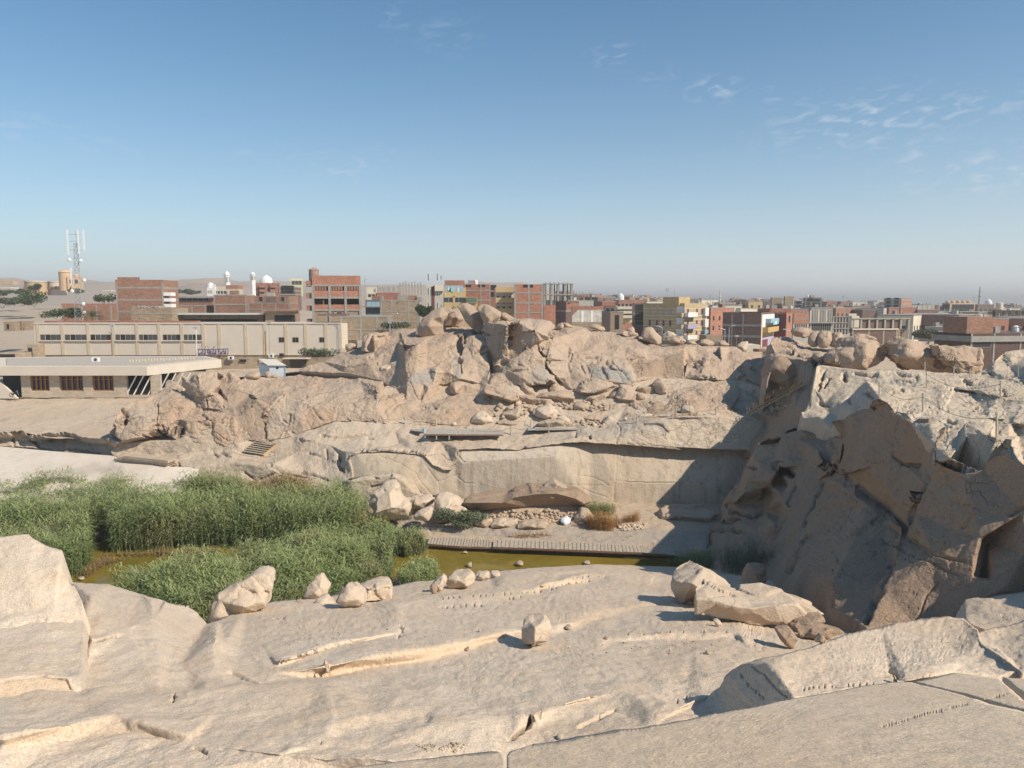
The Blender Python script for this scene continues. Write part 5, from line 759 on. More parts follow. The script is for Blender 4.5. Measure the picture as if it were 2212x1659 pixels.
# ================================================================ loose rocks
R_DOME = rock_mat('varnished_granite', (.37,.275,.20),(.44,.34,.255),(.44,.32,.22),.7, speck=.45, bump=.8, cracks=.3, stain=.5)
bpy.context.view_layer.update()
DG = bpy.context.evaluated_depsgraph_get()
def hit(u, v, default=90.0):
 ok, loc, *_ = SC.ray_cast(DG, Vector((0,0,0)), ray(u, v).normalized())
 return loc if ok else P(u, v, default)
def boulder(label, c, ring, inner=(), creases=(), thick=.75, mat=None, d=None, cat='boulder', name='boulder', lean=.55, amp=.06, blocky=.05, group=None, smooth=2, rnd=0.0, grow=1.0):
 """closed rock: traced front, rounded back; depths relative to the ground under its foot, in rock widths"""
 rg = [c(*p[:2]) for p in ring]
 if grow != 1: mu, mv = sum(p[0] for p in rg) / len(rg), sum(p[1] for p in rg) / len(rg); rg = [(mu + (p[0] - mu) * grow, mv + (p[1] - mv) * (grow if p[1] < mv else grow * 1.35)) for p in rg]
 us = [p[0] for p in rg]; vs_ = [p[1] for p in rg]
 vb = max(vs_); ub = rg[vs_.index(vb)][0]; uc = (min(us) + max(us)) / 2
 hy = hit(ub, vb - .5).y
 if d is None: d = hy
 elif d > 84 and hy < d + 6: d = min(d, hy + .3)
 w = (max(us) - min(us)) / FPX * d; h = (vb - min(vs_)) / FPX * d; wd = min(w, h * 2.2) 
 def dep(u, v): return d + lean * max(0, vb - v) / FPX * d * .8 + .12 * wd
 out = [(u, v, dep(u, v)) for u, v in rg]
 ins = []
 if inner: ins = [c(x, y) + (dep(*c(x, y)) + o * wd,) for x, y, o in inner]
 elif not creases:
  cu, cv = sum(us) / len(us), sum(vs_) / len(vs_)
  a, b = max(us) - min(us), vb - min(vs_)
  ins = [(cu - a * .12, cv + b * .05, dep(cu, cv) - .38 * wd),(cu + a * .16, cv - b * .12, dep(cu, cv) - .28 * wd),(cu + a * .06, cv + b * .24, dep(cu, cv) - .36 * wd)]
 crs = [[c(x, y) + (dep(*c(x, y)) + o * wd,) for x, y, o in cr] for cr in creases]
 V, T, ringi = triangulate(out, crs, ins)
 cen = V[ringi].mean(0); n0 = len(V); R = V[ringi]
 R2 = cen + (R - cen) * np.array([.93,1,.95]) + np.array([0, thick * wd * .5,0]); R3 = cen + (R - cen) * np.array([.6,1,.75]) + np.array([0, thick * wd * .95,0])
 m = len(ringi); V = np.concatenate([V, R2, R3,[cen + np.array([0, thick * wd * 1.05,0])]])
 E = {(t[i], t[(i + 1) % 3]) for t in T.tolist() for i in range(3)}
 fwd = (ringi[0], ringi[1]) in E; Q = []
 for i in range(m):
  j = (i + 1) % m; a, b = ringi[i], ringi[j]; p, q = n0 + i, n0 + j; r, s = n0 + m + i, n0 + m + j; z = n0 + 2 * m
  tr = [(b, a, p),(b, p, q),(q, p, r),(q, r, s),(s, r, z)]
  Q += tr if fwd else [(x, z_, y) for x, y, z_ in tr]
 T = np.concatenate([T, np.array(Q)])
 size = max(max(us) - min(us), max(vs_) - min(vs_))
 V, T = refine(V, T, lambda uv: np.full(len(uv),3.4 if size > 25 else 2.6 if size > 12 else 2.0),7)
 a, b, bd = topo(V, T); V = laplace(V, a, b, bd, smooth if size > 14 else 1)
 N = vnormals(V, T); s = 1.0 / max(wd, .2)
 dsp = amp * wd * (fbm(V, 1.3 * s, 3,3) + .4 * fbm(V, 5 * s, 3,9))
 F1, F2, cid = cells(V + .3 * wd * np.stack([fbm(V, 1.5 * s, 2, k) for k in (4,5,6)],1),1.5 * s, 11)
 dsp += blocky * wd * (cid - .5) * 1.6
 V = V + N * dsp[:, None]
 base = Vector((float(cen[0]), float(cen[1]), float(V[:, 2].min())))
 o = mesh_np(name, V - np.array(base), T, mat or R_BOUL); o.location = base
 tag(o, label, cat, group)
 return o
_B = boulder
PB, HB = R_PALE, R_HILL
_B('large pale boulder with a long sloping top, leftmost beside the near reeds', C1,[(1435,660),(1450,560),(1480,490),(1560,450),(1660,400),(1720,360),(1780,347),(1830,360),(1845,420),(1830,470),(1815,560),(1750,600),(1620,630),(1500,652)],[(1480,620,-.12),(1520,520,-.1),(1660,560,-.35),(1640,480,-.12),(1790,520,-.12)], mat=PB, d=36)
_B('pointed pale boulder poking up out of the near reeds', C2,[(190,490),(200,430),(260,370),(312,337),(345,370),(380,425),(365,480),(330,510),(280,515),(200,505)],[(270,470,-.3),(310,420,-.28)], mat=PB, d=42.5)
_B('small rough brown rock just left of a pale wedge on the pool edge', C2,[(98,545),(110,540),(170,530),(225,545),(235,570),(220,590),(130,600),(98,590)], mat=R_BOUL, d=39.5)
_B('pale wedge-shaped rock with a brown underside, second from the left on the bare ledge', C2,[(205,605),(240,565),(290,500),(345,492),(420,565),(400,575),(300,605)],[(300,560,-.3),(260,585,-.3)], mat=PB, d=39)
_B('upright pale boulder with a pointed top leaning on a squared block', C2,[(400,520),(430,470),(480,412),(560,440),(610,470),(612,540),(560,568),(480,560),(410,540)],[(470,520,-.3),(500,460,-.2),(570,510,-.25)], mat=PB)
_B('squared cream block touching the upright pointed boulder', C2,[(550,435),(600,415),(690,400),(778,402),(790,430),(795,505),(740,515),(620,530),(610,470)], creases=[[(600,430,.0),(640,440,-.3),(700,425,-.25),(780,415,-.1)],[(640,440,-.3),(625,525,-.25)]], mat=PB, smooth=1)
_B('pale leaning slab with its low end behind a dark stone', C2,[(1050,430),(1065,405),(1150,340),(1175,360),(1170,390),(1140,450),(1105,460),(1075,455)], mat=PB)
_B('dark brown angular stone in front of the leaning slab', C2,[(1055,440),(1068,405),(1095,412),(1110,435),(1102,470),(1072,474)], mat=R_CLIFF)
_B('thick squared boulder with a flat top and shaded front, right of the leaning slab', C2,[(1165,400),(1180,370),(1200,345),(1290,335),(1340,325),(1365,345),(1360,400),(1300,435),(1240,442),(1180,430)], creases=[[(1180,375,-.12),(1240,378,-.34),(1300,365,-.34),(1350,345,-.1)],[(1300,365,-.34),(1310,425,-.3)]], mat=PB, smooth=1)
_B('low pale block in the row beyond the flat-topped boulder, nearest to it', C2,[(1362,335),(1430,322),(1462,322),(1466,368),(1400,380),(1368,382)], mat=PB)
_B('low pale block at the far end of the row along the pool', C2,[(1470,322),(1530,318),(1540,350),(1510,362),(1470,368)], mat=PB)
_B('lone squat block with a dark brown broken face standing on the bare slope', C2,[(1690,700),(1700,670),(1740,655),(1770,660),(1840,635),(1870,650),(1885,720),(1860,790),(1800,812),(1750,830),(1700,820),(1688,770)], creases=[[(1740,655,0),(1778,700,-.8),(1772,790,-.85),(1755,828,-.6)]], mat=PB, smooth=1, thick=.9)
_B('big squared boulder with a sunlit top and dark front, half in the cliff shadow', C3,[(1010,420),(1020,385),(1070,355),(1220,303),(1290,340),(1400,410),(1380,480),(1310,500),(1160,515),(1080,540),(1045,542),(1015,480)], creases=[[(1025,384,-.15),(1140,400,-.6),(1240,478,-.85)],[(1240,478,-.85),(1250,506,-.7)]], mat=PB, smooth=1, thick=.9)
_B('long thick slab propped on a small stone below the cliff', C3,[(1165,490),(1250,480),(1350,510),(1540,545),(1850,525),(2040,610),(1960,640),(1820,690),(1600,700),(1480,680),(1300,650),(1165,610)], creases=[[(1170,505,-.1),(1300,515,-.16),(1420,552,-.2),(1550,570,-.22),(1700,548,-.2),(1850,545,-.1)]], mat=PB, smooth=1, thick=.8, amp=.03)
_B('small cream stone propping up the long slab', C3,[(1285,650),(1330,648),(1352,685),(1310,697)], mat=PB)
_B('tall shaded boulder with a slanting left face at the foot of the cliff', C3,[(1470,440),(1500,340),(1540,280),(1630,275),(1660,300),(1660,380),(1610,490),(1550,495)], creases=[[(1540,285,-.05),(1590,340,-.3),(1600,400,-.35),(1560,490,-.2)]], mat=R_CLIFF)
_B('rounded shaded rock behind the right end of the long slab', C3,[(1610,500),(1640,460),(1700,440),(1800,515),(1780,540),(1660,540)], mat=R_CLIFF)
_B('shaded wedge of rock under the right end of the long slab', C3,[(1715,715),(1815,712),(1870,780),(1835,850),(1800,850),(1750,790)], mat=R_CLIFF)
_B('shaded curved rock lying against the cliff above a lens-shaped slab', C3,[(1815,690),(1880,655),(1960,630),(2040,620),(2055,665),(1950,700),(1860,740),(1830,730)], mat=R_CLIFF)
_B('lens-shaped slab lying in the shade behind the wedge-marked ledge', C3,[(1855,715),(1950,695),(2100,710),(2190,735),(2080,775),(1950,787),(1880,770)], mat=R_CLIFF)
_B('small shaded stone beside the lens-shaped slab', C3,[(1975,795),(2030,750),(2065,790),(2030,815)], mat=R_CLIFF)
_B('small round grey stone beside the smooth slab in front', C3,[(212,1440),(240,1432),(262,1445),(258,1468),(225,1474)], mat=R_WALL, cat='stone', name='stone')
_B('small dark stone on the slope left of the lone squat block', C2,[(1285,860),(1300,845),(1325,835),(1322,866)], mat=R_CLIFF, cat='stone', name='stone')
_B('flat brown stone on the slope right of the lone squat block', C2,[(1970,705),(1990,692),(2020,690),(2030,715),(2000,720)], mat=R_BOUL, cat='stone', name='stone')
_B('tiny grey pebble on the slope in the middle of the yellow band', C2,[(1385,715),(1396,708),(1408,718),(1400,732),(1388,728)], mat=R_WALL, cat='stone', name='stone')
_B('small brown stone on the ledge in the lower right sunlight', C3,[(1220,880),(1245,862),(1275,872),(1268,886)], mat=R_BOUL, cat='stone', name='stone')
_B('broken dark pebble on the ridge above the wedge-hole line', C3,[(535,780),(550,763),(570,770),(562,788)], mat=R_CLIFF, cat='stone', name='stone')
_B('large pale boulder with a notched right side standing behind the reeds', B2,[(1195,880),(1230,840),(1330,760),(1380,720),(1450,712),(1510,730),(1530,800),(1560,860),(1605,890),(1605,960),(1580,1010),(1500,1030),(1380,1045),(1240,1040),(1230,1010),(1250,960),(1210,920)],[(1300,860,-.2),(1420,800,-.25),(1440,930,-.42),(1550,930,-.3),(1300,980,-.36)], mat=PB, d=78, thick=.6)
_B('low pale block half buried in reeds left of the notched boulder', B2,[(1015,945),(1190,955),(1220,970),(1242,1000),(1210,1045),(1100,1010)], mat=PB, d=78.5)
_B('long low block between the notched boulder and the one beside the grey bush', B2,[(1540,855),(1620,845),(1800,850),(1805,900),(1720,935),(1600,950),(1560,910)], mat=PB, d=82)
_B('small pale rock with a stained base between two large pale boulders', B2,[(1620,1010),(1680,960),(1740,940),(1790,940),(1790,1000),(1760,1045),(1640,1040)], mat=PB, d=77.5)
_B('rounded pale boulder behind the grey-green bush', B2,[(1805,870),(1830,825),(1900,815),(1990,840),(2060,900),(2080,960),(2000,1010),(1900,1050),(1830,1055),(1815,980)], mat=PB, d=79)
_B('long fallen slab with a dark rough front lying on rubble below the wall', B3,[(310,900),(340,872),(480,862),(670,857),(700,848),(760,815),(900,798),(920,780),(1000,785),(1200,785),(1350,800),(1430,840),(1440,880),(1360,930),(1150,940),(960,955),(700,960),(520,970),(440,965),(340,930)],
 creases=[[(330,885,-.25),(660,886,-.34),(760,836,-.34),(930,808,-.34),(1130,806,-.34),(1300,850,-.34),(1370,895,-.3)],[(460,962,.02),(960,947,.02),(1340,927,.02)]], mat=R_CLIFF, d=80.2, thick=1.0, lean=.25, amp=.03, blocky=.02)
_B('angular rock perched on top of the long fallen slab', B3,[(1025,740),(1060,715),(1115,692),(1150,715),(1240,770),(1230,792),(1130,795),(1045,790)], creases=[[(1115,692,0),(1145,730,-.3),(1125,785,-.25)]], mat=R_BOUL, d=82.6)
_B('brown pointed rock at the left of the three rocks in front of the fallen slab', B3,[(430,1075),(470,1060),(500,1010),(530,995),(590,1040),(560,1090),(520,1110),(450,1095)], mat=R_BOUL)
_B('pale angular rock with a bright flat top just below the fallen slab', B3,[(555,1085),(570,1060),(640,1040),(800,1033),(802,1070),(740,1100),(650,1115),(565,1125)], mat=PB)
_B('low brown flat-fronted rock at the right below the fallen slab', B3,[(790,1080),(830,1060),(960,1048),(1060,1050),(1085,1090),(1050,1120),(950,1130),(795,1115)], mat=R_BOUL)
_B('small upright stone wedged under the middle of the fallen slab', B3,[(890,1020),(888,965),(925,962),(945,985),(938,1025)], mat=R_BOUL)
_B('flat pale stone under the fallen slab', B3,[(982,985),(1000,968),(1035,970),(1038,988)], mat=PB)
_B('broken grey rock under the right tip of the fallen slab', B3,[(1280,1010),(1350,940),(1420,955),(1460,1010),(1450,1050),(1380,1070),(1300,1075)], mat=R_BOUL)
_B('long shaded block with one sunlit corner at the right foot of the wall', B4,[(268,1070),(315,962),(430,958),(790,960),(805,990),(740,1100),(520,1118),(300,1122)], creases=[[(290,1030,-.1),(330,1000,-.2),(450,1000,-.25),(740,1020,-.2)]], mat=R_BOUL, d=80, smooth=1)
for lb, c, r in [('grey stone standing in the pool below the reed tip', B3,[(315,1325),(330,1308),(365,1310),(370,1326)]),('squarish stone in the middle of the pool', B3,[(360,1445),(365,1412),(395,1400),(408,1420),(403,1447)]),
  ('dark brown stone in the pool, larger than the others', B3,[(775,1420),(800,1398),(845,1400),(850,1430),(815,1438)]),('flat stone in the pool near its right end', B3,[(1362,1415),(1375,1397),(1425,1398),(1430,1418),(1395,1424)]),
  ('flat stone just above the water beside the reeds', B2,[(1588,1415),(1605,1397),(1640,1400),(1642,1415)]),('small pale stone in the brown water at the left', C1,[(528,375),(535,358),(565,356),(572,372),(555,379)]),('long white stone in the water at the left edge of the near reeds', C1,[(868,318),(890,311),(950,322),(945,336),(900,330)])]:
 u_, v_ = c(*r[0]); _B(lb, c, r, mat=R_BOUL, d=P(u_, max(c(*q)[1] for q in r),-24.15).y, cat='stone', name='stone')
_B('rounded white rock standing in the back reeds', B1,[(715,1180),(725,1110),(780,1085),(840,1080),(890,1100),(925,1150),(925,1195),(880,1215),(780,1215)], mat=PB, d=P(380,1168,-24.2).y)
_B('long rounded boulder with a dark blunt left end below the hill', D1,[(672,1300),(668,1180),(690,1135),(720,1140),(760,1120),(900,1150),(1090,1210),(1112,1240),(1100,1300),(1080,1320),(950,1305),(800,1310),(700,1324)], creases=[[(712,1142,.05),(745,1200,-.3),(762,1280,-.35),(800,1305,-.2)]], mat=HB, thick=.9)
_B('tall thumb-shaped boulder standing upright in front of the hill', D1,[(1650,1220),(1655,1140),(1680,1090),(1720,1075),(1760,1085),(1800,1150),(1870,1290),(1890,1338),(1760,1332),(1690,1290)],[(1720,1180,-.25),(1780,1260,-.3)], mat=HB)
_B('broad ledge of rock with a dark hollow beneath it, left of the jumble', D1,[(1110,1300),(1160,1245),(1250,1225),(1640,1290),(1650,1400),(1480,1440),(1470,1475),(1300,1482),(1230,1400)], creases=[[(1170,1288,-.3),(1350,1330,-.4),(1550,1392,-.4),(1640,1330,-.3)],[(1200,1330,0),(1320,1380,.1),(1460,1420,.05)]], mat=HB, thick=1, d=101)
_B('long low slab lying right of the hollow ledge', D1,[(1640,1310),(1800,1330),(2040,1350),(2110,1355),(2170,1410),(2080,1480),(1900,1480),(1820,1475),(1640,1420)], creases=[[(1645,1325,-.1),(1800,1360,-.35),(2030,1368,-.3)]], mat=HB, d=100.2)
_B('small cream fragment between the hollow ledge and the low slab', D1,[(1590,1400),(1640,1395),(1680,1445),(1640,1480),(1590,1465)], mat=PB)
_B('pear-shaped rock sitting right of the thumb-shaped boulder', D2,[(125,975),(180,890),(220,865),(260,880),(300,950),(290,990),(210,1018),(130,995)], creases=[[(150,950,0),(200,960,-.35),(230,1010,-.3)]], mat=HB)
_B('broad lens-shaped boulder, the largest of the terrace jumble', D2,[(440,975),(500,920),(600,850),(700,825),(850,840),(1000,880),(1100,885),(1090,920),(1000,990),(910,1030),(740,1040),(640,1062),(560,1050),(480,1010)], creases=[[(500,925,-.1),(560,1000,-.35),(700,1020,-.4),(870,960,-.35),(1010,905,-.2)],[(690,840,0),(800,870,-.15),(950,895,-.15)]], mat=R_BOUL, thick=.8)
_B('small squared rock lying in front of the lens-shaped boulder', D2,[(640,1090),(680,1060),(760,1050),(900,1030),(915,1100),(900,1135),(800,1160),(700,1145),(640,1122)], creases=[[(650,1085,-.1),(700,1075,-.3),(905,1045,-.2)]], mat=R_BOUL)
_B('cube-shaped tilted boulder with a bright upper face in the jumble', D2,[(1052,1050),(1110,940),(1098,905),(1270,908),(1312,950),(1340,1080),(1330,1120),(1200,1168),(1110,1130),(1060,1085)], creases=[[(1110,942,-.1),(1200,965,-.25),(1312,1025,-.15)],[(1060,1075,-.2),(1160,1100,-.42),(1270,1115,-.36),(1318,1030,-.2)]], mat=R_BOUL, smooth=1)
_B('dark slanting rock squeezed behind the cube-shaped boulder', D2,[(915,1070),(1000,990),(1090,925),(1100,965),(1060,1090),(960,1095)], mat=R_CLIFF)
_B('flat-sided block right of the cube-shaped boulder', D2,[(1320,970),(1360,930),(1500,918),(1665,908),(1610,1030),(1500,1042),(1400,1015)], creases=[[(1330,960,-.1),(1420,930,-.3),(1660,915,0)]], mat=R_BOUL)
_B('steep wedge with a shaded left face at the right of the jumble', D2,[(1520,912),(1590,850),(1665,808),(1700,860),(1790,945),(1760,1015),(1740,1026),(1630,1015),(1600,930)], creases=[[(1665,808,.05),(1700,880,-.3),(1745,1020,-.3)]], mat=HB)
_B('small rough rock tucked against the right of the cube-shaped boulder', D2,[(1345,1112),(1340,1010),(1400,1000),(1480,1050),(1490,1112),(1400,1120)], mat=HB)
_B('low rounded rock in front of the squared rock', D2,[(450,1215),(480,1150),(580,1130),(670,1160),(690,1200),(670,1242),(560,1252),(470,1236)], mat=R_BOUL)
_B('wide flat ledge rock with an undercut front, left of the lens-shaped boulder', D2,[(-60,1060),(0,1010),(280,985),(420,1020),(482,1050),(475,1130),(300,1160),(100,1125),(-40,1120)], creases=[[(-40,1070,-.2),(150,1040,-.3),(300,1060,-.35),(470,1075,-.2)]], mat=HB, thick=1)
_B('small dark-fronted cube below the wide flat ledge rock', A3,[(1235,1240),(1250,1205),(1280,1172),(1310,1180),(1330,1215),(1320,1245)], creases=[[(1280,1175,0),(1255,1205,-.3),(1310,1225,-.3)]], mat=R_BOUL)
_B('rounded cream boulder with a pointed left end on the terrace', A3,[(1138,1290),(1170,1270),(1300,1243),(1360,1270),(1382,1310),(1340,1345),(1290,1360),(1200,1340),(1150,1310)], mat=PB)
_B('flat-topped rectangular block behind the fence post near the second walkway', A3,[(1185,1410),(1200,1378),(1380,1355),(1425,1368),(1412,1420),(1340,1427)], creases=[[(1190,1392,-.2),(1370,1378,-.35),(1415,1372,-.2)]], mat=R_BOUL, smooth=1)
_B('small cream boulder right of the flat-topped rectangular block', A3,[(1345,1345),(1370,1325),(1420,1318),(1480,1370),(1470,1392),(1415,1402)], mat=PB)
_B('tilted block with a bright broken end in the middle of the terrace', A3,[(862,1315),(900,1290),(960,1275),(1030,1240),(1047,1270),(1040,1340),(1015,1368),(940,1354)], creases=[[(866,1312,-.1),(950,1312,-.25),(1005,1330,-.35)],[(1030,1245,0),(1005,1330,-.35)]], mat=R_BOUL, smooth=1)
_B('pale boulder leaning over its own dark shadow beside the long dome', A3,[(600,1385),(620,1350),(660,1300),(720,1292),(790,1340),(802,1382),(700,1392)], mat=PB)
_B('small pale stone at the foot of the long dome', A3,[(438,1410),(445,1388),(470,1378),(492,1392),(490,1412)], mat=PB, cat='stone', name='stone')
_B('pointed grey boulder with a shaded left side beside the rock lip', D2,[(862,1410),(890,1370),(950,1325),(1000,1340),(1052,1400),(1000,1435),(880,1452)], creases=[[(955,1328,0),(930,1400,-.3),(900,1448,-.2)]], mat=R_WALL)
_B('flat reddish rock with a dark left tip behind the pointed grey boulder', D2,[(560,1345),(600,1325),(760,1330),(880,1350),(850,1400),(700,1400),(600,1380)], mat=HB)
_B('squat white-grey block beside the fence near the end of the wall', D2,[(1952,1292),(1960,1200),(2000,1180),(2110,1188),(2137,1230),(2125,1298)], mat=R_WALL, smooth=1)
_B('low cream block behind the fence post above the wall', D2,[(1345,1362),(1370,1308),(1520,1295),(1610,1332),(1560,1352)], mat=PB)
_B('small white stone beside the low cream block', D2,[(1145,1362),(1175,1342),(1205,1350),(1205,1388),(1165,1385)], mat=PB, cat='stone', name='stone')
_B('small white rock behind the second walkway', D2,[(720,1420),(740,1410),(800,1460),(770,1478),(720,1470)], mat=PB, cat='stone', name='stone')
_B('flat brown slab between the two walkways', A3,[(830,1375),(900,1368),(1045,1378),(1040,1410),(850,1400)], mat=HB)
_B('smooth dome with a dark foot, leftmost on the crest of the hill', D1,[(220,415),(270,330),(320,260),(430,150),(560,103),(680,115),(740,170),(660,210),(610,330),(640,400),(500,430),(300,430)],[(430,260,-.25),(560,220,-.3),(400,360,-.35)], mat=R_DOME, d=129, amp=.03, blocky=.015, grow=1.1, smooth=2, lean=.7)
_B('low rounded boulder at the foot of the leftmost crest dome', D1,[(330,410),(350,350),(400,320),(500,315),(580,380),(560,410),(440,425)], mat=R_DOME, d=127, amp=.03, blocky=.015, grow=1.1, smooth=2)
_B('smooth dome joined to the tallest one on the crest', D1,[(605,330),(640,200),(730,135),(800,105),(850,160),(890,260),(1010,345),(900,340),(760,330)],[(720,230,-.25),(800,250,-.3)], mat=R_DOME, d=129.5, amp=.03, blocky=.015, grow=1.1, smooth=2, lean=.6)
_B('tallest smooth dome on the crest of the hill', D1,[(795,95),(860,52),(930,46),(1020,90),(1100,180),(1150,280),(1115,360),(1085,388),(1000,345),(890,260),(840,160)],[(930,140,-.2),(1000,240,-.3)], mat=R_DOME, d=128.5, amp=.03, blocky=.015, grow=1.1, smooth=2, lean=.6)
_B('wide dome right of the tallest one, against the yellow balconies', D1,[(1060,120),(1110,75),(1180,62),(1260,90),(1390,175),(1380,225),(1290,260),(1200,310),(1150,260),(1110,180)], mat=R_DOME, d=131, amp=.03, blocky=.015, grow=1.1, smooth=2, lean=.6)
_B('low hump at the right end of the crest domes', D1,[(1370,215),(1400,180),(1450,172),(1520,215),(1610,258),(1500,275),(1400,255)], mat=R_DOME, d=131, amp=.03, blocky=.015, grow=1.1, smooth=2)
_B('rounded block at the upper left corner of the quarried face', A2,[(1168,870),(1175,770),(1195,730),(1250,710),(1340,705),(1400,722),(1395,780),(1375,860),(1290,890),(1210,885)], creases=[[(1200,735,.05),(1215,800,-.2),(1215,880,-.2)]], mat=HB, d=120.5, smooth=2, amp=.05)
_B('grey boulder beside the end of the white factory wall', A2,[(1035,860),(1035,815),(1075,800),(1110,808),(1145,830),(1090,860),(1060,885)], mat=R_BOUL, d=127)
_B('dark rounded rock at the corner of the white factory wall', A2,[(975,905),(985,860),(1005,845),(1035,850),(1032,885),(990,905)], mat=R_BOUL, d=126)
_B('loaf-shaped boulder lying on the shelf left of the quarried face', A2,[(1335,1035),(1345,1005),(1390,993),(1440,1000),(1455,1030),(1430,1055),(1370,1062)], mat=PB, d=111.5)
_B('tall narrow stone beside the loaf-shaped boulder', A2,[(1315,1010),(1320,960),(1338,960),(1345,990),(1330,1025)], mat=HB, d=112.5)
_B('slab of loose rock lying in the sun in front of the tin shed', A2,[(155,1110),(180,1070),(240,1055),(290,1052),(302,1085),(290,1110),(230,1122)], mat=R_BOUL)
_B('upright stone touching the corner of the tin shed', A2,[(340,1090),(342,1055),(365,1048),(398,1062),(395,1098),(360,1106)], mat=HB)
_B('small rock perched beside the upright stone at the shed', A2,[(398,1075),(410,1045),(435,1035),(460,1050),(455,1065),(425,1078)], mat=HB)
_B('low heap of stone in front of the shed door', A2,[(395,1105),(400,1080),(440,1072),(455,1090),(440,1110)], mat=HB)
_B('dark flat-topped boulder on the skyline left of the stone pillar', D2,[(662,95),(700,60),(800,60),(900,110),(922,140),(880,162),(760,132),(680,115)], mat=HB, d=126, smooth=2, amp=.05)
_B('low twin-humped rock at the top of the slope above the quarried face', D2,[(213,115),(240,62),(310,30),(380,40),(470,90),(440,108),(350,102),(300,132),(240,132)], mat=HB, d=126, smooth=2, amp=.05)
_B('half-sunk dark boulder in front of the stone pillar', D2,[(1048,190),(1090,160),(1150,128),(1210,160),(1350,195),(1366,285),(1240,245),(1100,218)], mat=HB, d=125)
_B('upright square stone next to the stone pillar', D2,[(1190,165),(1200,120),(1280,85),(1310,120),(1318,188),(1250,185)], mat=HB, d=126)
_B('huge egg-shaped boulder balanced on the skyline', D2,[(1398,240),(1420,150),(1450,110),(1520,93),(1570,110),(1610,170),(1692,240),(1684,330),(1640,362),(1560,338),(1460,292)], creases=[[(1540,100,0),(1530,170,-.2),(1580,250,-.35),(1640,340,-.2)]], mat=HB, d=123.5, smooth=4, amp=.02, blocky=.01)
_B('rubbly pale heap right of the egg-shaped boulder', D2,[(1680,290),(1700,215),(1780,150),(1850,170),(1900,215),(1850,250),(1760,300)], mat=PB, d=124.5, amp=.1, blocky=.1)
_B('long flat boulder with a dark underside below the striped apartment block', D2,[(1742,290),(1790,250),(1850,220),(1950,240),(2040,295),(2038,342),(1940,328),(1800,315)], mat=HB, d=123.5, smooth=3)
_B('small low boulder at the right end of the long flat one', D2,[(2025,290),(2080,275),(2150,298),(2185,340),(2050,345)], mat=HB, d=123.5)
_B('dark cracked boulder on the rim below the lamp posts', D6,[(340,955),(350,915),(400,890),(460,890),(530,920),(560,970),(480,990),(400,988)], mat=HB, d=122)
_B('smooth grey hump on the rim below the dark brick house', D6,[(555,972),(600,920),(680,903),(770,965),(740,985),(620,985)], mat=HB, d=121, smooth=2, amp=.05)
_B('pale fin-shaped rock beside the purple shop front', D6,[(845,992),(920,930),(1012,918),(1002,1000),(970,1062),(925,1062)], mat=PB, d=118, smooth=1)
_B('huge shaded boulder above the metal stairs', D6,[(1262,1425),(1270,1350),(1310,1270),(1370,1190),(1430,1148),(1560,1140),(1700,1145),(1900,1170),(1965,1240),(1920,1350),(1830,1480),(1700,1540),(1530,1552),(1400,1505),(1300,1460)],[(1400,1300,-.12),(1600,1300,-.2),(1800,1300,-.2),(1560,1450,-.2)], mat=R_CLIFF, d=92, smooth=2, amp=.05, lean=.1)
_B('squared grey stone beside the huge shaded boulder', D6,[(1925,1140),(1950,1100),(2000,1082),(2180,1100),(2160,1180),(2080,1212),(1990,1200)], mat=R_BOUL, d=93)
_B('pair of pale rocks joined by a deep crease on the plateau rim, left one', A4,[(1800,700),(1810,640),(1840,600),(1885,590),(1895,640),(1885,730),(1840,745)], mat=HB, d=100, smooth=2, amp=.05)
_B('tallest of the smooth upright rocks on the plateau rim', A4,[(1882,730),(1890,620),(1920,590),(1980,588),(2010,620),(2015,690),(1960,740),(1910,750)], mat=HB, d=99, smooth=2, amp=.05)
_B('long low dome behind the upright rocks on the rim', A4,[(1655,600),(1690,570),(1740,560),(1800,570),(1840,590),(1800,640),(1700,640)], mat=R_DOME, d=104, smooth=2, amp=.05)
_B('round dark stone at the end of the long low dome', A4,[(1735,640),(1750,618),(1785,620),(1800,640),(1780,655),(1750,655)], mat=R_DOME, d=102)
_B('smooth rock sloping down to the right of the tallest upright rock', A5,[(560,640),(580,610),(630,605),(660,640),(640,690),(600,740),(540,730)], mat=HB, d=99, smooth=2, amp=.05)
_B('broad rounded rock with a shaded cleft, above the overhang', A5,[(590,760),(600,700),(650,650),(720,650),(758,670),(745,735),(680,785),(620,800)], mat=HB, d=97, smooth=2, amp=.05)
_B('long flat cap rock on the skyline left of the dusty tree', A5,[(722,650),(740,625),(770,617),(840,620),(940,650),(952,672),(860,670),(760,685)], mat=HB, d=92)
_B('large tilted block with a fluted shaded left side on the plateau', A5,[(560,870),(575,810),(640,775),(735,745),(750,690),(800,660),(870,675),(950,680),(1050,760),(1045,800),(1010,860),(940,910),(870,925),(760,915),(640,895)], creases=[[(800,662,0),(850,700,-.18),(835,800,-.26),(815,890,-.25),(870,925,-.1)],[(740,745,0),(740,850,-.1)]], mat=R_HILL, d=82, smooth=1, blocky=.09, amp=.1)
_B('bank of pale rock with a rusty lower half on the plateau rim', A5,[(1075,800),(1120,725),(1200,680),(1300,690),(1390,740),(1450,765),(1470,830),(1540,880),(1590,950),(1400,935),(1240,925),(1130,870)], creases=[[(1080,810,-.1),(1200,800,-.25),(1440,830,-.2)]], mat=R_HILL, d=79, smooth=0, blocky=.11, amp=.11)
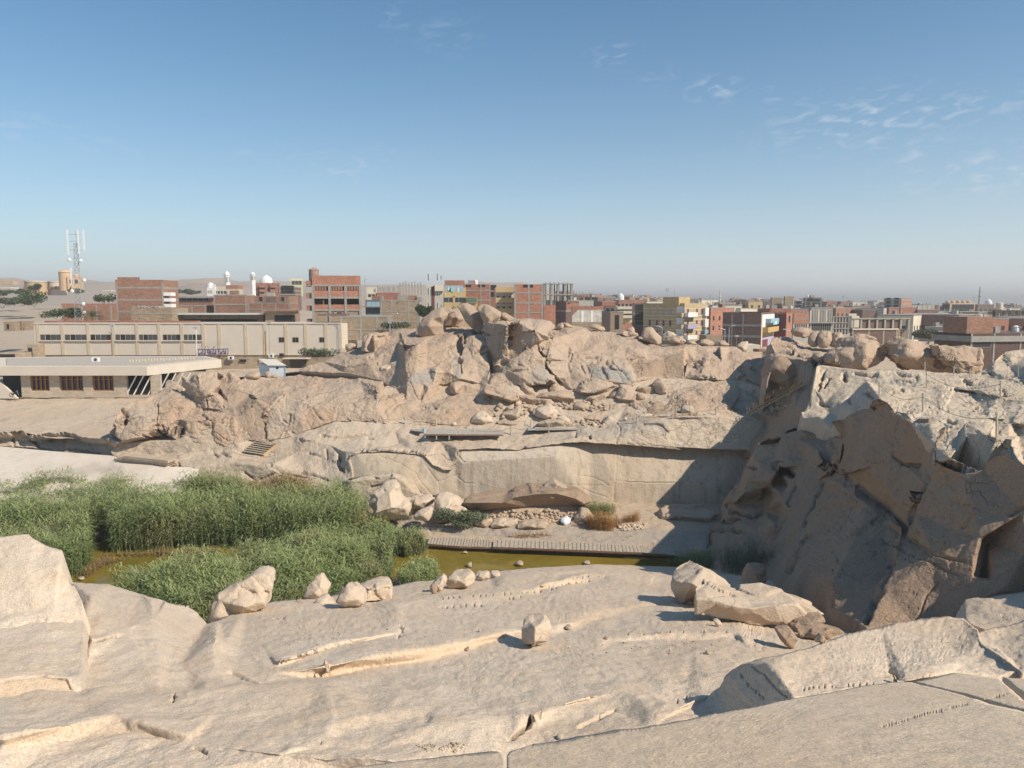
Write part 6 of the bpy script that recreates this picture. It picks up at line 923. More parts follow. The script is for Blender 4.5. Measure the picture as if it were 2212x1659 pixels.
_B('long rock with a rounded white right end on the plateau rim', A5,[(1465,820),(1470,712),(1520,705),(1600,730),(1650,725),(1740,730),(1840,758),(1850,820),(1830,875),(1820,935),(1760,965),(1600,950),(1540,880)], creases=[[(1470,815,-.1),(1640,830,-.22),(1830,875,-.15)],[(1620,735,0),(1650,810,-.15)]], mat=R_HILL, d=76, smooth=0, blocky=.09, amp=.1)
def rubble(label_, c, poly, n, s0, s1, mat, seed):
 rr = random.Random(seed); V = []; T = []
 pu = [c(*p) for p in poly]; x0, x1 = min(p[0] for p in pu), max(p[0] for p in pu); y0, y1 = min(p[1] for p in pu), max(p[1] for p in pu)
 k = 0
 while k < n:
  u, v = rr.uniform(x0, x1), rr.uniform(y0, y1)
  if not in_poly(np.array([[u, v]]), pu)[0]: continue
  p = hit(u, v); k += 1; s = s0 + (s1 - s0) * rr.random() ** 2.5
  pts = [Vector((rr.gauss(0,1), rr.gauss(0,1), rr.gauss(0,.7))).normalized() * s * rr.uniform(.6,1) for _ in range(7)]
  b = len(V); oct_ = [(1,0,0),(-1,0,0),(0,1,0),(0,-1,0),(0,0,1),(0,0,-1)]
  a = rr.random() * 6.3
  for q in oct_:
   x = q[0] * rr.uniform(.6,1.2) + rr.uniform(-.2,.2); y = q[1] * rr.uniform(.6,1.2) + rr.uniform(-.2,.2); z = q[2] * rr.uniform(.4,.8)
   V.append((p.x + s * (x * math.cos(a) - y * math.sin(a)), p.y + s * (x * math.sin(a) + y * math.cos(a)), p.z + s * (z + .25)))
  for f in [(0,2,4),(2,1,4),(1,3,4),(3,0,4),(2,0,5),(1,2,5),(3,1,5),(0,3,5)]: T.append(tuple(b + i for i in f))
 return tag(mesh_np('rubble', V, T, mat), label_, 'rubble', kind='stuff')
rubble('loose stones strewn over the terrace below the hill', D2,[(250,1150),(700,1120),(900,1180),(900,1290),(300,1230)],260,.07,.6, R_BOUL, 1)
rubble('rubble and dirt packed under the long fallen slab', B3,[(450,975),(1350,945),(1480,1080),(900,1060),(480,1010)],420,.06,.42, R_BOUL, 2)
rubble('heap of pale rubble beside the dry brown grass', B3,[(1660,1090),(1900,1070),(1930,1110),(1700,1135)],240,.06,.3, PB, 3)
rubble('fine gravel and chips on the foreground slope', C3,[(100,860),(700,800),(1300,790),(1300,880),(300,900)],70,.02,.07, R_BOUL, 4)
rubble('stones scattered on the terrace above the wall', A3,[(1300,1360),(1760,1360),(1760,1420),(1400,1420)],120,.05,.4, R_BOUL, 5)
rubble('broken slabs and blocks scattered below the quarried hill', D1,[(1300,1480),(2200,1380),(2212,1640),(1320,1640)],170,.08,.7, R_BOUL, 10)
rubble('small stones around the pile of boulders on the slope', C2,[(0,640),(700,600),(900,900),(100,1000)],90,.015,.06, R_BOUL, 6)
rubble('chips of stone in the hollow at the lower centre', C2,[(950,1500),(1300,1490),(1300,1560),(1000,1550)],80,.015,.07, R_BOUL, 7)
rubble('small stones on the sunlit plateau', A5,[(1300,960),(2100,1000),(2100,1350),(1000,1250)],160,.03,.16, R_PLAT, 8)
rubble('broken stone in the gully beside the metal stairs', A4,[(1400,1280),(1620,1130),(1640,1230),(1500,1330)],90,.1,.5, R_BOUL, 9)
# ================================================================ walkways, steps, fences
class MB:
 def __init__(s): s.v = []; s.f = []
 def box(s, c, d, rz=0.0, m=None):
  x, y, z = [k / 2 for k in d]; b = len(s.v); ca, sa = math.cos(rz), math.sin(rz)
  for sx, sy, sz in [(-1,-1,-1),(1,-1,-1),(1,1,-1),(-1,1,-1),(-1,-1,1),(1,-1,1),(1,1,1),(-1,1,1)]:
   px, py, pz = sx * x, sy * y, sz * z
   s.v.append((c[0] + px * ca - py * sa, c[1] + px * sa + py * ca, c[2] + pz))
  s.f += [tuple(b + i for i in q) for q in [(0,3,2,1),(4,5,6,7),(0,1,5,4),(1,2,6,5),(2,3,7,6),(3,0,4,7)]]; return s
 def bar(s, a, b_, w, h=None, n=4):
  a, b_ = Vector(a), Vector(b_); d = (b_ - a).normalized(); up = Vector((0,0,1)) if abs(d.z) < .95 else Vector((0,1,0))
  sd = d.cross(up).normalized(); up = sd.cross(d); h = h or w; b = len(s.v); off = math.pi / 4 if n == 4 else 0; k = 1.41421 if n == 4 else 1
  for p in (a, b_):
   for i in range(n):
    t = 2 * math.pi * i / n + off; s.v.append(tuple(p + sd * math.cos(t) * w / 2 * k + up * math.sin(t) * h / 2 * k))
  for i in range(n): s.f.append((b + i, b + (i + 1) % n, b + n + (i + 1) % n, b + n + i))
  s.f.append(tuple(b + i for i in reversed(range(n)))); s.f.append(tuple(b + n + i for i in range(n))); return s
 def lathe(s, c, prof, n=20):
  b = len(s.v)
  for r, z in prof:
   for i in range(n): t = 2 * math.pi * i / n; s.v.append((c[0] + r * math.cos(t), c[1] + r * math.sin(t), c[2] + z))
  for j in range(len(prof) - 1):
   for i in range(n): q = (i + 1) % n; s.f.append((b + j * n + i, b + j * n + q, b + (j + 1) * n + q, b + (j + 1) * n + i))
  s.f.append(tuple(b + i for i in reversed(range(n)))); s.f.append(tuple(b + (len(prof) - 1) * n + i for i in range(n))); return s
 def poly(s, pts): b = len(s.v); s.v += [tuple(p) for p in pts]; s.f.append(tuple(range(b, b + len(pts)))); return s
 def prism(s, pts, vec):
  b = len(s.v); n = len(pts); s.v += [tuple(p) for p in pts] + [tuple(Vector(p) + Vector(vec)) for p in pts]
  s.f.append(tuple(range(b, b + n))); s.f.append(tuple(reversed(range(b + n, b + 2 * n))))
  for i in range(n): q = (i + 1) % n; s.f.append((b + i, b + n + i, b + n + q, b + q))
  return s
 def build(s, name, mat, parent=None):
  me = bpy.data.meshes.new(name); me.from_pydata(s.v, [], s.f); me.materials.append(mat)
  o = bpy.data.objects.new(name, me); COL.objects.link(o)
  if parent is not None: o.parent = parent
  return o
def loc_in(root, p):
 """world point -> coordinates of a root Empty"""
 q = Vector(p) - root.location; a = -root.rotation_euler.z
 return Vector((q.x * math.cos(a) - q.y * math.sin(a), q.x * math.sin(a) + q.y * math.cos(a), q.z))
WOODG = plain('weathered_plank', (.40,.335,.26),.85,.3,3); WOODR = plain('reddish_timber', (.24,.13,.085),.8,.3,2); WOODD = plain('dark_plank', (.38,.345,.30),.85,.3,3)
POSTM = plain('pale_post', (.50,.44,.34),.8,.15,3); ROPE = plain('rope', (.30,.24,.17),.95,.2,9); STEEL = plain('galvanised_pole', (.42,.45,.48),.5,.1,3, metal=.4)
def walkway(label, far, near, n, mat, thick=.06, gap=.12, beam=True, legs=()):
 """a deck between two image lines given as 3-D points"""
 r = empty('boardwalk', (far[0] + near[0]) / 2); tag(r, label, 'boardwalk')
 def L(ln, t):
  k = t * (len(ln) - 1); i = min(int(k), len(ln) - 2); return ln[i].lerp(ln[i + 1], k - i)
 for k in range(n):
  t0, t1 = (k + gap / 2 + random.uniform(-.03,.03)) / n, (k + 1 - gap / 2) / n
  a, b, c, d = L(near, t0), L(near, t1), L(far, t1), L(far, t0); z = Vector((0,0, random.uniform(-.012,.012)))
  MB().prism([loc_in(r, q + z) for q in (a, b, c, d)],(0,0,-thick)).build('plank', mat, r)
 if beam:
  for ln, o in ((near, Vector((0,.06,0))),(far, Vector((0,-.15,0)))):
   m = MB()
   for a, b in zip(ln[:-1], ln[1:]): m.bar(loc_in(r, a + o + Vector((0,0,-.14))), loc_in(r, b + o + Vector((0,0,-.14))),.08,.15)
   m.build('beam', WOODR, r)
 for t, h in legs:
  a = L(near, t); MB().box(loc_in(r, a + Vector((0,.1,-.2 - h / 2))),(.14,.14, h)).build('leg', mat, r)
 return r
def PZ(c, z, pts): return [P(*c(x, y), z) for x, y in pts]
b1n = PZ(B3,-23.45,[(585,1266),(1040,1283),(1480,1300),(1880,1316)]) + PZ(B4,-23.4,[(240,1324),(430,1336)]); b1f = PZ(B3,-23.45,[(592,1203),(1040,1213),(1480,1232),(1860,1257)]) + PZ(B4,-23.4,[(240,1262),(430,1290)])
walkway('long plank boardwalk on stones along the far edge of the pool', b1f, b1n, 62, WOODG)
walkway('lower, older section of boardwalk beside the reed tip', PZ(B3,-23.6,[(40,1180),(320,1190),(578,1206)]), PZ(B3,-23.6,[(20,1240),(300,1262),(575,1270)]),22, WOODG, gap=.2)
for k, (x, w) in enumerate([(672,70),(765,36),(855,56),(942,36),(1030,74),(1110,34),(1215,60),(1290,50),(1410,60),(1530,24),(1590,50),(1660,30),(1750,50),(1805,36),(1855,30)]):
 y0 = 1272 + (x - 600) * .037; _B('%s stone under the boardwalk at the water edge, counted from its left end' % 'first second third fourth fifth sixth seventh eighth ninth tenth eleventh twelfth thirteenth fourteenth fifteenth'.split()[k], B3,[(x - w / 2, y0 + 32),(x - w / 2 + 2, y0 + 2),(x + w / 2 - 6, y0),(x + w / 2, y0 + 30),(x, y0 + 38)], mat=R_BOUL, d=P(*B3(x, 1300),-24.0).y + .3, cat='stone', name='stone', group='stones propping the boardwalk at the water edge')
print('GROUND', [round(hit(*A3(x, y)).z, 2) for x, y in ((300,1500),(500,1495),(800,1490),(400,1425),(700,1432),(1200,1450),(1500,1445),(1300,1422))])
u1n = PZ(A3,-15.55,[(205,1480),(480,1483),(890,1484)]); u1f = PZ(A3,-15.5,[(318,1416),(560,1428),(900,1440)])
walkway('grey plank platform beside the blue drum on the terrace', u1f, u1n, 34, WOODD, legs=((.2,.5),(.4,.5),(.02,.3)))
walkway('low narrow end of the grey platform at its left', PZ(A3,-15.6,[(92,1437),(200,1440)]), PZ(A3,-15.6,[(100,1452),(195,1462)]),6, WOODD)
walkway('second, smaller grey walkway farther right on the terrace', PZ(A3,-15.2,[(1110,1420),(1350,1424),(1640,1428)]), PZ(A3,-15.2,[(1100,1448),(1350,1444),(1600,1442)]),26, WOODD, beam=False)
for lb, c, x, y0, y1, w, col in [('pale blue plastic drum at the end of the grey platform', A3,209,1438,1472,24,(.30,.50,.60)),('blue and red drum standing on the second walkway', A3,1159,1431,1463,22,(.10,.14,.28))]:
 p = hit(*c(x, y1)); s = p.y / FPX / 4; q = MB().lathe((0,0,0),[(w * s * .9,0),(w * s, .05),(w * s * .96,.3),(w * s, .34),(w * s * .95,.6),(w * s * 1.0,(y1 - y0) * s),(w * s * .8,(y1 - y0) * s + .03)],14).build('drum', plain('drum_' + str(x), col, .5), None)
 q.scale = (.5,.5,1); q.location = p; tag(q, lb, 'drum')
L_ = [(268,368),(158,458)]; R_ = [(448,394),(335,488)]
r = empty('wooden_steps', hit(*B2(300,470))); tag(r, 'flight of weathered wooden steps below the rubble cleft', 'steps')
for k in range(7):
 t = k / 6; a = hit(*B2(L_[0][0] + (L_[1][0] - L_[0][0]) * t, L_[0][1] + (L_[1][1] - L_[0][1]) * t)); b = hit(*B2(R_[0][0] + (R_[1][0] - R_[0][0]) * t, R_[0][1] + (R_[1][1] - R_[0][1]) * t))
 z = Vector((0,0,.32)); a, b = a + z, b + z
 MB().prism([loc_in(r, q) for q in (a + Vector((0,-.22,0)), b + Vector((0,-.22,0)), b + Vector((0,.2,0)), a + Vector((0,.2,0)))],(0,0,-.06)).build('tread', WOODG, r)
 if k == 0: a0, b0 = a, b
dn = Vector((0,0,-.2))
MB().bar(loc_in(r, b0 + dn), loc_in(r, b + dn),.12,.34).build('stringer', plain('new_timber', (.45,.31,.17)), r); MB().bar(loc_in(r, a0 + dn), loc_in(r, a + dn),.1,.3).build('stringer', WOODG, r)
r = empty('stone_steps', P(*B1(1230,560),-19.6)); tag(r, 'three long shallow stone steps at the edge of the white plaza', 'steps')
for k, ln in enumerate([[(1065,482),(1448,524)],[(1015,494),(1448,540)],[(985,505),(1440,560)]]):
 z = -18.75 - .3 * k; a, b = P(*B1(*ln[0]), z), P(*B1(*ln[1]), z)
 MB().prism([loc_in(r, q) for q in (a, b, b + Vector((.3,1.6,0)), a + Vector((.3,1.6,0)))],(0,0,-.32)).build('step', R_TERR, r)
RAIL = plain('ochre_rail', (.34,.235,.13),.6,.1)
r = empty('metal_stairs', P(*A4(1290,1320),92.5)); tag(r, 'ochre metal staircase with a railing climbing to the plateau', 'stairs')
p0, p1 = P(*A4(1290,1318),90.6), P(*A4(1770,1050),85.5)
for s in (0,.95): MB().bar(loc_in(r, p0 + Vector((0, s, 0))), loc_in(r, p1 + Vector((0, s, 0))),.07,.16).build('stringer', RAIL, r)
for s in (0,.95):
 for hgt in (.3,.62):
  MB().bar(loc_in(r, p0 + Vector((0, s, hgt * 1.6))), loc_in(r, p1 + Vector((0, s, hgt * 1.6))),.045).build('handrail', RAIL, r)
for k in range(9):
 for s in (0,.95):
  q = p0.lerp(p1, k / 8) + Vector((0, s, 0)); MB().bar(loc_in(r, q), loc_in(r, q + Vector((0,0,1.0))),.045).build('baluster', RAIL, r)
for k in range(16):
 q = p0.lerp(p1,(k + .5) / 16) + Vector((0,.48,.03)); MB().box(loc_in(r, q),(.3,.9,.04)).build('tread', RAIL, r)
def barrier(label, posts, rope=True, w=.085, cap=True):
 pts = []
 for c, x, y0, y1 in posts:
  b = hit(*c(x, y1)); t = P(*c(x, y0), b.y); pts.append((b, t))
 r = empty('rope_barrier', pts[0][0]); tag(r, label, 'barrier')
 for b, t in pts:
  m = MB().bar(loc_in(r, b - Vector((0,0,.15))), loc_in(r, t), w * b.y / 60 if b.y > 60 else w, n=8); m.bar(loc_in(r, t - Vector((0,0,.02))), loc_in(r, t + Vector((0,0,.06))),1.35 * (w * b.y / 60 if b.y > 60 else w), n=8); m.build('post', POSTM, r)
 if rope:
  for (b0, t0),(b1, t1) in zip(pts[:-1], pts[1:]):
   m = MB(); n = 8; h = (t0 - b0).length * .86
   q = [b0.lerp(t0,.86).lerp(b1.lerp(t1,.86), k / n) - Vector((0,0,.16 * (t0 - t1).length ** .5 * 4 * (k / n) * (1 - k / n))) for k in range(n + 1)]
   for a, b in zip(q[:-1], q[1:]): m.bar(loc_in(r, a), loc_in(r, b),.025 * max(1, b0.y / 55), n=4)
   m.build('rope', ROPE, r)
 return r
barrier('rope barrier with three posts across the sunlit plateau, nearest the camera', [(A5,962,1042,1175),(A5,1340,1137,1292),(A5,1977,1312,1512)], w=.1)
barrier('rope barrier running along the far side of the plateau path', [(A5,1370,945,1078),(A5,2010,1032,1162)], w=.085)
barrier('row of short posts near the rim of the plateau', [(A5,1355,865,940),(A5,1605,905,978),(A5,1745,930,992),(A5,1822,895,945)], w=.08)
barrier('single post at the right edge of the plateau', [(A5,2162,915,990)], False, .08)
barrier('line of posts with a rope at the left of the terrace, below the stained rock', [(A2,1095,1430,1482),(A2,1312,1436,1495),(A2,1556,1446,1506),(A2,1824,1466,1518)], w=.10)
barrier('posts and rope in front of the grey platform', [(A3,640,1437,1500),(A3,961,1417,1486),(A3,1285,1407,1472)], w=.10)
barrier('posts standing behind the grey platform', [(A3,312,1360,1412),(A3,580,1415,1432),(A3,748,1322,1382),(A3,1131,1360,1418),(A3,1614,1384,1430)], False, .09)
barrier('posts along the top of the wall near its right end', [(A4,320,1312,1384),(A4,657,1246,1318),(A4,1002,1250,1314)], False, .10)
barrier('two thin posts behind the top of the wall', [(A4,842,1284,1312),(A4,1140,1284,1312)], False, .07)
barrier('posts flanking the wooden steps', [(B1,2007,440,500),(B2,437,470,534)], True, .08)
barrier('single post on the rock above the reeds at the left', [(B1,1676,622,690)], False, .08)
# ================================================================ plants
def plant_mat(name, c1, c2, c3=None):
 m, nt, b = mat_new(name); g = N_(nt, 'ShaderNodeAttribute', attribute_name='tone'); tc = N_(nt, 'ShaderNodeTexCoord').outputs['Object']
 n = noise(nt, tc, .25,4); c = mixc_(nt, g.outputs['Fac'], c1, c2)
 if c3: c = mixc_(nt, maprange(nt, n, .5,.66,0,.75), c, c3)
 nt.links.new(c, b.inputs['Base Color']); b.inputs['Roughness'].default_value = .7; b.inputs['Specular IOR Level'].default_value = .2
 tr = N_(nt, 'ShaderNodeBsdfTranslucent'); nt.links.new(c, tr.inputs[0]); mx = N_(nt, 'ShaderNodeMixShader'); mx.inputs[0].default_value = .25
 o = nt.nodes['Material Output']; nt.links.new(b.outputs[0], mx.inputs[1]); nt.links.new(tr.outputs[0], mx.inputs[2]); nt.links.new(mx.outputs[0], o.inputs[0])
 return m
REED = plant_mat('reed_leaf', (.10,.15,.055),(.40,.45,.19),(.33,.31,.15)); DRY = plant_mat('dry_reed', (.27,.19,.09),(.40,.29,.14)); BUSH = plant_mat('grey_bush', (.11,.14,.085),(.25,.28,.18)); ORNG = plant_mat('orange_grass', (.33,.17,.06),(.46,.28,.11)); LEAF = plant_mat('tree_leaf', (.05,.075,.03),(.13,.165,.07)); PALM = plant_mat('palm_leaf', (.06,.085,.035),(.16,.19,.08)); DUSTY = plant_mat('dusty_leaf', (.10,.11,.06),(.19,.20,.12))
BARK = plain('bark', (.20,.145,.10),.9,.3,4)
def reeds(label, poly, n, h0, h1, mat, seed, name='reed_bed', zb=-24.3, leafn=9, lean=.2, width=.05, cat='reeds', dryfrac=0):
 """separate stems with arching leaves over a ground polygon of (x, y) metres"""
 g = np.random.default_rng(seed); pl = [tuple(p) for p in poly]; xs = [p[0] for p in pl]; ys = [p[1] for p in pl]
 q = np.stack([g.uniform(min(xs), max(xs), n * 5), g.uniform(min(ys), max(ys), n * 5)],1); q = q[in_poly(q, pl)][:n]
 n = len(q); p3 = np.stack([q[:, 0], q[:, 1], np.full(n, zb)],1)
 clump = fbm(p3,.35,3, seed); keep = clump > -.45; p3 = p3[keep]; clump = clump[keep]; n = len(p3)
 H = (h0 + (h1 - h0) * np.clip(.5 + clump * 1.4,0,1)) * g.uniform(.6,1.12, n)
 az = g.uniform(0,6.283, n); ln = g.uniform(0, lean, n); tip = np.stack([np.cos(az) * ln * H, np.sin(az) * ln * H, H],1)
 V = []; T = []; tone = []; base = 0
 yaw = g.uniform(0,3.14, n); sd = np.stack([np.cos(yaw), np.sin(yaw) * .5,0 * yaw],1) * (width * .45)
 st = [p3 - sd, p3 + sd, p3 + tip * np.array([.45,.45,.6]) + sd * .8, p3 + tip * np.array([.45,.45,.6]) - sd * .8, p3 + tip]
 Vs = np.stack(st, 1).reshape(-1,3); i = np.arange(n) * 5
 Ts = np.concatenate([np.stack([i, i + 1, i + 2],1), np.stack([i, i + 2, i + 3],1), np.stack([i + 3, i + 2, i + 4],1)])
 tn = np.repeat(.35 + .3 * g.random(n),5); V.append(Vs); T.append(Ts); tone.append(tn); base = len(Vs)
 for k in range(leafn):
  t = .22 + .74 * (k + g.random(n)) / leafn; a = g.uniform(0,6.283, n)
  root = p3 + tip * np.stack([t ** 1.6, t ** 1.6, t],1); L = g.uniform(.45,.95, n) * (1.1 - .45 * t) * H / 3.4 * 1.25
  dr = np.stack([np.cos(a), np.sin(a),0 * a],1); sw = np.stack([-np.sin(a), np.cos(a),0 * a],1) * (width * g.uniform(.5,1.0, n))[:, None]
  up = g.uniform(.25,.9, n)
  m1 = root + dr * (L * .5)[:, None] + np.array([0,0,1]) * (L * .5 * up)[:, None]; m2 = root + dr * (L * .98)[:, None] + np.array([0,0,1]) * (L * (up * .55 - .18))[:, None]
  Vs = np.stack([root - sw * .6, root + sw * .6, m1 + sw, m1 - sw, m2],1).reshape(-1,3); i = base + np.arange(n) * 5
  T.append(np.concatenate([np.stack([i, i + 1, i + 2],1), np.stack([i, i + 2, i + 3],1), np.stack([i + 3, i + 2, i + 4],1)])); V.append(Vs); base += len(Vs)
  tone.append(np.repeat(np.clip(t * .75 + g.normal(0,.2, n) + clump * .35,0,1),5))
 V = np.concatenate(V); T = np.concatenate(T); o = mesh_np(name, V, T, mat, attrs=dict(tone=np.concatenate(tone)))
 return tag(o, label, cat, kind='stuff')
def G(pts, z=-24.2): return [tuple(P(u, v, z))[:2] for u, v in pts]
reeds('wide bed of tall green reeds at the far side of the water', G([(-80,1104),(120,1102),(250,1104),(340,1110),(420,1118),(520,1128),(600,1128),(660,1118),(740,1122),(790,1140),(800,1165),(750,1182),(600,1186),(480,1184),(400,1188),(330,1194),(240,1196),(236,1170),(190,1172),(188,1200),(196,1232),(178,1250),(150,1262),(-80,1330)]),13500,3.4,5.2, REED, 11)
reeds('thinner reeds reaching out to a point beside the boardwalk', G([(780,1150),(860,1168),(905,1186),(925,1198),(880,1206),(790,1196)]),1100,1.6,2.6, REED, 12)
reeds('clump of tall reeds against the rock at the back', G([(395,1096),(450,1092),(520,1096),(530,1110),(400,1112)],-23.4),900,3.6,5.2, REED, 13, zb=-23.6)
reeds('near bed of tall light green reeds between water and boulders', G([(842,1256),(820,1295),(760,1315),(700,1345),(560,1378),(440,1400),(330,1372),(250,1330),(300,1305),(380,1290),(460,1272),(530,1250),(600,1232),(700,1216),(790,1220),(848,1236)]),9500,2.9,4.5, REED, 14)
reeds('small tuft of reeds in the water behind the leaning slab', G([(865,1272),(900,1252),(935,1250),(945,1270),(900,1290),(860,1292)]),480,1.5,2.3, REED, 15)
reeds('pale dry reeds behind the green ones', G([(520,1100),(600,1092),(670,1096),(680,1110),(600,1122),(510,1120)],-23.6),1300,3.0,4.3, DRY, 16, zb=-23.7)
reeds('dry yellow reeds at the foot of the near bed', G([(330,1345),(440,1388),(560,1374),(700,1344),(700,1330),(540,1352),(440,1366),(340,1330)]),500,.8,1.6, DRY, 17)
reeds('thin brown grass along the edge of the brown water', G([(170,1240),(230,1200),(420,1192),(480,1190),(470,1198),(300,1206),(230,1222),(190,1250)]),420,.5,1.3, DRY, 18)
_q = P(*B3(1510,1000),-23.0)
def tuft(label, c, x, y, rx, ry, n, h, mat, seed, name='grass_tuft', w=.03, cat='grass'):
 p = hit(*c(x, y)); pl = [(p.x + rx * math.cos(t), p.y + ry * math.sin(t)) for t in np.linspace(0,6.28,12)]
 return reeds(label, pl, n, h * .7, h * 1.1, mat, seed, name=name, zb=p.z - .1, leafn=5, lean=.35, width=w, cat=cat)
tuft('green grass tuft at the tip of the long fallen slab', B3,1500,985,1.9,.9,420,1.7, REED, 21)
tuft('large clump of dry orange grass beside the fallen slab', B3,1570,1105,2.2,1.1,520,1.9, ORNG, 22)
tuft('smaller clump of orange grass against the wall', B3,1760,1045,1.3,.6,200,1.2, ORNG, 23)
tuft('thin dry grass on the bank above the boardwalk', B3,920,1180,2.4,.4,90,.7, ORNG, 24)
tuft('straw-coloured grass between the near boulders', C1,1980,500,1.2,.6,260,.75, DRY, 25)
tuft('dull grass at the foot of the notched boulder', B2,1480,1040,1.8,.5,150,1.3, BUSH, 26)
for i_, (x, y, rx, n, h, m) in enumerate([(560,1420,2.2,260,1.2, REED),(850,1440,2.0,260,2.0, BUSH),(1050,1480,2.2,260,2.6, BUSH),(700,1400,1.8,200,1.4, REED)]):
 tuft(['low dark reeds at the shaded end of the pool', 'dark bush in the shaded corner, nearest the pool', 'tall shaded brush against the foot of the cliff', 'dark reeds between pool end and brush'][i_], B4, x, y, rx, 1.6, n, h, m, 30 + i_, cat='brush')
def bush(label, base, rx, ry, rz, n, leaf, mat, seed, name='shrub', trunk=.5, cat='shrub', part='foliage', group=None, lobes=6, sticks=5, stemname='stem'):
 g = np.random.default_rng(seed); base = Vector(base); r = empty(name, base); tag(r, label, cat, group)
 C = g.normal(0,.5,(lobes, 3)) * np.array([rx, ry, rz * .55]) + np.array([0,0, rz + trunk]); C[:, 2] = np.maximum(C[:, 2], trunk + rz * .3)
 R = g.uniform(.42,.68, lobes)
 k = g.integers(0, lobes, n); d = g.normal(0,1,(n, 3)); d /= np.linalg.norm(d, axis=1)[:, None]; rr = g.random(n) ** .4
 pos = C[k] + d * (R[k] * rr)[:, None] * np.array([rx, ry, rz]); pos[:, 2] = np.maximum(pos[:, 2],.05)
 a = g.normal(0,1,(n, 3)); a /= np.linalg.norm(a, axis=1)[:, None]; b = np.cross(a, g.normal(0,1,(n, 3))); b /= np.maximum(np.linalg.norm(b, axis=1),1e-6)[:, None]
 s = leaf * g.uniform(.6,1.3, n)[:, None]
 V = np.stack([pos - a * s, pos + b * s * .45, pos + a * s, pos - b * s * .45],1).reshape(-1,3); i = np.arange(n) * 4
 T = np.concatenate([np.stack([i, i + 1, i + 2],1), np.stack([i, i + 2, i + 3],1)])
 mesh_np(part, V, T, mat, r, dict(tone=np.repeat(np.clip(.5 + d[:, 2] * .1 + g.normal(0,.22, n),0,1),4)))
 m = MB()
 for j in range(sticks):
  c = Vector(C[j % lobes]); m.bar((g.normal(0,.08 * rx), g.normal(0,.08 * rx),-.2), c, max(.03,.05 * rz), n=5)
 m.build(stemname, BARK, r); return r
bush('grey-green bush in front of the rounded pale boulder', hit(*B3(300,1105)),2.3,1.2,1.15,4200,.11, BUSH, 41, trunk=.1)
bush('small grey weed at the left foot of the fallen slab', hit(*B3(400,985)),1.2,.5,.7,900,.09, BUSH, 42, trunk=.05)
bush('light green bush in front of the factory gate', P(*A2(800,950),150),3.3,2,1.25,1500,.22, DUSTY, 43, trunk=.2)
bush('round bush behind the rock beside the lamp post', P(*A2(1450,712),165),3.2,2,1.2,1500,.25, DUSTY, 44, trunk=.2)
bush('dense green tree at the corner of the plum-striped apartment block', P(*A3(228,500),190),2.2,2,1.9,2600,.3, LEAF, 45, name='tree', trunk=.6, cat='tree', part='crown', stemname='trunk')
bush('dusty grey-green tree beyond the plateau rim', P(*A5(1375,700),175),3.8,3,1.9,3600,.3, DUSTY, 46, name='tree', trunk=.3, cat='tree', part='crown', stemname='trunk')
bush('dark tree beside the ochre apartment rows on the right', P(*A5(1700,520),420),6,5,3.4,1900,.7, DUSTY, 47, name='tree', trunk=.5, cat='tree', part='crown', stemname='trunk')
bush('low green shrub at the foot of the phone mast', P(*A1(520,870),182),4.5,2,1.6,1500,.3, LEAF, 48, trunk=.2)
bush('round shrub beside the brown house at the left', P(*A1(925,745),260),3,2,2.2,800,.45, LEAF, 49, trunk=.5)
hz = [(25,760,330,6,6.5),(75,740,330,6,5),(130,735,335,7,6),(190,740,330,5,4),(225,650,380,3.5,4),(300,745,320,10,9),(310,607,430,5,6),(650,640,420,8,5),(0,660,380,6,5),(160,650,385,6,4)]
for i_, (x, y, D, r_, h_) in enumerate(hz):
 bush(['tall ragged palm grove tree at the left edge of the hill', 'second tree from the left in the green patch on the hill', 'pale green tree in the middle of the green patch', 'low tree between the green patch and the rounded dark one', 'small round tree below the ochre drum-shaped building', 'wide rounded dark tree at the right of the green patch', 'round tree in front of the ochre drum-shaped building', 'wide dark tree beneath the ochre domed tower', 'high tree at the far left edge', 'dusty tree on the slope under the white buildings'][i_], P(*A1(x, y), D), r_ * .62, r_ * .5, h_ * .3,1000,.55, DUSTY if i_ in (0,2,9,1,3,8) else LEAF, 60 + i_, name='tree', trunk=h_ * .08, cat='tree', part='crown', group='trees on the desert hillside', stemname='trunk')
for i_, (x, y) in enumerate([(1470,625),(1510,630),(1580,622),(1640,635),(1690,632)]):
 bush(['palm-like tree beside the brown house', 'second far tree right of the brown house', 'tallest far tree in front of the dunes', 'fourth far tree in front of the dunes', 'far tree just left of the white mosque annex'][i_], P(*A1(x, y + 10),620),4.5,3,1.6,400,.9, LEAF, 80 + i_, name='tree', trunk=.3, cat='tree', part='crown', group='far trees below the dunes', stemname='trunk')
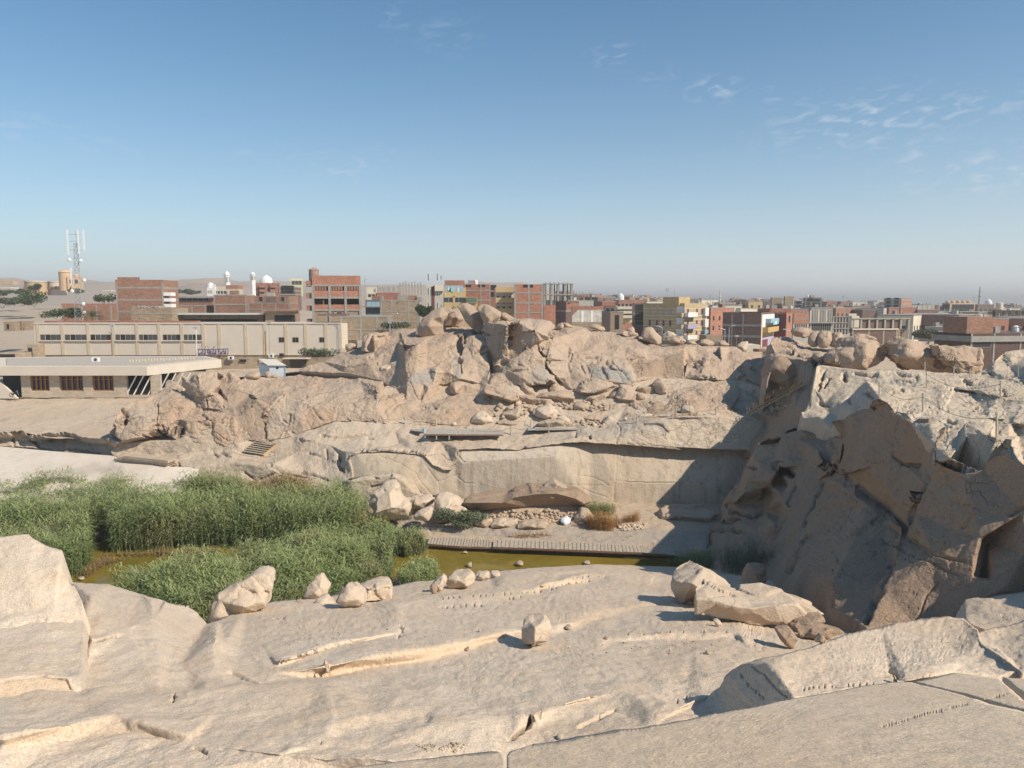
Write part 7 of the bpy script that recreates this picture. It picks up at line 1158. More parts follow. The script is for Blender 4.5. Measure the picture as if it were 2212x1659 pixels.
def palm(label, base, h, L, n, seed, mat=PALM):
 g = random.Random(seed); r = empty('palm_tree', base); tag(r, label, 'palm tree')
 MB().bar((0,0,-.5),(0,0, h),.5, n=8).build('trunk', BARK, r)
 for k in range(n):
  a = 2 * math.pi * k / n + g.uniform(-.2,.2); el = g.uniform(.25,1.25); ll = L * g.uniform(.8,1.1); V = []; T = []; m = 16; pts = []
  for j in range(m + 1):
   t = j / m; rr = ll * (t - .12 * t * t) * math.cos(el * (1 - .3 * t)); z = h + ll * (math.sin(el) * t - .75 * t * t)
   pts.append(Vector((math.cos(a) * rr, math.sin(a) * rr, z)))
  sd = Vector((-math.sin(a), math.cos(a),0))
  for j in range(1, m):
   w = .75 * math.sin(math.pi * (j / m) ** .7) + .1; dv = (pts[j + 1] - pts[j]) * 1.1
   for s in (-1,1):
    b = len(V); V += [tuple(pts[j]), tuple(pts[j] + dv * .35), tuple(pts[j] + dv * .9 + sd * s * w + Vector((0,0,-.25 * w)))]; T.append((b, b + 1, b + 2))
  for j in range(m):
   b = len(V); V += [tuple(pts[j] - sd * .04), tuple(pts[j] + sd * .04), tuple(pts[j + 1])]; T.append((b, b + 1, b + 2))
  mesh_np('frond', V, T, mat, r, dict(tone=np.full(len(V), g.uniform(.1,.9))))
palm('date palm with arching fronds behind the white factory, beside the mast', P(*A1(800,880),178),1.2,5.0,26,5)
palm('dry palm beside the stone pillar', P(*A4(60,545),190),1.0,3.2,16,6, DUSTY)
sk = _B('crumpled white plastic sack among the rubble under the slab', B3,[(1170,1050),(1180,1025),(1220,1015),(1250,1040),(1248,1070),(1205,1085),(1172,1075)], mat=plain('white_plastic', (.72,.74,.78),.5,.05), cat='sack', name='plastic_sack', amp=.14, blocky=.2)
# ================================================================ the town
def brick_mat(name, c, mort=(.30,.27,.23), sc=1.0, var=.25):
 if name in MATS: return MATS[name]
 m, nt, b = mat_new(name); tc = N_(nt, 'ShaderNodeTexCoord').outputs['Object']
 sx = N_(nt, 'ShaderNodeSeparateXYZ'); nt.links.new(tc, sx.inputs[0]); cb = N_(nt, 'ShaderNodeCombineXYZ')
 nt.links.new(math_(nt, 'ADD', sx.outputs[0], sx.outputs[1]), cb.inputs[0]); nt.links.new(sx.outputs[2], cb.inputs[1])
 br = N_(nt, 'ShaderNodeTexBrick'); br.inputs['Scale'].default_value = sc; br.inputs['Mortar Size'].default_value = .012; br.inputs['Brick Width'].default_value = .5; br.inputs['Row Height'].default_value = .2
 br.inputs['Color1'].default_value = tuple(x * (1 - var) for x in c) + (1,); br.inputs['Color2'].default_value = tuple(min(1, x * (1 + var)) for x in c) + (1,); br.inputs['Mortar'].default_value = mort + (1,)
 nt.links.new(cb.outputs[0], br.inputs['Vector'])
 n1 = noise(nt, tc, .22,5,.65,.5); n2 = noise(nt, tc, 1.6,4)
 col = mixc_(nt, maprange(nt, n1,.42,.68,0,.45), br.outputs[0], tuple(x * .62 for x in c)); col = mixc_(nt, maprange(nt, n2,.55,.75,0,.15), col, mort)
 nt.links.new(col, b.inputs['Base Color']); MATS[name] = m; return m
RED = brick_mat('red_brick', (.34,.135,.085)); RED2 = brick_mat('orange_brick', (.40,.17,.105)); BRN = brick_mat('brown_brick', (.30,.15,.095)); TANB = brick_mat('tan_brick', (.32,.235,.155)); DKB = brick_mat('dark_brick', (.17,.095,.075)); SHADE_BRICK = brick_mat('shaded_brick', (.105,.062,.05),(.15,.12,.10)); STONE = brick_mat('coursed_stone', (.40,.31,.22),(.33,.26,.19),.55,.18)  # darkest brick is for two right-hand houses: their shade is in its colour
CREAMST = brick_mat('cream_stone_courses', (.52,.43,.33),(.36,.27,.19),.8,.14)
CONC = plain('concrete', (.30,.28,.25),.9,.2,.8); CREAM = plain('cream_render', (.60,.53,.42),.9,.08,.3); WHITE = plain('white_render', (.60,.525,.435),.9,.06,.25); YEL = plain('yellow_render', (.50,.37,.19),.9,.12,.4); OCH = plain('ochre_render', (.50,.36,.22),.9,.12,.2)
PURE = plain('white_paint', (.74,.73,.70),.7,.05,.5); DARK = plain('dark_opening', (.028,.025,.024),.6,.3,1); GLASS = plain('window_glass', (.045,.05,.055),.2,.3,1, spec=.6); PLUM = plain('plum_paint', (.16,.05,.06)); BLUE = plain('light_blue_paint', (.28,.42,.52)); GREYW = plain('grey_render', (.42,.39,.34),.9,.15,.4); LILAC = plain('lilac_paint', (.42,.36,.48)); WOODB = plain('varnished_wood', (.30,.15,.055),.6,.2,3); TURQ = plain('turquoise_cloth', (.22,.60,.62)); GREEN = plain('dark_green_paint', (.10,.16,.10)); TAN = plain('tan_trim', (.55,.45,.33),.9,.1,.5)
class Bld:
 def __init__(s, label, c, xl, xc, xr, yt, yb, d, yaw, mat, group=None, side=None, name='building', cat='building', zb=None, body=True):
  ul, uc, ur = [c(x, 0)[0] for x in (xl, xc, xr)]; vt, vb = c(0, yt)[1], c(0, yb)[1]
  s.k = c(1,0)[0] - c(0,0)[0]; s.c = c; s.d = d
  p = P(uc, vb, d); top = P(uc, vt, d); s.z0 = p.z if zb is None else zb; s.H = top.z - s.z0
  s.r = empty(name, (p.x, d, s.z0), math.radians(yaw)); tag(s.r, label, cat, group)
  a = math.radians(yaw); k1 = (ur - CU) / FPX; k0 = (ul - CU) / FPX
  def kx(u): r = ray(u, vt); return r.x / r.y
  k1, k0 = kx(ur), kx(ul); cx, cy = p.x, d
  s.W = max(.5,(k1 * cy - cx) / (math.cos(a) - k1 * math.sin(a)))
  den = (-math.sin(a) - k0 * math.cos(a)); s.D = (k0 * cy - cx) / den if xl != xc and abs(den) > .02 else (side or 9.0)
  if not (1 < s.D < 90): s.D = side or 10.0
  if side: s.D = side
  s.h3 = s.H
  if body: MB().box((s.W / 2, s.D / 2, s.H / 2),(s.W, s.D, s.H)).build('wall', mat, s.r)
 def zv(s, y): return P(s.c(0, y)[0], s.c(0, y)[1], s.d).z - s.z0
 def box(s, face, a, b, z0, z1, name, mat, out=.12, inn=.0, parent=None):
  """a box on a face: fractions a..b along it, heights z0..z1, standing out by `out`, going in by `inn`"""
  m = MB(); L = s.W if face in 'FB' else s.D; t = out + inn; o = (out - inn) / 2
  if face == 'F': m.box(((a + b) / 2 * L, -o, (z0 + z1) / 2),((b - a) * L, t, z1 - z0))
  if face == 'L': m.box((-o, (a + b) / 2 * L, (z0 + z1) / 2),(t, (b - a) * L, z1 - z0))
  if face == 'R': m.box((s.W + o, (a + b) / 2 * L, (z0 + z1) / 2),(t, (b - a) * L, z1 - z0))
  return m.build(name, mat, parent or s.r)
 def win(s, face, a, b, z0, z1, mat=None, frame=None, sill=True):
  w = s.box(face, a, b, z0, z1, 'window', frame or CONC, .05); L = s.W if face in 'FB' else s.D; e = .09 / L
  s.box(face, a + e, b - e, z0 + .09, z1 - .09, 'pane', mat or GLASS, .06,.0, w)
  return w
 def bands(s, zs, mat=None, faces='FLR', h=.35, out=.06, name='floor_slab'):
  for z in zs:
   MB().box((s.W / 2, s.D / 2, z),(s.W + 2 * out, s.D + 2 * out, h)).build(name, mat or CONC, s.r)
 def cols(s, face, fr, mat=None, w=.35, z0=0, z1=None, out=.05):
  L = s.W if face == 'F' else s.D
  for f in fr: s.box(face, f - w / 2 / L, f + w / 2 / L, z0, s.H - .01 if z1 is None else z1, 'column', mat or CONC, out, .02)
 def parapet(s, h=.7, mat=None, t=.25):
  m = MB(); W, D, H = s.W, s.D, s.H
  m.box((W / 2, t / 2, H + h / 2),(W, t, h)); m.box((W / 2, D - t / 2, H + h / 2),(W, t, h)); m.box((t / 2, D / 2, H + h / 2),(t, D - 2 * t - .01, h)); m.box((W - t / 2, D / 2, H + h / 2),(t, D - 2 * t - .01, h)); m.build('parapet', mat, s.r)
 def balcony(s, face, a, b, z, mat, h=1.0, out=1.3):
  L = s.W if face == 'F' else s.D; bl = s.box(face, a, b, z - .15, z, 'balcony', CONC, out)
  m = MB(); A, B = a * L, b * L
  if face == 'F': m.box(((A + B) / 2,-out + .06, z + h / 2),(B - A, .12, h)); m.box((A + .06,-out / 2, z + h / 2),(.12, out - .14, h)); m.box((B - .06,-out / 2, z + h / 2),(.12, out - .14, h))
  elif face == 'L': m.box((-out + .06,(A + B) / 2, z + h / 2),(.12, B - A, h)); m.box((-out / 2, A + .06, z + h / 2),(out - .14,.12, h)); m.box((-out / 2, B - .06, z + h / 2),(out - .14,.12, h))
  else: m.box((s.W + out - .06,(A + B) / 2, z + h / 2),(.12, B - A, h)); m.box((s.W + out / 2, A + .06, z + h / 2),(out - .14,.12, h)); m.box((s.W + out / 2, B - .06, z + h / 2),(out - .14,.12, h))
  m.build('balustrade', mat, bl); return bl
 def frame(s, nx, ny, z0, z1, nst, w=.4, slab=True, mat=None):
  """open concrete frame: columns and slabs"""
  for i in range(nx + 1):
   for j in range(ny + 1):
    MB().box((w / 2 + (s.W - w) * i / nx, w / 2 + (s.D - w) * j / ny, (z0 + z1) / 2),(w, w, z1 - z0)).build('column', mat or CONC, s.r)
  for k in range(1, nst + 1):
   z = z0 + (z1 - z0) * k / nst
   MB().box((s.W / 2, s.D / 2, z),(s.W + .3, s.D + .3,.3)).build('floor_slab', mat or CONC, s.r)
 def rebar(s, n, h=1.2, mat=None):
  m = MB(); g = random.Random(n)
  for k in range(n): x, y = s.W * (.04 + .92 * (k % 5) / 4), s.D * (.05 + .9 * (k // 5) / max(1,(n - 1) // 5)); m.box((x, y, s.H + h / 2),(.3,.3, h * g.uniform(.7,1.1)))
  m.build('column_stubs', mat or CONC, s.r)['kind'] = 'stuff'
 def clutter(s, n, seed=0):
  g = random.Random(seed)
  for k in range(n):
   x, y = g.uniform(.1,.9) * s.W, g.uniform(.1,.9) * s.D; t = g.choice((0,0,1,2))
   if t == 0: MB().box((x, y, s.H + .6),(g.uniform(1,2.5), g.uniform(1,2),1.2)).build('roof_room', g.choice((CONC, GREYW, BRN)), s.r)
   elif t == 1: MB().lathe((x, y, s.H),[(.5,0),(.55,.1),(.55,1.1),(.2,1.3)],10).build('water_tank', g.choice((PURE, GREYW)), s.r)
   else: MB().lathe((x, y, s.H + .8),[(.05,-.8),(.05,0),(.5,.25),(.52,.28)],10).build('satellite_dish', PURE, s.r)
 def grid(s, face, n, zs, w=1.1, h=1.2, mat=None, a0=.08, a1=.92, skip=(), frame=None):
  L = s.W if face == 'F' else s.D
  for j, z in enumerate(zs):
   for i in range(n):
    if (i, j) in skip: continue
    f = a0 + (a1 - a0) * (i + .5) / n; s.win(face, f - w / 2 / L, f + w / 2 / L, z, z + h, mat, frame)
b = Bld('long white factory with strip windows and tan pilasters behind the kiosk', A1,255,315,4000 - 110,897,1290,160,0, WHITE, side=16)
s_ = b; ur = A2(1003,0)[0]; W_ = P(ur, 700,160).x - b.r.location.x
for ch in list(b.r.children): bpy.data.objects.remove(ch)
b.W = W_; zt = b.zv(897); zbs = b.zv(1167); b.H = zt
MB().box((W_ / 2,8,(zt + zbs) / 2),(W_, 16, zt - zbs)).build('wall', WHITE, b.r); MB().box((W_ / 2,8.1, zbs / 2),(W_ - .4,15.8, zbs)).build('plinth', STONE, b.r)
fx = lambda x: (P(A1(x, 0)[0],740,160).x - b.r.location.x) / W_
fx2 = lambda x: (P(A2(x, 0)[0],740,160).x - b.r.location.x) / W_
pil = [fx(q) for q in (335,545,768,985,1190,1380,1577,1760,1900,2128)] + [fx2(q) for q in (350,530,700,875,995)]
for f in pil: b.box('F', f - .35 / W_, f + .35 / W_, zbs, zt - .02, 'pilaster', TAN, .1,.02)
for x0, x1 in ((350,538),(563,757),(783,968),(998,1180),(1202,1366),(1410,1564),(1588,1748)):
 w = b.box('F', fx(x0), fx(x1), b.zv(1042), b.zv(986), 'strip_window', TAN, .05)
 n = 4
 for k in range(n):
  f0, f1 = fx(x0 + 4 + (x1 - x0 - 6) * k / n), fx(x0 + (x1 - x0) * (k + 1) / n - 3); b.box('F', f0, f1, b.zv(1037), b.zv(990), 'pane', DARK if (k + x0) % 3 == 0 else GLASS, .07,0, w)
 b.box('F', fx(x0 - 4), fx(x1 + 4), b.zv(1047), b.zv(1042), 'sill', WHITE, .3,0)
for x0, x1 in ((465,520),(583,640),(815,868)):
 w = b.box('F', fx2(x0), fx2(x1), b.zv(A2(0,798)[1] * 4 - 1900.8 if 0 else (A2(0,798)[1] - 475.23) * 4), b.zv((A2(0,752)[1] - 475.23) * 4), 'window', TAN, .05); m_ = (x0 + x1) / 2
 for q0, q1 in ((x0 + 3, m_ - 1),(m_ + 1, x1 - 3)): b.box('F', fx2(q0), fx2(q1), b.zv((A2(0,796)[1] - 475.23) * 4), b.zv((A2(0,755)[1] - 475.23) * 4), 'pane', DARK, .07,0, w)
for x0, x1 in ((380,530),(890,965),(1225,1352),(1605,1700)): b.box('F', fx(x0), fx(x1), b.zv(1214), b.zv(1196), 'vent_slot', DARK, .03)
b.box('F', 0,1, zt - .02, zt + .25, 'coping', WHITE, .15,.3)
z_ = lambda y: b.zv((A2(0, y)[1] - 475.23) * 4)
g_ = b.box('F', fx2(515), fx2(735), z_(938), z_(930), 'canopy', WHITE, 1.6); b.box('F', fx2(555), fx2(695), z_(1028), z_(938), 'gateway', DARK, .04)
for k in range(13): b.box('F', fx2(560 + k * 10.5), fx2(561.6 + k * 10.5), z_(1028), z_(940), 'gate_bar', plain('dull_metal', (.33,.29,.24)),.12,-.06)
for k in range(6): b.box('F', fx2(556), fx2(694), z_(950 + k * 14), z_(948.6 + k * 14), 'gate_bar', MATS['dull_metal'],.12,-.06)
for x0, y0, x1, y1 in ((120,945,178,968),(290,940,345,975),(435,938,482,978),(468,893,505,920)): b.box('F', fx2(x0), fx2(x1), z_(y1), z_(y0), 'shutter', CREAMST if x0 > 200 and x0 < 460 else DARK, .05)
def ac(label, c, x0, y0, x1, y1, d):
 p, q = P(*c(x0, y1), d), P(*c(x1, y0), d); r = empty('air_conditioner', (p.x, d, p.z)); tag(r, label, 'air conditioner'); w, h = q.x - p.x, q.z - p.z
 MB().box((w / 2,.25, h / 2),(w, .5, h)).build('casing', PURE, r); MB().lathe((0,0,0),[(h * .36,0),(h * .36,.03)],16).build('fan_grille', GLASS, r)
 g = r.children[-1]; g.rotation_euler = (math.radians(90),0,0); g.location = (w * .58,-.01, h / 2); MB().box((w / 2,.3,-.15),(w, .5,.08)).build('bracket', STEEL, r)
ac('white air conditioner on the stone base right of the sign', A1,1968,1177,2014,1206,159.5); ac('white air conditioner beside the lamp post near the tin shed', A2,376,900,416,930,159.5); ac('white air conditioner standing on the kiosk roof', A1,790,1188,850,1225,134)
sp = [P(*A1(1697,1166),158.6), P(*A1(1972,1160),158.6), P(*A1(1972,1112),158.6), P(*A1(1699,1119),158.6)]
r = empty('sign', sp[0]); tag(r, 'white factory sign with Arabic lettering on the wall', 'sign')
MB().prism([loc_in(r, q) for q in sp],(0,.2,0)).build('panel', plain('sign_panel', (.60,.53,.58),.6,.05), r)
m_ = MB()
for i in range(4): m_.bar(loc_in(r, sp[i] - Vector((0,.03,0))), loc_in(r, sp[(i + 1) % 4] - Vector((0,.03,0))),.09)
m_.build('frame', plain('sign_frame', (.16,.11,.12)), r)
def text(s, mat, size, loc, parent, rot=(math.radians(90),0,0), align='CENTER', width=None):
 cu = bpy.data.curves.new('lettering', 'FONT'); cu.body = s; cu.size = size; cu.extrude = .01; cu.offset = .012; cu.align_x = align; cu.align_y = 'CENTER'
 o = bpy.data.objects.new('lettering', cu); COL.objects.link(o); bpy.context.view_layer.update()
 me = bpy.data.meshes.new_from_object(o); bpy.data.objects.remove(o); me.materials.clear(); me.materials.append(mat)
 t = bpy.data.objects.new('lettering', me); COL.objects.link(t); t.parent = parent; t.location = loc; t.rotation_euler = rot
 if width and len(me.vertices):
  xs = [v.co.x for v in me.vertices]; t.scale = (width / max(.01, max(xs) - min(xs)),) + (1,1)
 return t
AR = '\uFE96\uFEF3\uFEAE\uFEDB \uFE94\uFEE7\uFEED\uFEAE\uFEDC\uFEE3 \uFECA\uFEE8\uFEBC\uFEE3'
SGN = plain('sign_ink', (.10,.06,.11))
mid = (sp[0] + sp[2]) / 2; text(AR, SGN, 2.3, loc_in(r, mid + Vector((0,-.06,.25))), r, width=(sp[1] - sp[0]).length * .88)
MB().box(loc_in(r, mid + Vector((-.4,-.05,-1.45))),((sp[1] - sp[0]).length * .8,.02,.16)).build('rule', SGN, r)
d0 = 126.0; zb = -15.5; zr = P(*A1(500,1262), d0).z; zf = P(*A1(500,1338), d0).z
X = lambda x, d=d0: P(*A1(x, 1300), d).x
r = empty('kiosk', (X(180), d0, zb)); tag(r, 'low stone visitor building with a broad cream roof slab and slanted bars', 'kiosk')
q = lambda x, y, z: loc_in(r, (x, y, z))
pl_ = [(X(15), d0 - 1.2),(X(1300), d0 - 1.2),(X(1915,141),141),(X(1780,150),150),(X(900,150),150),(X(0,146),146)]
MB().prism([q(x, y, zf) for x, y in pl_],(0,0, zr - zf)).build('roof_slab', WHITE, r)
MB().prism([q(X(x_, dd), dd, zr + .004) for x_, dd in ((60,127),(1290,127),(1840,141),(1740,147),(900,147),(60,143))],(0,0,.12)).build('roof_screed', plain('roof_screed_grey', (.42,.38,.33)), r)
ops = [(255,420),(507,712),(793,976),(1088,1295)]
zs0, zs1 = P(*A1(300,1478), d0).z, P(*A1(300,1340), d0).z
edges = [175] + [e for o in ops for e in o] + [1380]
for i in range(0, len(edges),2):
 MB().box(q((X(edges[i]) + X(edges[i + 1])) / 2, d0 + .3,(zb + zf) / 2),(X(edges[i + 1]) - X(edges[i]),.6, zf - zb - .01)).build('wall', CREAMST, r)
for a, b_ in ops[:3]: MB().box(q((X(a) + X(b_)) / 2, d0 + .3,(zb + zs0) / 2),(X(b_) - X(a),.58, zs0 - zb)).build('wall', CREAMST, r)
MB().box(q((X(1088) + X(1295)) / 2, d0 + .3, zb + .25),(X(1295) - X(1088),.58,.5)).build('wall', CREAMST, r)
MB().prism([q(X(1380), d0 + .5, zb), q(X(1900,140),140, zb), q(X(1900,140),140.5, zb), q(X(1380), d0 + 1, zb)],(0,0,1.6)).build('wall', CREAMST, r)
MB().box(q((X(1590,130) + X(1700,133)) / 2,132,(zb + zf) / 2),(6,.5, zf - zb - .02)).build('wall', CREAMST, r)
MB().box(q((X(30) + X(1700)) / 2,138,(zb + zf) / 2),(X(1500) - X(180),.3, zf - zb - .02)).build('back_wall', plain('kiosk_inside', (.20,.11,.07)), r); MB().box(q((X(150) + X(1700)) / 2,132, zb + .06),(X(1600) - X(60),12,.1)).build('floor', CONC, r)
for a, b_ in ops[:3]:
 A_, B_ = X(a), X(b_); wd = MB(); wd.box(q((A_ + B_) / 2, d0 + .35, zs1 - .12),(B_ - A_, .14,.24)); wd.box(q((A_ + B_) / 2, d0 + .35, zs0 + .1),(B_ - A_, .14,.2)); wd.box(q((A_ + B_) / 2, d0 + .35, zs1 - .75),(B_ - A_, .12,.1))
 for k in range(5): wd.box(q(A_ + .13 + (B_ - A_ - .26) * k / 4, d0 + .34,(zs0 + zs1) / 2),(.22,.16, zs1 - zs0))
 w = wd.build('window', WOODB, r); MB().box(q((A_ + B_) / 2, d0 + .5,(zs0 + zs1) / 2),(B_ - A_, .04, zs1 - zs0)).build('pane', plain('kiosk_glass', (.05,.025,.03),.25,.2,1, spec=.5), w)
for k in range(4): x = X(1075 + k * 63); MB().bar(q(x, d0 + .25, zb + .5), q(x + 1.9, d0 + .25, zf),.2,.16).build('slanted_bar', PURE, r)
for k in range(4): x = X(1370 + k * 62,129); MB().bar(q(x, 128.5, zb + .5), q(x + 1.9,128.5, zf),.2,.16).build('slanted_bar', PURE, r)
for k in range(11):
 for s in (0,.6): x = X(1140 + k * 50 + s * 40,133 + k * .7); MB().prism([q(x, 132 + k * .8, zr + .1), q(x + .35,132 + k * .8, zr + .1), q(x + .17,132 + k * .8, zr + .6)],(0,.3,0)).build('roof_dentil', TAN, r)
MB().prism([q(X(-60), d0 - .5, zb), q(X(150), d0 - .5, zb), q(X(10), d0 - .5, zb + 2.7), q(X(-60), d0 - .5, zb + 3.2)],(0,.5,0)).build('ramp_wall', WHITE, r); MB().box(q((X(-80) + X(178)) / 2, d0 + 3,(zb + zf) / 2),(X(178) - X(-80),.3, zf - zb - .03)).build('back_wall', DARK, r)
MB().box(q(X(150), d0 + 1, zb + 1.6),(.4,.1,3.2)).build('door_jamb', WOODB, r)
mc = empty('motorcycle', P(*A1(130,1530),124.5)); tag(mc, 'dark motorcycle parked in the doorway shade of the visitor building', 'motorcycle'); BLK = plain('black_rubber', (.02,.02,.022),.7)
for y in (-.65,.65):
 w = MB(); n = 16
 for k in range(n):
  a0, a1 = 2 * math.pi * k / n, 2 * math.pi * (k + 1) / n; w.bar((y * .9,0,.32 + .0),(y * .9,0,.321),.01) if 0 else w.bar((y * .9 + .3 * math.cos(a0),0,.32 + .3 * math.sin(a0)),(y * .9 + .3 * math.cos(a1),0,.32 + .3 * math.sin(a1)),.09, n=6)
 w.build('wheel', BLK, mc)
MB().bar((-.5,0,.4),(.35,0,.75),.2,.3,6).build('body', BLK, mc); MB().bar((-.6,0,.8),(.0,0,.82),.24,.12,6).build('seat', BLK, mc); MB().bar((.35,-.3,1.0),(.35,.3,1.0),.04, n=6).build('handlebar', STEEL, mc); MB().bar((.6,0,.32),(.35,0,1.0),.06, n=6).build('fork', STEEL, mc)
TIN = plain('pale_blue_tin', (.70,.73,.74),.6,.06,1)
pc = P(*A2(385,1072),121); pr = P(*A2(523,1062),121); pL = P(*A2(297,1080),126)
r = empty('shed', pc); tag(r, 'small pale blue tin shed with a lean-to roof on the rock', 'shed')
hz_ = P(*A2(385,1000),121).z - pc.z; ww = pr.x - pc.x; dl = Vector((pL.x - pc.x, 5.0,0))
MB().prism([(0,0,-.6),(ww, 0,-.6),(ww, 0, hz_ - .05),(0,0, hz_)],(dl.x, 5,0)).build('wall', TIN, r)
MB().prism([(-.2,-.2, hz_ + .02),(ww + .2,-.2, hz_ - .02),(ww + .2 + dl.x, 5.2, hz_ + .55),(-.2 + dl.x, 5.2, hz_ + .62)],(0,0,.1)).build('roof', plain('shed_roof', (.62,.57,.48)), r)
MB().box((ww * .5,-.02, hz_ * .75),(.35,.06,.3)).build('vent', DARK, r); MB().bar((ww * .98,-.03,-.5),(ww * .98,-.03, hz_ - .1),.08).build('corner_trim', BLUE, r)
r = empty('phone_mast', (P(*A1(700,870),182).x, 182,-12.5)); tag(r, 'tall lattice phone mast with white panel antennas', 'mast')
MST = plain('mast_steel', (.36,.37,.38),.5,.08,1, metal=.2); zt_ = P(*A1(690,90),182).z + 12.5
def mw(z): return 1.15 - .75 * min(1, z / (zt_ - 3))
m = MB(); nseg = 17
legs = [(-1,-1),(1,-1),(0,1)]
for i, (a, b_) in enumerate(legs):
 m = MB()
 for k in range(nseg): z0, z1 = (zt_ - 3) * k / nseg, (zt_ - 3) * (k + 1) / nseg; m.bar((a * mw(z0), b_ * mw(z0), z0),(a * mw(z1), b_ * mw(z1), z1),.14, n=5)
 m.build('leg', MST, r)
m = MB()
for k in range(nseg):
 z0, z1 = (zt_ - 3) * k / nseg, (zt_ - 3) * (k + 1) / nseg
 for i in range(3):
  p, q_ = legs[i], legs[(i + 1) % 3]; m.bar((p[0] * mw(z0), p[1] * mw(z0), z0),(q_[0] * mw(z1), q_[1] * mw(z1), z1),.07); m.bar((p[0] * mw(z1), p[1] * mw(z1), z1),(q_[0] * mw(z1), q_[1] * mw(z1), z1),.07)
m.build('bracing', MST, r); MB().bar((0,0, zt_ - 4),(0,0, zt_),.12, n=6).build('spindle', MST, r)
for x, y, z0, z1 in ((-1.9,-.3, zt_ - 5.6, zt_ + .1),(.9,-.9, zt_ - 5.4, zt_ + .1),(1.4,.5, zt_ - 4.6, zt_ + .2),(-1.6,-.2, zt_ - 12.5, zt_ - 8.5)): MB().box((x, y, (z0 + z1) / 2),(.27,.2, z1 - z0)).build('panel_antenna', PURE, r)
for x, y, z in ((-1.5,-.6, zt_ - 6.8),(1.2,-.8, zt_ - 7),(1.6,-.5, zt_ - 11.5),(1.2,-.7, zt_ - 17),(-1.2,-.8, zt_ - 14),(1.3,-.6, zt_ - 19)):
 o_ = MB().lathe((0,0,0),[(.42,0),(.45,.12),(.2,.3)],12).build('dish_antenna', PURE, r); o_.location = (x, y, z); o_.rotation_euler = (math.radians(80),0,0)
for z in (zt_ - 1, zt_ - 2.5, zt_ - 4.5, zt_ - 6.5): MB().bar((-1.6,-.3, z),(1.3,-.4, z),.08).build('bracket', MST, r)
def lamp(label, c, x, y0, y1, d, arm=1.0, mat=None, w=.16):
 p, t = P(*c(x, y1), d), P(*c(x, y0), d); r = empty('lamp_post', p); tag(r, label, 'lamp post'); h = t.z - p.z
 MB().bar((0,0,-.5),(0,0, h), w, n=8).build('pole', mat or STEEL, r)
 if arm: MB().bar((0,0, h),(-arm, -.2, h + .35),.1, n=6).build('arm', mat or STEEL, r); MB().box((-arm - .3,-.25, h + .38),(.75,.3,.18)).build('lamp_head', STEEL, r)
 else: MB().box((0,-.2, h),(.7,.45,.3)).build('lamp_head', STEEL, r)
lamp('thin lamp post in front of the fourth strip window of the factory', A1,987,905,1195,156,0); lamp('leaning brown pole beside the thin lamp post at the factory', A1,972,972,1200,156,0, WOODB, .22); lamp('white lamp post rising in front of the sign', A1,1702,930,1180,155,0, PURE)
lamp('tall grey lamp post above the tin shed', A2,390,628,962,150,0); lamp('brown wooden pole with a lamp left of the tall grey post', A2,355,702,960,152,0, WOODB, .24); lamp('lamp post at the right end of the factory wall', A2,968,660,898,152,0)
lamp('lamp post beside the round bush above the quarry', A2,1426,628,720,160,0); lamp('curved street lamp below the striped apartment block', A4,537,562,605,180,.9, w=.14); lamp('left of two street lamps beside the dark brick house', A4,1077,580,682,170,1.1); lamp('right of two street lamps beside the dark brick house', A4,1112,560,700,165,-1.1)
lamp('street lamp in front of the maroon house', A4,1643,592,640,165,1.0, w=.14); lamp('short brown pole beside the street lamps', A4,1177,635,700,165,0, WOODB, .14)
b = Bld('tall windowless brown brick house with grey bands left of the dunes', A1,958,1012,1405,535,870,180,4, BRN); b.bands([b.zv(585), b.zv(690), b.zv(792)], h=.4, out=.02); b.cols('F', (.02,.985)); b.parapet(.5, BRN)
MB().box((b.W * .28,.2, b.H + .5),(b.W * .46,.3,1.2)).build('parapet', BRN, b.r)
for z in (b.zv(740), b.zv(690), b.zv(640)): MB().box((b.W + .9,1.5, z),(1.7,3,.8)).build('balcony', PURE, b.r)
for k in range(3): b.win('L', .2,.5,1.5 + 3.2 * k, 2.9 + 3.2 * k)
b = Bld('low sand-coloured house with rubble on its roof in front of the tall brown one', A1,1095,1138,1483,762,880,172,3, TANB); b.bands([b.zv(808)], h=.25)
rb = MB(); g = random.Random(3)
for k in range(60): rb.box((g.uniform(.3, b.W - 2.5), g.uniform(.4,4), b.H + g.uniform(.05,.4)),(g.uniform(.2,1.2), g.uniform(.2,.6), g.uniform(.15,.4)), g.uniform(0,3))
rb.build('roof_rubble', CONC, b.r)['kind'] = 'stuff'; b.win('F', .18,.22,.6,1.0, DARK); b.win('F', .75,.8,.6,1.0, DARK)
b = Bld('low red-brown house with a pale blue window left of the palm', A1,428,538,960,735,870,206,12, BRN); b.win('L', .35,.8, b.zv(812), b.zv(775), BLUE); b.cols('F', (.01,.35,.7,.99)); b.parapet(.4, RED)
b = Bld('brown house with a long flat canopy on posts behind the low ones', A1,1440,1448,1835,672,830,236,2, BRN); b.bands([b.zv(668)], h=.5, out=.8); b.grid('F', 7,[b.zv(700)],1.6,1.0, DARK)
b = Bld('small brown house with grey columns between taller neighbours', A1,1505,1545,1775,738,830,214,5, BRN); b.cols('F', (.02,.12,.5,.97)); b.bands([b.zv(742)], h=.3)
b = Bld('brown brick house with two grey bands right of the stair gap', A1,1815,1852,2125,648,830,214,5, BRN); b.bands([b.zv(650), b.zv(730)], h=.35); b.cols('F', (.02,.98)); b.clutter(2,3)
b = Bld('low brick row with concrete posts left of the big red building', A2,183,200,560,458,640,205,3, BRN); b.bands([b.zv(460), b.zv(512)], h=.25); b.cols('F', (.02,.34,.66,.98)); MB().box((b.W * .55,2, b.H + .8),(2.6,3,1.6)).build('roof_room', DKB, b.r)
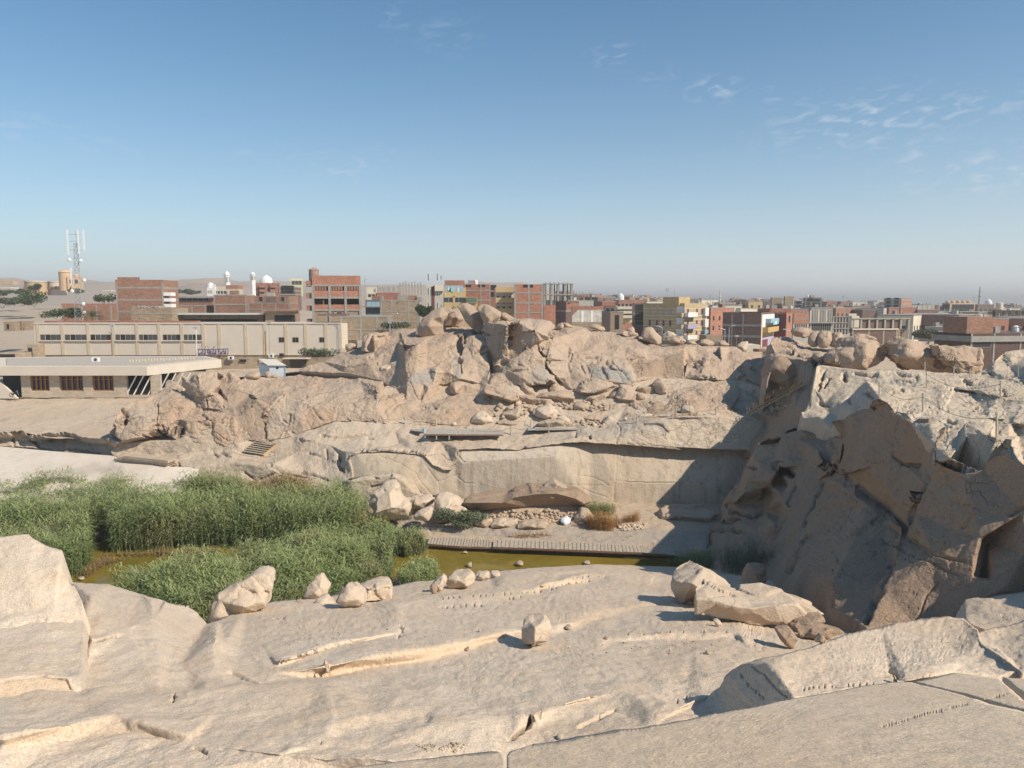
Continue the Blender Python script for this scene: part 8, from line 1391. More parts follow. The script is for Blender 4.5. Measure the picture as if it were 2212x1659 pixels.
b = Bld('long house of mixed brick with an open middle, behind the low brick row', A2,180,190,560,398,520,240,2, BRN); b.cols('F', (.02,.3,.5,.72,.98)); b.grid('F', 5,[b.zv(445)],1.2,1.5, DARK); b.clutter(3,8)
for k in range(4): MB().box((b.W * (.03 + .035 * k),-.3, b.H - .6),(.35,.2,2.2)).build('column', PURE, b.r)
b = Bld('maroon apartment building with stacked balconies before the mosque dome', A2,112,275,472,285,440,330,20, RED); 
for k in range(3):
 z = b.zv(320 + 38 * k)
 for a_, b__ in ((.12,.4),(.58,.85)): b.balcony('F', a_, b__, z, RED, .9,1.4)
 for a_ in (.2,.5,.7,.93): b.win('F', a_ - .02, a_ + .03, z + .2, z + 1.9, DARK)
 for a_ in (.2,.45,.75): b.win('L', a_, a_ + .06, z + .5, z + 1.8, DARK)
b = Bld('dark brown building between the maroon apartments and the big red one', A2,468,480,605,318,520,280,3, DKB); b.bands([b.zv(320), b.zv(352), b.zv(385)], h=.4); b.grid('F', 4,[b.zv(345), b.zv(378)],1.3,1.6, DARK)
b = Bld('pale yellow-green building with an open roof terrace behind', A2,478,570,672,262,400,360,15, plain('pale_yellow', (.54,.50,.30),.9,.1,.4)); b.grid('F', 3,[b.zv(300)],1.5,1.8, GLASS); b.clutter(4,4); b.parapet(1.0, CREAM); b.grid('L', 4,[b.zv(300)],1.5,1.8, GLASS)
b = Bld('large red brick building with open upper floors and a round tank on its roof', A2,588,762,1172,300,650,190,14, RED2, body=False)
zz = [0, b.zv(520), b.zv(412), b.zv(305)]; W, D = b.W, b.D
MB().box((W / 2, D / 2, zz[1] / 2),(W - .3, D - .3, zz[1])).build('wall', TANB, b.r)
for k, (z0, z1, wh) in enumerate(((zz[1], zz[2],.45),(zz[2], zz[3],.58))):
 h = (z1 - z0) * wh; MB().box((W / 2,.15, z0 + h / 2),(W - .2,.3, h)).build('wall', RED2, b.r); MB().box((W / 2, D - .2,(z0 + z1) / 2),(W - .2,.3, z1 - z0 - .1)).build('wall', BRN, b.r); MB().box((W - .2, D / 2,(z0 + z1) / 2),(.3, D - .7, z1 - z0 - .1)).build('wall', RED2, b.r)
 MB().box((2.6, D / 2,(z0 + z1) / 2),(.3, D - .7, z1 - z0 - .1)).build('wall', DKB, b.r)
 if k == 1:
  for i in range(17):
   if i % 6 in (5,): continue
   MB().box((W * (.05 + .055 * i),.15, z0 + h + (z1 - z0 - h) / 2),(.45,.28, z1 - z0 - h - .2)).build('brick_pier', BRN, b.r)
for z in zz[1:]: MB().box((W / 2, D / 2, z),(W + .1, D + .1,.42)).build('floor_slab', CONC, b.r)
for f in (.01,.35,.68,.985): b.box('F', f - .3 / W, f + .3 / W, 0, zz[3], 'column', CONC, .12,.3)
MB().box((W / 2,.2, zz[3] + 1.3),(W, .3,2.2)).build('parapet', RED2, b.r); MB().box((W - .2, D / 2, zz[3] + 1.3),(.3, D - .7,2.2)).build('parapet', RED2, b.r); MB().box((.2, D / 2, zz[3] + 1.1),(.3, D - .7,1.8)).build('parapet', RED, b.r)
for k in range(4):
 z = [.3, zz[1], zz[2], zz[3]][k]
 for a_, b__ in ((.04,.42),(.55,.95)):
  b.balcony('L', a_, b__, z, RED if k else DKB, 1.1,1.5)
  if k < 3: b.win('L', a_ + .1, a_ + .22, z + .3, z + 2.3, DARK)
b.win('F', .4,.6, b.zv(555), b.zv(535), DARK); b.win('F', .42,.5, b.zv(555), b.zv(535), PURE)
tk = empty('water_tank', (0,0,0)); bpy.data.objects.remove(tk)
tz = b.r.location.z + zz[3] + 2.2; tx = P(*A2(795,250),200)
q_ = MB().lathe((0,0,0),[(1.25,-2.0),(1.25,1.75),(1.35,1.8),(1.2,1.95),(.4,2.3),(.2,2.45),(0.05,2.5)],28).build('roof_tank', brick_mat('pink_brick', (.36,.23,.17)), None); q_.location = (tx.x, 197, tz); tag(q_, 'round brick water tank with a shallow cone top on the big red roof', 'water tank')
b = Bld('long tan brick wall and yard with grey posts beside the factory', A2,862,1000,1412,575,780,166,6, TANB, side=12); b.bands([b.zv(578), b.zv(688), b.zv(735)], h=.3); b.cols('F', (.02,.42,.76,.985), w=.45)
MB().box((-2,6, b.H + .3),(6,8,.4)).build('roof_slab', DKB, b.r); b.win('L', .1,.4, b.zv(610), b.zv(580), GREYW)
b = Bld('grey-tan brick block with a grid of concrete posts left of the hill domes', A2,1310,1345,1672,432,720,196,6, TANB); b.bands([b.zv(436), b.zv(532), b.zv(618)], h=.3); b.cols('F', (.02,.3,.74,.985)); b.win('F', .42,.47, b.zv(462), b.zv(448), DARK); b.win('F', .42,.47, b.zv(556), b.zv(540), PURE); b.clutter(4,5); b.box('R', .05,.8,0, b.H - .1, 'wall_face', RED, .06)
b = Bld('dark grey-blue house with a tin roof beside the tan grid block', A2,1195,1215,1345,432,560,222,4, plain('slate_paint', (.10,.14,.15))); b.grid('F', 3,[b.zv(500)],1.3,1.8, BLUE); b.bands([b.zv(490)], h=.3, out=1.2); b.clutter(3,2)
b = Bld('cream bungalow with a small tower on the far side of the tan block', A2,1210,1225,1340,365,430,300,5, CREAM); MB().box((b.W * .35,3, b.H + 1),(4,4,2)).build('roof_room', CREAM, b.r); b.grid('F', 3,[1.0],1.2,1.2, DARK); b.clutter(2,9)
b = Bld('half-built house of bare concrete stubs and brick on the skyline', A2,1300,1310,1500,368,440,300,3, RED); b.rebar(15,2.4)
b = Bld('row of bare concrete columns of an unfinished house before the rocky hills', A2,1500,1510,1700,405,450,280,3, CONC, side=10)
for k in range(8): MB().box((b.W * (.02 + .135 * k),.3, b.H + 2.8),(.35,.35,5.6 * (.8 + .2 * ((k * 7) % 3) / 2))).build('column', CONC, b.r)
r = empty('radio_mast', P(*A2(1213,420),300)); tag(r, 'thin radio mast beside the big red building', 'mast'); h_ = P(*A2(1213,228),300).z - P(*A2(1213,420),300).z; MB().bar((0,0,0),(0,0, h_),.3, n=5).build('pole', STEEL, r); MB().bar((-1,0, h_ - 2),(1,0, h_ - 1),.12).build('aerial', STEEL, r)
b = Bld('pale grey apartment block with a plum stripe and arched windows', A3,205,226,372,205,470,196,5, plain('pale_grey_render', (.44,.42,.35))); b.box('F', .33,.50,0, b.H - .05, 'stripe', PLUM, .1)
for k in range(3):
 z = 1.2 + 3.6 * k + .6
 for a_ in (.1,.62): b.win('F', a_, a_ + .1, z, z + 1.9, GLASS, PURE)
 b.win('F', .86,.92, z + .3, z + 1.3, DARK)
MB().box((b.W - 1,-.3, b.H - .4),(2.2,1,1.6)).build('cornice', CREAM, b.r); b.parapet(.3, CREAM)
b = Bld('mustard apartment block with pale blue balconies and a turquoise cloth', A3,362,378,568,215,470,199,4, YEL)
for k in range(3):
 z = b.zv(300 + 88 * k); b.balcony('F', .02,.98, z, YEL, 1.3,1.3)
 for a_ in (.08,.52): b.box('F', a_, a_ + .36, z + 1.2, z + 3.0, 'recess', BLUE, .02); b.win('F', a_ + .1, a_ + .2, z + .2, z + 2.6, PURE)
 b.box('F', .42,.52, z - .1, z + 2.9, 'pier', YEL, 1.35)
b.box('F', .34,.47, b.zv(252), b.zv(208), 'hanging_cloth', TURQ, 1.45,-1.38); MB().box((b.W / 2,4, b.H + .9),(b.W * .9,6,1.8)).build('roof_room', RED, b.r)
b = Bld('low mustard extension with a green balcony right of the blue balconies', A3,566,570,668,300,470,196,3, YEL); b.balcony('F', .05,.95, b.zv(345), GREEN, 1.2,1.0); b.box('F', .1,.8, b.zv(335), b.zv(308), 'opening', DARK, .02)
b = Bld('brick apartment block with dark roof openings behind the mustard ones', A3,540,545,783,188,460,222,5, RED); b.bands([b.zv(240), b.zv(325)], h=.35); b.cols('F', (.03,.65,.97)); b.box('F', .55,.8, b.zv(212), b.zv(190), 'opening', DARK, .04); b.box('F', .1,.3, b.zv(212), b.zv(192), 'opening', DARK, .04); b.clutter(3,12)
b = Bld('narrow red brick block in the gap beside the cream balconies', A3,776,780,832,205,470,226,2, RED); b.grid('F', 1,[b.zv(300), b.zv(240)],2.0,1.6, DARK)
b = Bld('cream apartment block with deep yellow balconies right of the crest domes', A3,815,824,985,218,480,206,4, CREAM)
for k in range(3):
 z = b.zv(248 + 92 * k) ; b.balcony('F', .0,1.0, z - .2, YEL, 1.3,1.3)
 for a_ in (.08,.38,.72): b.win('F', a_, a_ + .14, z - 3.3, z - 1.2, DARK if a_ > .3 else GLASS, WOODB)
 b.win('F', .9,.95, z - 2.6, z - 1.6, DARK, PURE)
b = Bld('big orange-red brick apartment block with grey bands and a blank wall', A3,985,990,1235,188,520,201,4, RED2); b.bands([b.zv(262), b.zv(350), b.zv(432)], h=.38); b.cols('F', (.02,.5,.98), w=.5); b.win('F', .53,.56, b.zv(355), b.zv(342), DARK); b.box('F', .3,.65, b.zv(216), b.zv(192), 'opening', DARK, .04)
b2 = Bld('open concrete frame with slender columns joined to the orange-red block', A3,1236,1240,1493,182,520,205,6, CONC, body=False); b2.frame(4,2, b2.zv(368), b2.zv(184),2,.55)
MB().box((b2.W * .21, b2.D / 2, b2.zv(368) / 2),(b2.W * .41, b2.D, b2.zv(368))).build('wall', RED2, b2.r); MB().box((b2.W * .7, b2.D / 2 + 1, b2.zv(368) / 2),(b2.W * .55, b2.D - 2, b2.zv(368))).build('wall', BRN, b2.r)
for k in range(6): MB().box((b2.W * (.1 + .15 * k),1.5, b2.zv(368) + 3.5),(.3,.3,5)).build('strut', CONC, b2.r)
b = Bld('dark two-storey house with a red upper wall below the concrete frame', A3,1345,1432,1548,348,560,186,20, DKB); b.bands([b.zv(420)], h=.4); b.box('F', 0.02,.98, b.zv(412), b.H - .1, 'wall_face', RED, .05); b.box('F', .1,.3, b.zv(358), b.zv(350), 'opening', DARK, .07); b.parapet(.4, DKB)
b = Bld('whitewashed wall of a half-demolished brick house on the skyline', A3,1478,1485,1758,378,600,178,4, plain('flaking_whitewash', (.50,.46,.40),.95,.35,.9)); b.box('F', 0,1, b.zv(405), b.H, 'brick_course', RED, .06); b.cols('F', (.33,.63,.99), PURE, w=.5, z1=b.zv(420))
b.box('F', 0,1,0, b.zv(515), 'brick_base', TANB, .07)
MB().prism([(-.0,-.1, b.zv(420)),(b.W * .0 + .1,-.1, b.H),(b.W * .3,-.1, b.H),(0,-.1, b.zv(460))],(0,.05,0)).build('broken_brick', BRN, b.r)
b = Bld('narrow stone pillar house with a tall dark doorway on the skyline', A3,1812,1816,1930,422,620,152,3, brick_mat('banded_stone', (.30,.215,.155),(.42,.35,.27),.8,.1)); b.box('F', .35,.68, b.zv(576), b.zv(454), 'doorway', DARK, .03); b.bands([b.H - .1], h=.2, out=.05)
b = Bld('yellow-cream house with white balcony railings behind the stone pillar', A3,1860,1866,2016,372,520,262,4, plain('warm_yellow', (.62,.52,.28)))
for k in range(3): z = b.zv(410 + 38 * k) + .3; b.balcony('F', .04,.96, z, CREAM, .9,1.0); b.grid('F', 4,[z + .4],1.0,1.5, GLASS, a0=.04, a1=.96)
b = Bld('dark brown apartment house with pairs of black windows', A3,2008,2012,2212,352,640,238,3, DKB); b.grid('F', 6,[b.zv(420), b.zv(480), b.zv(540)],1.3,2.2, DARK); b.bands([b.zv(440), b.zv(505)], h=.3)
b = Bld('low dark house seen between the yellow-cream and dark brown ones', A3,1760,1765,1862,372,600,250,3, DKB); b.grid('F', 2,[b.zv(440)],1.4,1.8, DARK)
ST = brick_mat('striped_stone', (.46,.35,.19),(.62,.54,.40),.40,.12)
b = Bld('yellow and brown striped apartment block with white balconies on the skyline', A4,375,722,925,370,760,222,38, ST, zb=-15)
zs = [b.zv(470), b.zv(570), b.zv(665)]
for k, z in enumerate(zs):
 for f in (.30,.46,.62,.80): b.win('L', f, f + .055, z + .5, z + 2.3, GREYW if k == 0 else PLUM, CONC)
 b.box('L', .02,.18, z + .0, z + 3.0, 'recess', PURE, .04); b.balcony('F', .0,.42, z, PURE if k != 1 else LILAC, 1.25,1.4); b.balcony('L', .0,.14, z, ST, 1.1,1.2)
 for f in (.1,.5,.72): b.win('F', f, f + .1, z + .6, z + 2.4, PLUM, WHITE)
 b.box('F', .82,.98, z + .2, z + 2.6, 'bay', PURE if k < 2 else BLUE, .9)
b.parapet(.6, ST); 
for z in [b.H - .5 * k for k in range(1, int(b.H / .5))]:
 if int(z * 2) % 2 == 0: MB().box((b.W / 2, b.D / 2, z),(b.W + .04, b.D + .04,.16)).build('stripe', plain('cream_stripe', (.66,.58,.42)), b.r)
MB().box((b.W * .2, b.D * .3, b.H + 1.2),(5,6,2.4)).build('roof_room', YEL, b.r); MB().bar((2, b.D * .35, b.H),(2, b.D * .35, b.H + 4.8),.14, n=5).build('aerial', STEEL, b.r)
b = Bld('dark unfinished concrete building with open floors right of the striped block', A4,925,935,1080,398,680,262,4, DKB, body=False); b.frame(4,3,0, b.H, 4,.6, mat=plain('dark_concrete', (.15,.13,.115),.9,.3,.5)); MB().box((b.W * .5, b.D * .7, b.H / 2),(b.W * .95,.3, b.H - .2)).build('back_wall', DKB, b.r)
for k in range(5): MB().box((b.W * (.1 + .18 * k),.6,[2,6,9,6,3][k]),(2.2,.3,1.8)).build('infill', BRN, b.r)
b = Bld('long dark red brick wall of a two-storey house beside the lamp posts', A4,1062,1383,1506,448,760,208,62, DKB); b.bands([b.zv(545), b.zv(640)], h=.6); b.parapet(.5, DKB)
for f in (.45,.74): b.box('L', f, f + .03,0, b.H + .1, 'column', CONC, .08)
b.box('F', .0,1,0, b.zv(655), 'shop_front', LILAC, .12); b.box('F', .0,1, b.zv(645), b.zv(560), 'storey_face', YEL, .1); b.balcony('F', .1,.95, b.zv(605), plain('mustard_paint', (.52,.34,.13)),1.3,1.6); b.box('F', .0,1, b.zv(560), b.H - .1, 'storey_face', PURE, .1); b.balcony('F', .3,.98, b.zv(525), BLUE, 1.1,1.5); b.win('F', .25,.5, b.zv(500), b.zv(470), BLUE); b.box('F', .1,.5, b.zv(745), b.zv(672), 'doorway', PLUM, .14); b.win('F', .6,.85, b.zv(700), b.zv(672), PURE, PURE); b.win('F', .2,.45, b.zv(600), b.zv(575), PURE)
b.box('F', 0,.08,0, b.H, 'corner_pier', TAN, .16)
for x, cmt in ((.45, TURQ),(.6, PURE),(.75, BLUE)): b.box('F', x, x + .12, b.zv(545), b.zv(515), 'hanging_cloth', cmt, 1.72,-1.64)
b = Bld('maroon house with two arched dark windows and a brighter end wall', A4,1490,1600,1664,445,720,224,50, plain('maroon_paint', (.17,.045,.04)))
for z in (b.zv(525), b.zv(610)): b.win('L', .35,.62, z, z + 2.6, DARK, RED)
b.box('F', 0,1,0, b.H, 'end_wall', RED2,.05); b.cols('F', (.03,.97)); b.grid('F', 1,[b.zv(520)],1.6,2, DARK); b.parapet(.4, RED)
b = Bld('orange brick upper storey above a beige wall, left of the bare frames', A4,1620,1662,1806,442,720,232,10, GREYW); b.box('F', 0,1, b.zv(530), b.H, 'upper_wall', RED2,.08); b.box('F', 0,1, b.zv(492), b.zv(484), 'floor_slab', CONC, .12); b.grid('F', 6,[b.zv(570)],.5,2.2, DARK); b.box('L', 0,1,0, b.H, 'side_wall', DKB, .05)
b = Bld('low dull red block in front of the grey-brown tower blocks', A4,1462,1468,1652,398,500,260,3, RED); b.clutter(3,31)
b = Bld('grey-brown brick tower block with a dark shaft, left of three', A4,1474,1480,1572,318,470,345,3, TANB); b.bands([b.zv(390)], h=.4); b.parapet(.8, TANB)
b = Bld('grey-brown brick tower block with a bright right edge, middle of three', A4,1588,1592,1678,308,470,342,4, TANB); b.bands([b.zv(388)], h=.4); b.box('F', .93,1.0,0, b.H, 'edge', CREAM, .1); b.parapet(.8, TANB)
b = Bld('smaller grey tower set back to the right of the middle one', A4,1676,1682,1748,320,470,362,3, GREYW); b.grid('F', 3,[b.zv(390), b.zv(360)],1.3,1.5, DARK)
b = Bld('tall dark grey apartment tower with rows of small windows', A4,1760,1766,1917,303,500,384,3, plain('dark_grey_render', (.15,.145,.135),.9,.3,.4)); b.grid('F', 7,[b.zv(340), b.zv(370), b.zv(400), b.zv(430)],1.3,1.6, DARK, skip=((2,1),(5,2))); b.clutter(4,32); b.balcony('F', .55,.75, b.zv(380), CONC, 1.2,1.2)  # plain dark grey wall colour
b = Bld('bare concrete frame with vertical stubs left of the dark-walled frame', A5,352,358,560,520,640,240,3, GREYW); b.grid('F', 9,[b.zv(590)],.7,2.4, DARK); b.rebar(20,3.6); b.bands([b.H], h=.4, out=.6)
for k in range(9): MB().box((b.W * (.03 + .115 * k),.3, b.H + 1.9),(.4,.3,3.8)).build('column', CREAM if k % 3 == 0 else CONC, b.r)
b = Bld('two-level concrete frame with a red infill band', A5,545,556,705,470,620,250,3, CONC, body=False); b.frame(5,3,0, b.H, 3,.5); MB().box((b.W * .4,1, b.zv(515)),(b.W * .7,.3,1.6)).build('infill', RED, b.r); MB().box((b.W * .6,5, b.zv(590)),(b.W * .8,.3,3)).build('infill', RED2, b.r); MB().box((b.W + 1,1, b.zv(490)),(2.6,2,3.6)).build('stair_head', CREAM, b.r)
b = Bld('large unfinished house, bare columns above dark brick walls, on the right', A5,715,722,1228,478,720,200,5, DKB, body=False)
zq = b.zv(575); MB().box((b.W * .4, b.D / 2, zq / 2),(b.W * .8, b.D, zq)).build('wall', DKB, b.r); MB().box((b.W * .9, b.D / 2 + 1.5, zq / 2),(b.W * .18, b.D - 3, zq)).build('wall', TANB, b.r); b.frame(7,2, zq, b.zv(485),1,.45, mat=plain('weathered_concrete', (.36,.34,.27),.9,.2,.6)); b.box('F', 0,.8, zq - .25, zq + .15, 'floor_slab', CREAM, .25)
b.cols('F', (.01,.29,.55,.78,.99), MATS['weathered_concrete'], z1=zq); MB().box((b.W * .42, b.D * .5,(zq + b.zv(490)) / 2),(b.W * .82,.3, b.zv(490) - zq - .4)).build('partition', DKB, b.r); MB().box((b.W * .05,1, b.H - 1),(2,2,3)).build('cistern', CREAM, b.r)
b = Bld('tall grey and orange-red apartment tower behind the unfinished house', A5,1002,1142,1243,308,540,330,42, RED2)
b.box('L', 0,1,0, b.H, 'side_wall', GREYW, .05); b.bands([b.zv(q) for q in (325,360,395,430,465)], h=.55, out=.1)
for q in (345,385,425,465): b.grid('L', 2,[b.zv(q)],2.0,2.0, DARK, a0=.05, a1=.95)
MB().box((-3, b.D + 3, b.zv(395) / 2),(8,12, b.zv(395))).build('wing', GREYW, b.r)
b = Bld('ochre housing row with arched roof lights on the far right', A5,1505,1560,1800,350,560,450,10, OCH); b.grid('F', 7,[b.zv(q) for q in (400,435,470,505)],2.2,2.6, DARK); b.grid('L', 4,[b.zv(q) for q in (400,435,470)],2.2,2.6, DARK)
for k in range(5): MB().lathe((b.W * (.1 + .2 * k),4, b.H),[(1.2,0),(1.2,.8),(.8,1.3),(.1,1.5)],10).build('roof_arch', OCH, b.r)
b = Bld('plain brown-grey block right of the ochre row', A5,1790,1800,1957,362,560,385,3, plain('brown_render', (.22,.16,.13),.9,.15,.3)); b.grid('F', 3,[b.zv(430), b.zv(470)],1.4,1.6, DARK)
b = Bld('dark brown apartment block at the right edge of the town', A5,1940,1950,2500,410,640,262,3, SHADE_BRICK); b.bands([b.zv(470), b.zv(530)], h=.4); b.cols('F', (.15,.42,.7)); b.grid('F', 8,[b.zv(455)],1.5,1.6, DARK)
ct = MB().lathe((0,0,0),[(1.25,0),(1.25,2.3),(1.1,2.5),(.4,2.6)],20).build('cistern_tank', CREAM, None); ct.location = P(*A5(1998,405),300); tag(ct, 'cream drum-shaped cistern above the dark block at the right edge', 'water tank')
b = Bld('long dark brick house with a grey slab, just beyond the plateau rim on the right', A5,1440,1735,2600,615,1050,148,12, SHADE_BRICK, zb=-17); b.bands([b.zv(662)], h=1.1, out=.4); b.cols('F', (.0,.23,.5,.8)); b.win('F', .01,.2, b.zv(735), b.zv(680), DARK); MB().box((b.W * .12,4, b.H + 1.6),(6,6,3.2)).build('roof_room', BRN, b.r); b.clutter(5,44)
b = Bld('flat low white-roofed shed in the haze behind the dusty tree', A5,1240,1245,1500,460,520,480,2, WHITE)
b = Bld('low yellow house with a striped awning under the ochre row', A5,1405,1410,1510,505,640,300,3, YEL); b.grid('F', 3,[2],1.6,1.4, DARK); b = Bld('cream walled yard in front of the brown-grey block', A5,1525,1530,1680,535,660,250,3, CREAM); b.clutter(3,6)
b = Bld('turquoise-grey roofed house among the low houses at the right', A5,1520,1530,1660,560,680,215,3, GREYW); b.clutter(2,7)
b = Bld('low white wall and house between bushes below the ochre row', A5,1440,1445,1540,595,680,205,3, CREAM)
b = Bld('low sand wall and rubble lot below the street lamps', A4,905,915,1062,630,700,200,3, TANB, side=6)
b = Bld('cream concrete terrace in front of the shop', A4,1255,1265,1385,712,780,150,3, CREAM, side=5); b = Bld('dark timber awning beside the cream terrace', A4,1370,1372,1440,752,790,146,3, BRN, side=3)
b = Bld('long low brick row with a tin roof behind the factory', A2,-420,-400,330,560,660,178,2, TANB); MB().box((b.W / 2,2, b.H + .2),(b.W + 1.5,9,.3)).build('roof', plain('tin_roof', (.48,.50,.48),.6,.1,1), b.r); b.grid('F', 9,[b.H - 1.6],2.4,.7, DARK)
for f in (.26,.38,.55,.72,.88): b.box('F', f, f + .004,0, b.H - .05, 'column', DKB, .1)
b = Bld('brown lean-to with rafters against the big red building', A2,290,350,610,530,640,176,10, TANB); b.box('F', .3,.98,0, b.H * .7, 'opening', DARK, .03); MB().box((b.W / 2,2, b.H + .15),(b.W + 1,7,.25)).build('roof', BRN, b.r)
b = Bld('low red brick edge wall on the roof line behind the factory, left part', A1,380,385,1700,872,910,168,0, RED, side=2)
MW = plain('mosque_white', (.74,.74,.72),.6,.03,.2)
def minaret(label, c, x, yt, yb, w, d):
 p = P(*c(x, yb), d); h = P(*c(x, yt), d).z - p.z; s = d / FPX / 4; R = w / 2 * s; r = empty('minaret', p); tag(r, label, 'minaret')
 MB().lathe((0,0,-8),[(R, 0),(R, 8 + h * .78)],8).build('shaft', MW, r); MB().lathe((0,0, h * .78),[(R * 1.1,0),(R * 1.1,.4),(R * .9,.5),(R * .92, h * .06),(R * .55, h * .15),(R * .1, h * .21),(.02, h * .22)],16).build('cap', MW, r)
 for a in (-2.2,-1.2,-.4): MB().box((R * .96 * math.cos(a), R * .96 * math.sin(a), h * .55),(.9,.9, h * .28)).build('niche', GREYW, r)
minaret('white minaret with a rounded cap, left of the pair', A1,1965,440,600,50,560); minaret('white minaret with a rounded cap, nearest the white dome', A2,242,188,300,45,575)
r = empty('mosque_dome', P(*A2(357,290),580)); tag(r, 'large white mosque dome rising behind the maroon apartments', 'dome'); R = 105 / 2 * 580 / FPX / 4 * 1.0
MB().lathe((0,0,-6),[(R, 0),(R, 5.5),(R * 1.03,6),(R * 1.0,8),(R * .88,6 + R * .75),(R * .66,6 + R * 1.05),(R * .38,6 + R * 1.25),(R * .1,6 + R * 1.38),(.05,6 + R * 1.42)],36).build('shell', MW, r); r.children[0].data.polygons.foreach_set('use_smooth', [True] * len(r.children[0].data.polygons))
b = Bld('small white annex with a curved roofline left of the minarets', A1,1778,1790,1838,585,660,560,5, MW); MB().lathe((b.W * .4,4, b.H),[(3,0),(2.6,2),(1.5,3.4),(.1,4)],14).build('dome', MW, b.r); b.grid('F', 2,[b.H - 4],1.5,2, GREYW)
b = Bld('cream block with white corner towers at the foot of the left minaret', A1,1838,1842,1965,575,660,540,3, CREAM); b.grid('F', 4,[b.H - 5, b.H - 9],1.6,2, DARK); b.box('F', 0,.2,0, b.H + 1.5, 'tower', PURE, 1); b = Bld('beige block with two windows under the left minaret', A1,1950,1955,2058,568,660,500,3, plain('beige', (.50,.43,.30))); b.grid('F', 2,[b.H - 7],2,2.4, DARK); b.bands([b.H - .8], RED, h=2.4)
def drum(label, c, x0, x1, y0, y1, d, mat, h2=None):
 p = P(*c((x0 + x1) / 2, y1), d); t = P(*c((x0 + x1) / 2, y0), d); R = (x1 - x0) / 2 * d / FPX / 4; r = empty('round_building', (p.x, d + R, p.z)); tag(r, label, 'building'); h = t.z - p.z
 MB().lathe((0,0,-3),[(R, 0),(R, h + 2.6)],28).build('wall', mat, r); MB().lathe((0,0, h - .4),[(R * 1.04,0),(R * 1.04,.5),(R * .2,.9)],28).build('roof', mat if h2 else CREAM, r)
 for k in range(5): a = -2.4 + .4 * k; MB().box((R * .97 * math.cos(a), R * .97 * math.sin(a), h * .25),(1.2,1.2, h * .35)).build('doorway', BRN, r)
drum('ochre drum-shaped building with a flat rim on the desert hill', A1,175,345,528,612,430, OCH); drum('white drum-shaped building beside the ochre domed tower', A1,382,528,532,604,440, WHITE)
b = Bld('ochre fort-like building with a domed tower on the desert hill', A1,530,586,690,495,610,430,20, plain('apricot_render', (.60,.42,.26),.9,.08,.2)); b.parapet(.5, MATS['apricot_render']); b.grid('F', 2,[b.zv(548)],1.5,2.2, DARK); b.grid('L', 1,[b.zv(540)],1.4,2, DARK)
MB().lathe((-1.5,4,0),[(3.3,0),(3.3, b.zv(455)),(3.6, b.zv(450)),(3.2, b.zv(445)),(2.4, b.zv(434)),(1, b.zv(428)),(.1, b.zv(426))],18).build('tower', MATS['apricot_render'], b.r); MB().lathe((4.2,3, b.H),[(2.2,0),(1.9,1.2),(1,2),(.1,2.2)],14).build('dome', MATS['apricot_render'], b.r); b.box('F', .35,.62,0, b.zv(560), 'porch', MATS['apricot_render'],2)
for i_, (x0, x1, y0, y1, D) in enumerate([(-30,110,525,560,700),(0,90,580,592,520),(350,380,590,605,450),(880,960,606,616,600)]): b = Bld(['pale fort wall on the skyline at the far left edge', 'white low roof at the left edge of the hill', 'small white hut between the two drums', 'thin white wall on the slope right of the mast'][i_], A1, x0 - 3, x0, x1, y0, y1, D, 3, WHITE if i_ else OCH)
for i_, (x0, x1, y0, y1, D) in enumerate([(35,115,880,960,190),(-20,135,1156,1225,150)]):
 b = Bld(['small sandstone guard hut with a dark slit window at the left', 'low sandstone outbuilding with a wide dark opening at the left edge'][i_], A1, x0 - 12, x0, x1, y0, y1, D, 5, TANB if i_ == 0 else STONE); b.box('F', .3,.55, b.H * .2, b.H * .75, 'opening', DARK, .04) if i_ == 0 else b.box('F', .02,.95,.3, b.H - .1, 'opening', DARK, .04)
b = Bld('broken stone wall end at the left corner of the factory', A1,205,240,320,1075,1225,156,10, STONE, side=5); b.box('F', .1,.5,0, b.H * .8, 'opening', DARK, .04)
gt = random.Random(21); fl = ['red brick', 'brown brick', 'pale rendered', 'grey concrete']; fm = [[RED, RED2],[BRN, DKB, BRN],[CREAM, GREYW, YEL],[CONC, GREYW]]
TOP = [(1215,628),(1260,634),(1330,637),(1380,638),(1450,643),(1560,644),(1640,645),(1800,648),(1900,652),(2000,656),(2300,660)]
def topv(u): return float(np.interp(u, [t[0] for t in TOP],[t[1] for t in TOP]))
cnt = 0
for row, (D, n, dv) in enumerate([(250,12,22),(330,20,14),(430,26,9),(560,32,5),(760,36,2),(1000,34,0)]):
 for k in range(n):
  u = 1205 + (2260 - 1205) * (k + gt.uniform(.1,.9)) / n; w = gt.uniform(9,19) / D * FPX; vt = topv(u) + dv + gt.uniform(-3,7) * (1 if row > 2 else 1.3); kind = gt.choices(range(4),(3,4,2,2))[0]; mt = gt.choice(fm[kind])
  if row == 0 and not (1500 < u < 1560 or 1900 < u < 2260): continue
  cc = lambda x, y, *a: (x, y)
  yw = gt.choice((4,8,40,50)); side = gt.uniform(8,13)
  b = Bld('distant %s apartment block among the crowded roofs of the town' % fl[kind], cc, u - w * .3, u, u + w * .7, vt, 655 + 13.2 / D * FPX, D, yw, mt, group='distant %s apartment blocks' % fl[kind], side=side, zb=-13)
  nz = max(1, int((b.H - 1) / 3.1))
  if D < 600:
   for j in range(max(0, nz - 3), nz):
    for face, L in (('F', b.W),('L', b.D)):
     if L < 3: continue
     m = max(1, int(L / 3.6))
     for i in range(m): f = (i + .5) / m; b.box(face, f - .6 / L, f + .6 / L, 1.2 + 3.1 * j, 2.6 + 3.1 * j, 'window', DARK, .03)
   b.bands([b.H - .1], h=.3, out=.1)
  if gt.random() < .7: b.clutter(gt.choice((1,2,3)), k + row * 50)
  if gt.random() < .25: b.rebar(8,1.6)
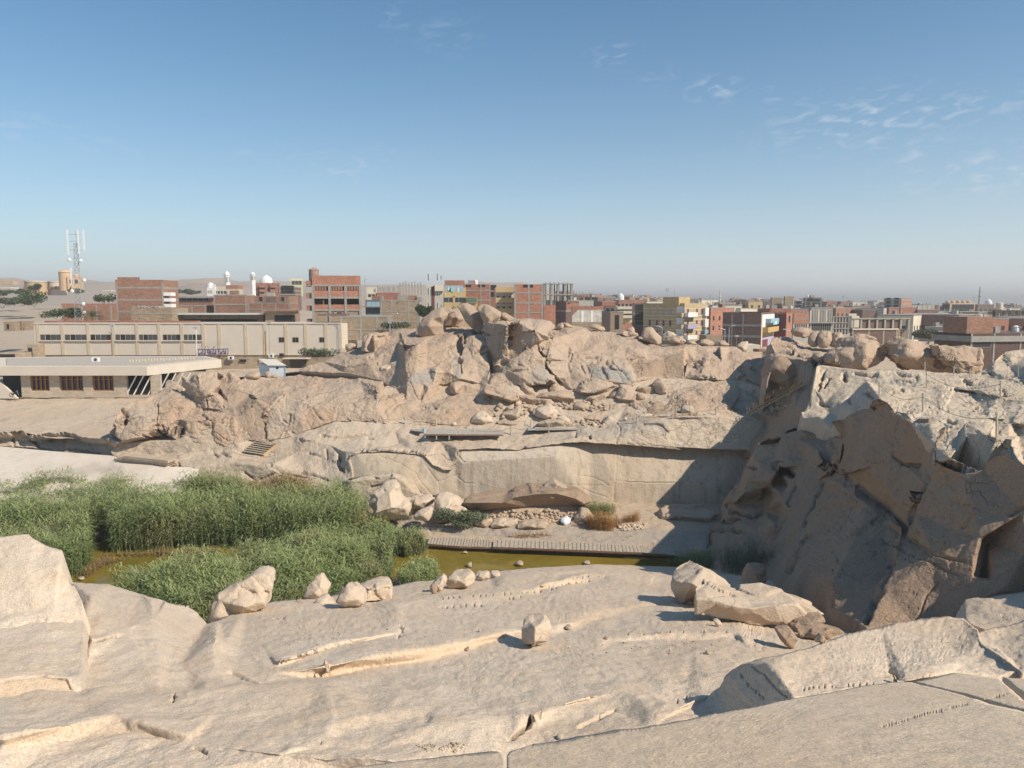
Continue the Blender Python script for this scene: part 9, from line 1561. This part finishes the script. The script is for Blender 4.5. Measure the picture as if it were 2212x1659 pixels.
for i_, (u, v0, v1, D, ww) in enumerate([(1555,624,658,560,4),(1441,622,650,420,2.2),(1535,636,652,520,1.2),(2115,617,660,620,5),(2104,640,660,640,1),(1821,638,655,600,.8),(1790 - 80,640,652,560,.6)]):
 p = P(u, v1, D); h = P(u, v0, D).z - p.z; s = D / FPX; R = ww / 2 * s; r = empty('minaret' if i_ in (0,3) else 'radio_mast', p); tag(r, ['slender stone minaret in the middle of the far town', 'aerial mast with a round head on the striped block', 'faint aerial left of the slender minaret', 'tallest far minaret near the right edge', 'thin far aerial left of the tallest minaret', 'far aerial between the towers and the lit apartment tower', 'thin far aerial above the grey-brown towers'][i_], 'minaret' if i_ in (0,3) else 'mast')
 if i_ in (0,3): MB().lathe((0,0,-6),[(R, 0),(R * .9,6 + h * .45),(R * 1.5,6 + h * .47),(R * 1.5,6 + h * .5),(R * .7,6 + h * .51),(R * .65,6 + h * .72),(R * 1.1,6 + h * .74),(R * 1.1,6 + h * .77),(R * .5,6 + h * .78),(R * .45,6 + h * .9),(.05,6 + h)],10).build('shaft', CREAM if i_ == 0 else GREYW, r)
 else: MB().bar((0,0,-4),(0,0, h), max(.3, R), n=5).build('pole', STEEL, r); MB().box((0,0, h - 1),(1.6,.6,1.8)).build('aerial', STEEL, r)
for lb, c, x, y, rr, D in [('small white dome among the far roofs', A4,180,300,2.2,520),('pale green dome beside the tallest far minaret', A5,1905,350,2.6,620)]:
 o_ = MB().lathe((0,0,-2),[(rr, 0),(rr, 2),(rr * .85,2 + rr * .6),(rr * .4,2 + rr * 1.05),(.05,2 + rr * 1.3)],16).build('dome', MW, None); o_.location = P(*c(x, y), D); tag(o_, lb, 'dome')
# ================================================================ dusty air
HZ = bpy.data.materials.new('haze'); HZ.use_nodes = True; nt = HZ.node_tree; nt.nodes.remove(nt.nodes['Principled BSDF'])
pv = N_(nt, 'ShaderNodeVolumePrincipled'); pv.inputs['Color'].default_value = (.86,.84,.82,1); pv.inputs['Density'].default_value = .00045; pv.inputs['Anisotropy'].default_value = .25
nt.links.new(pv.outputs[0], nt.nodes['Material Output'].inputs['Volume'])
hz = MB().box((0,4800,7),(12000,9900,90)).build('haze', HZ); hz['kind'] = 'stuff'
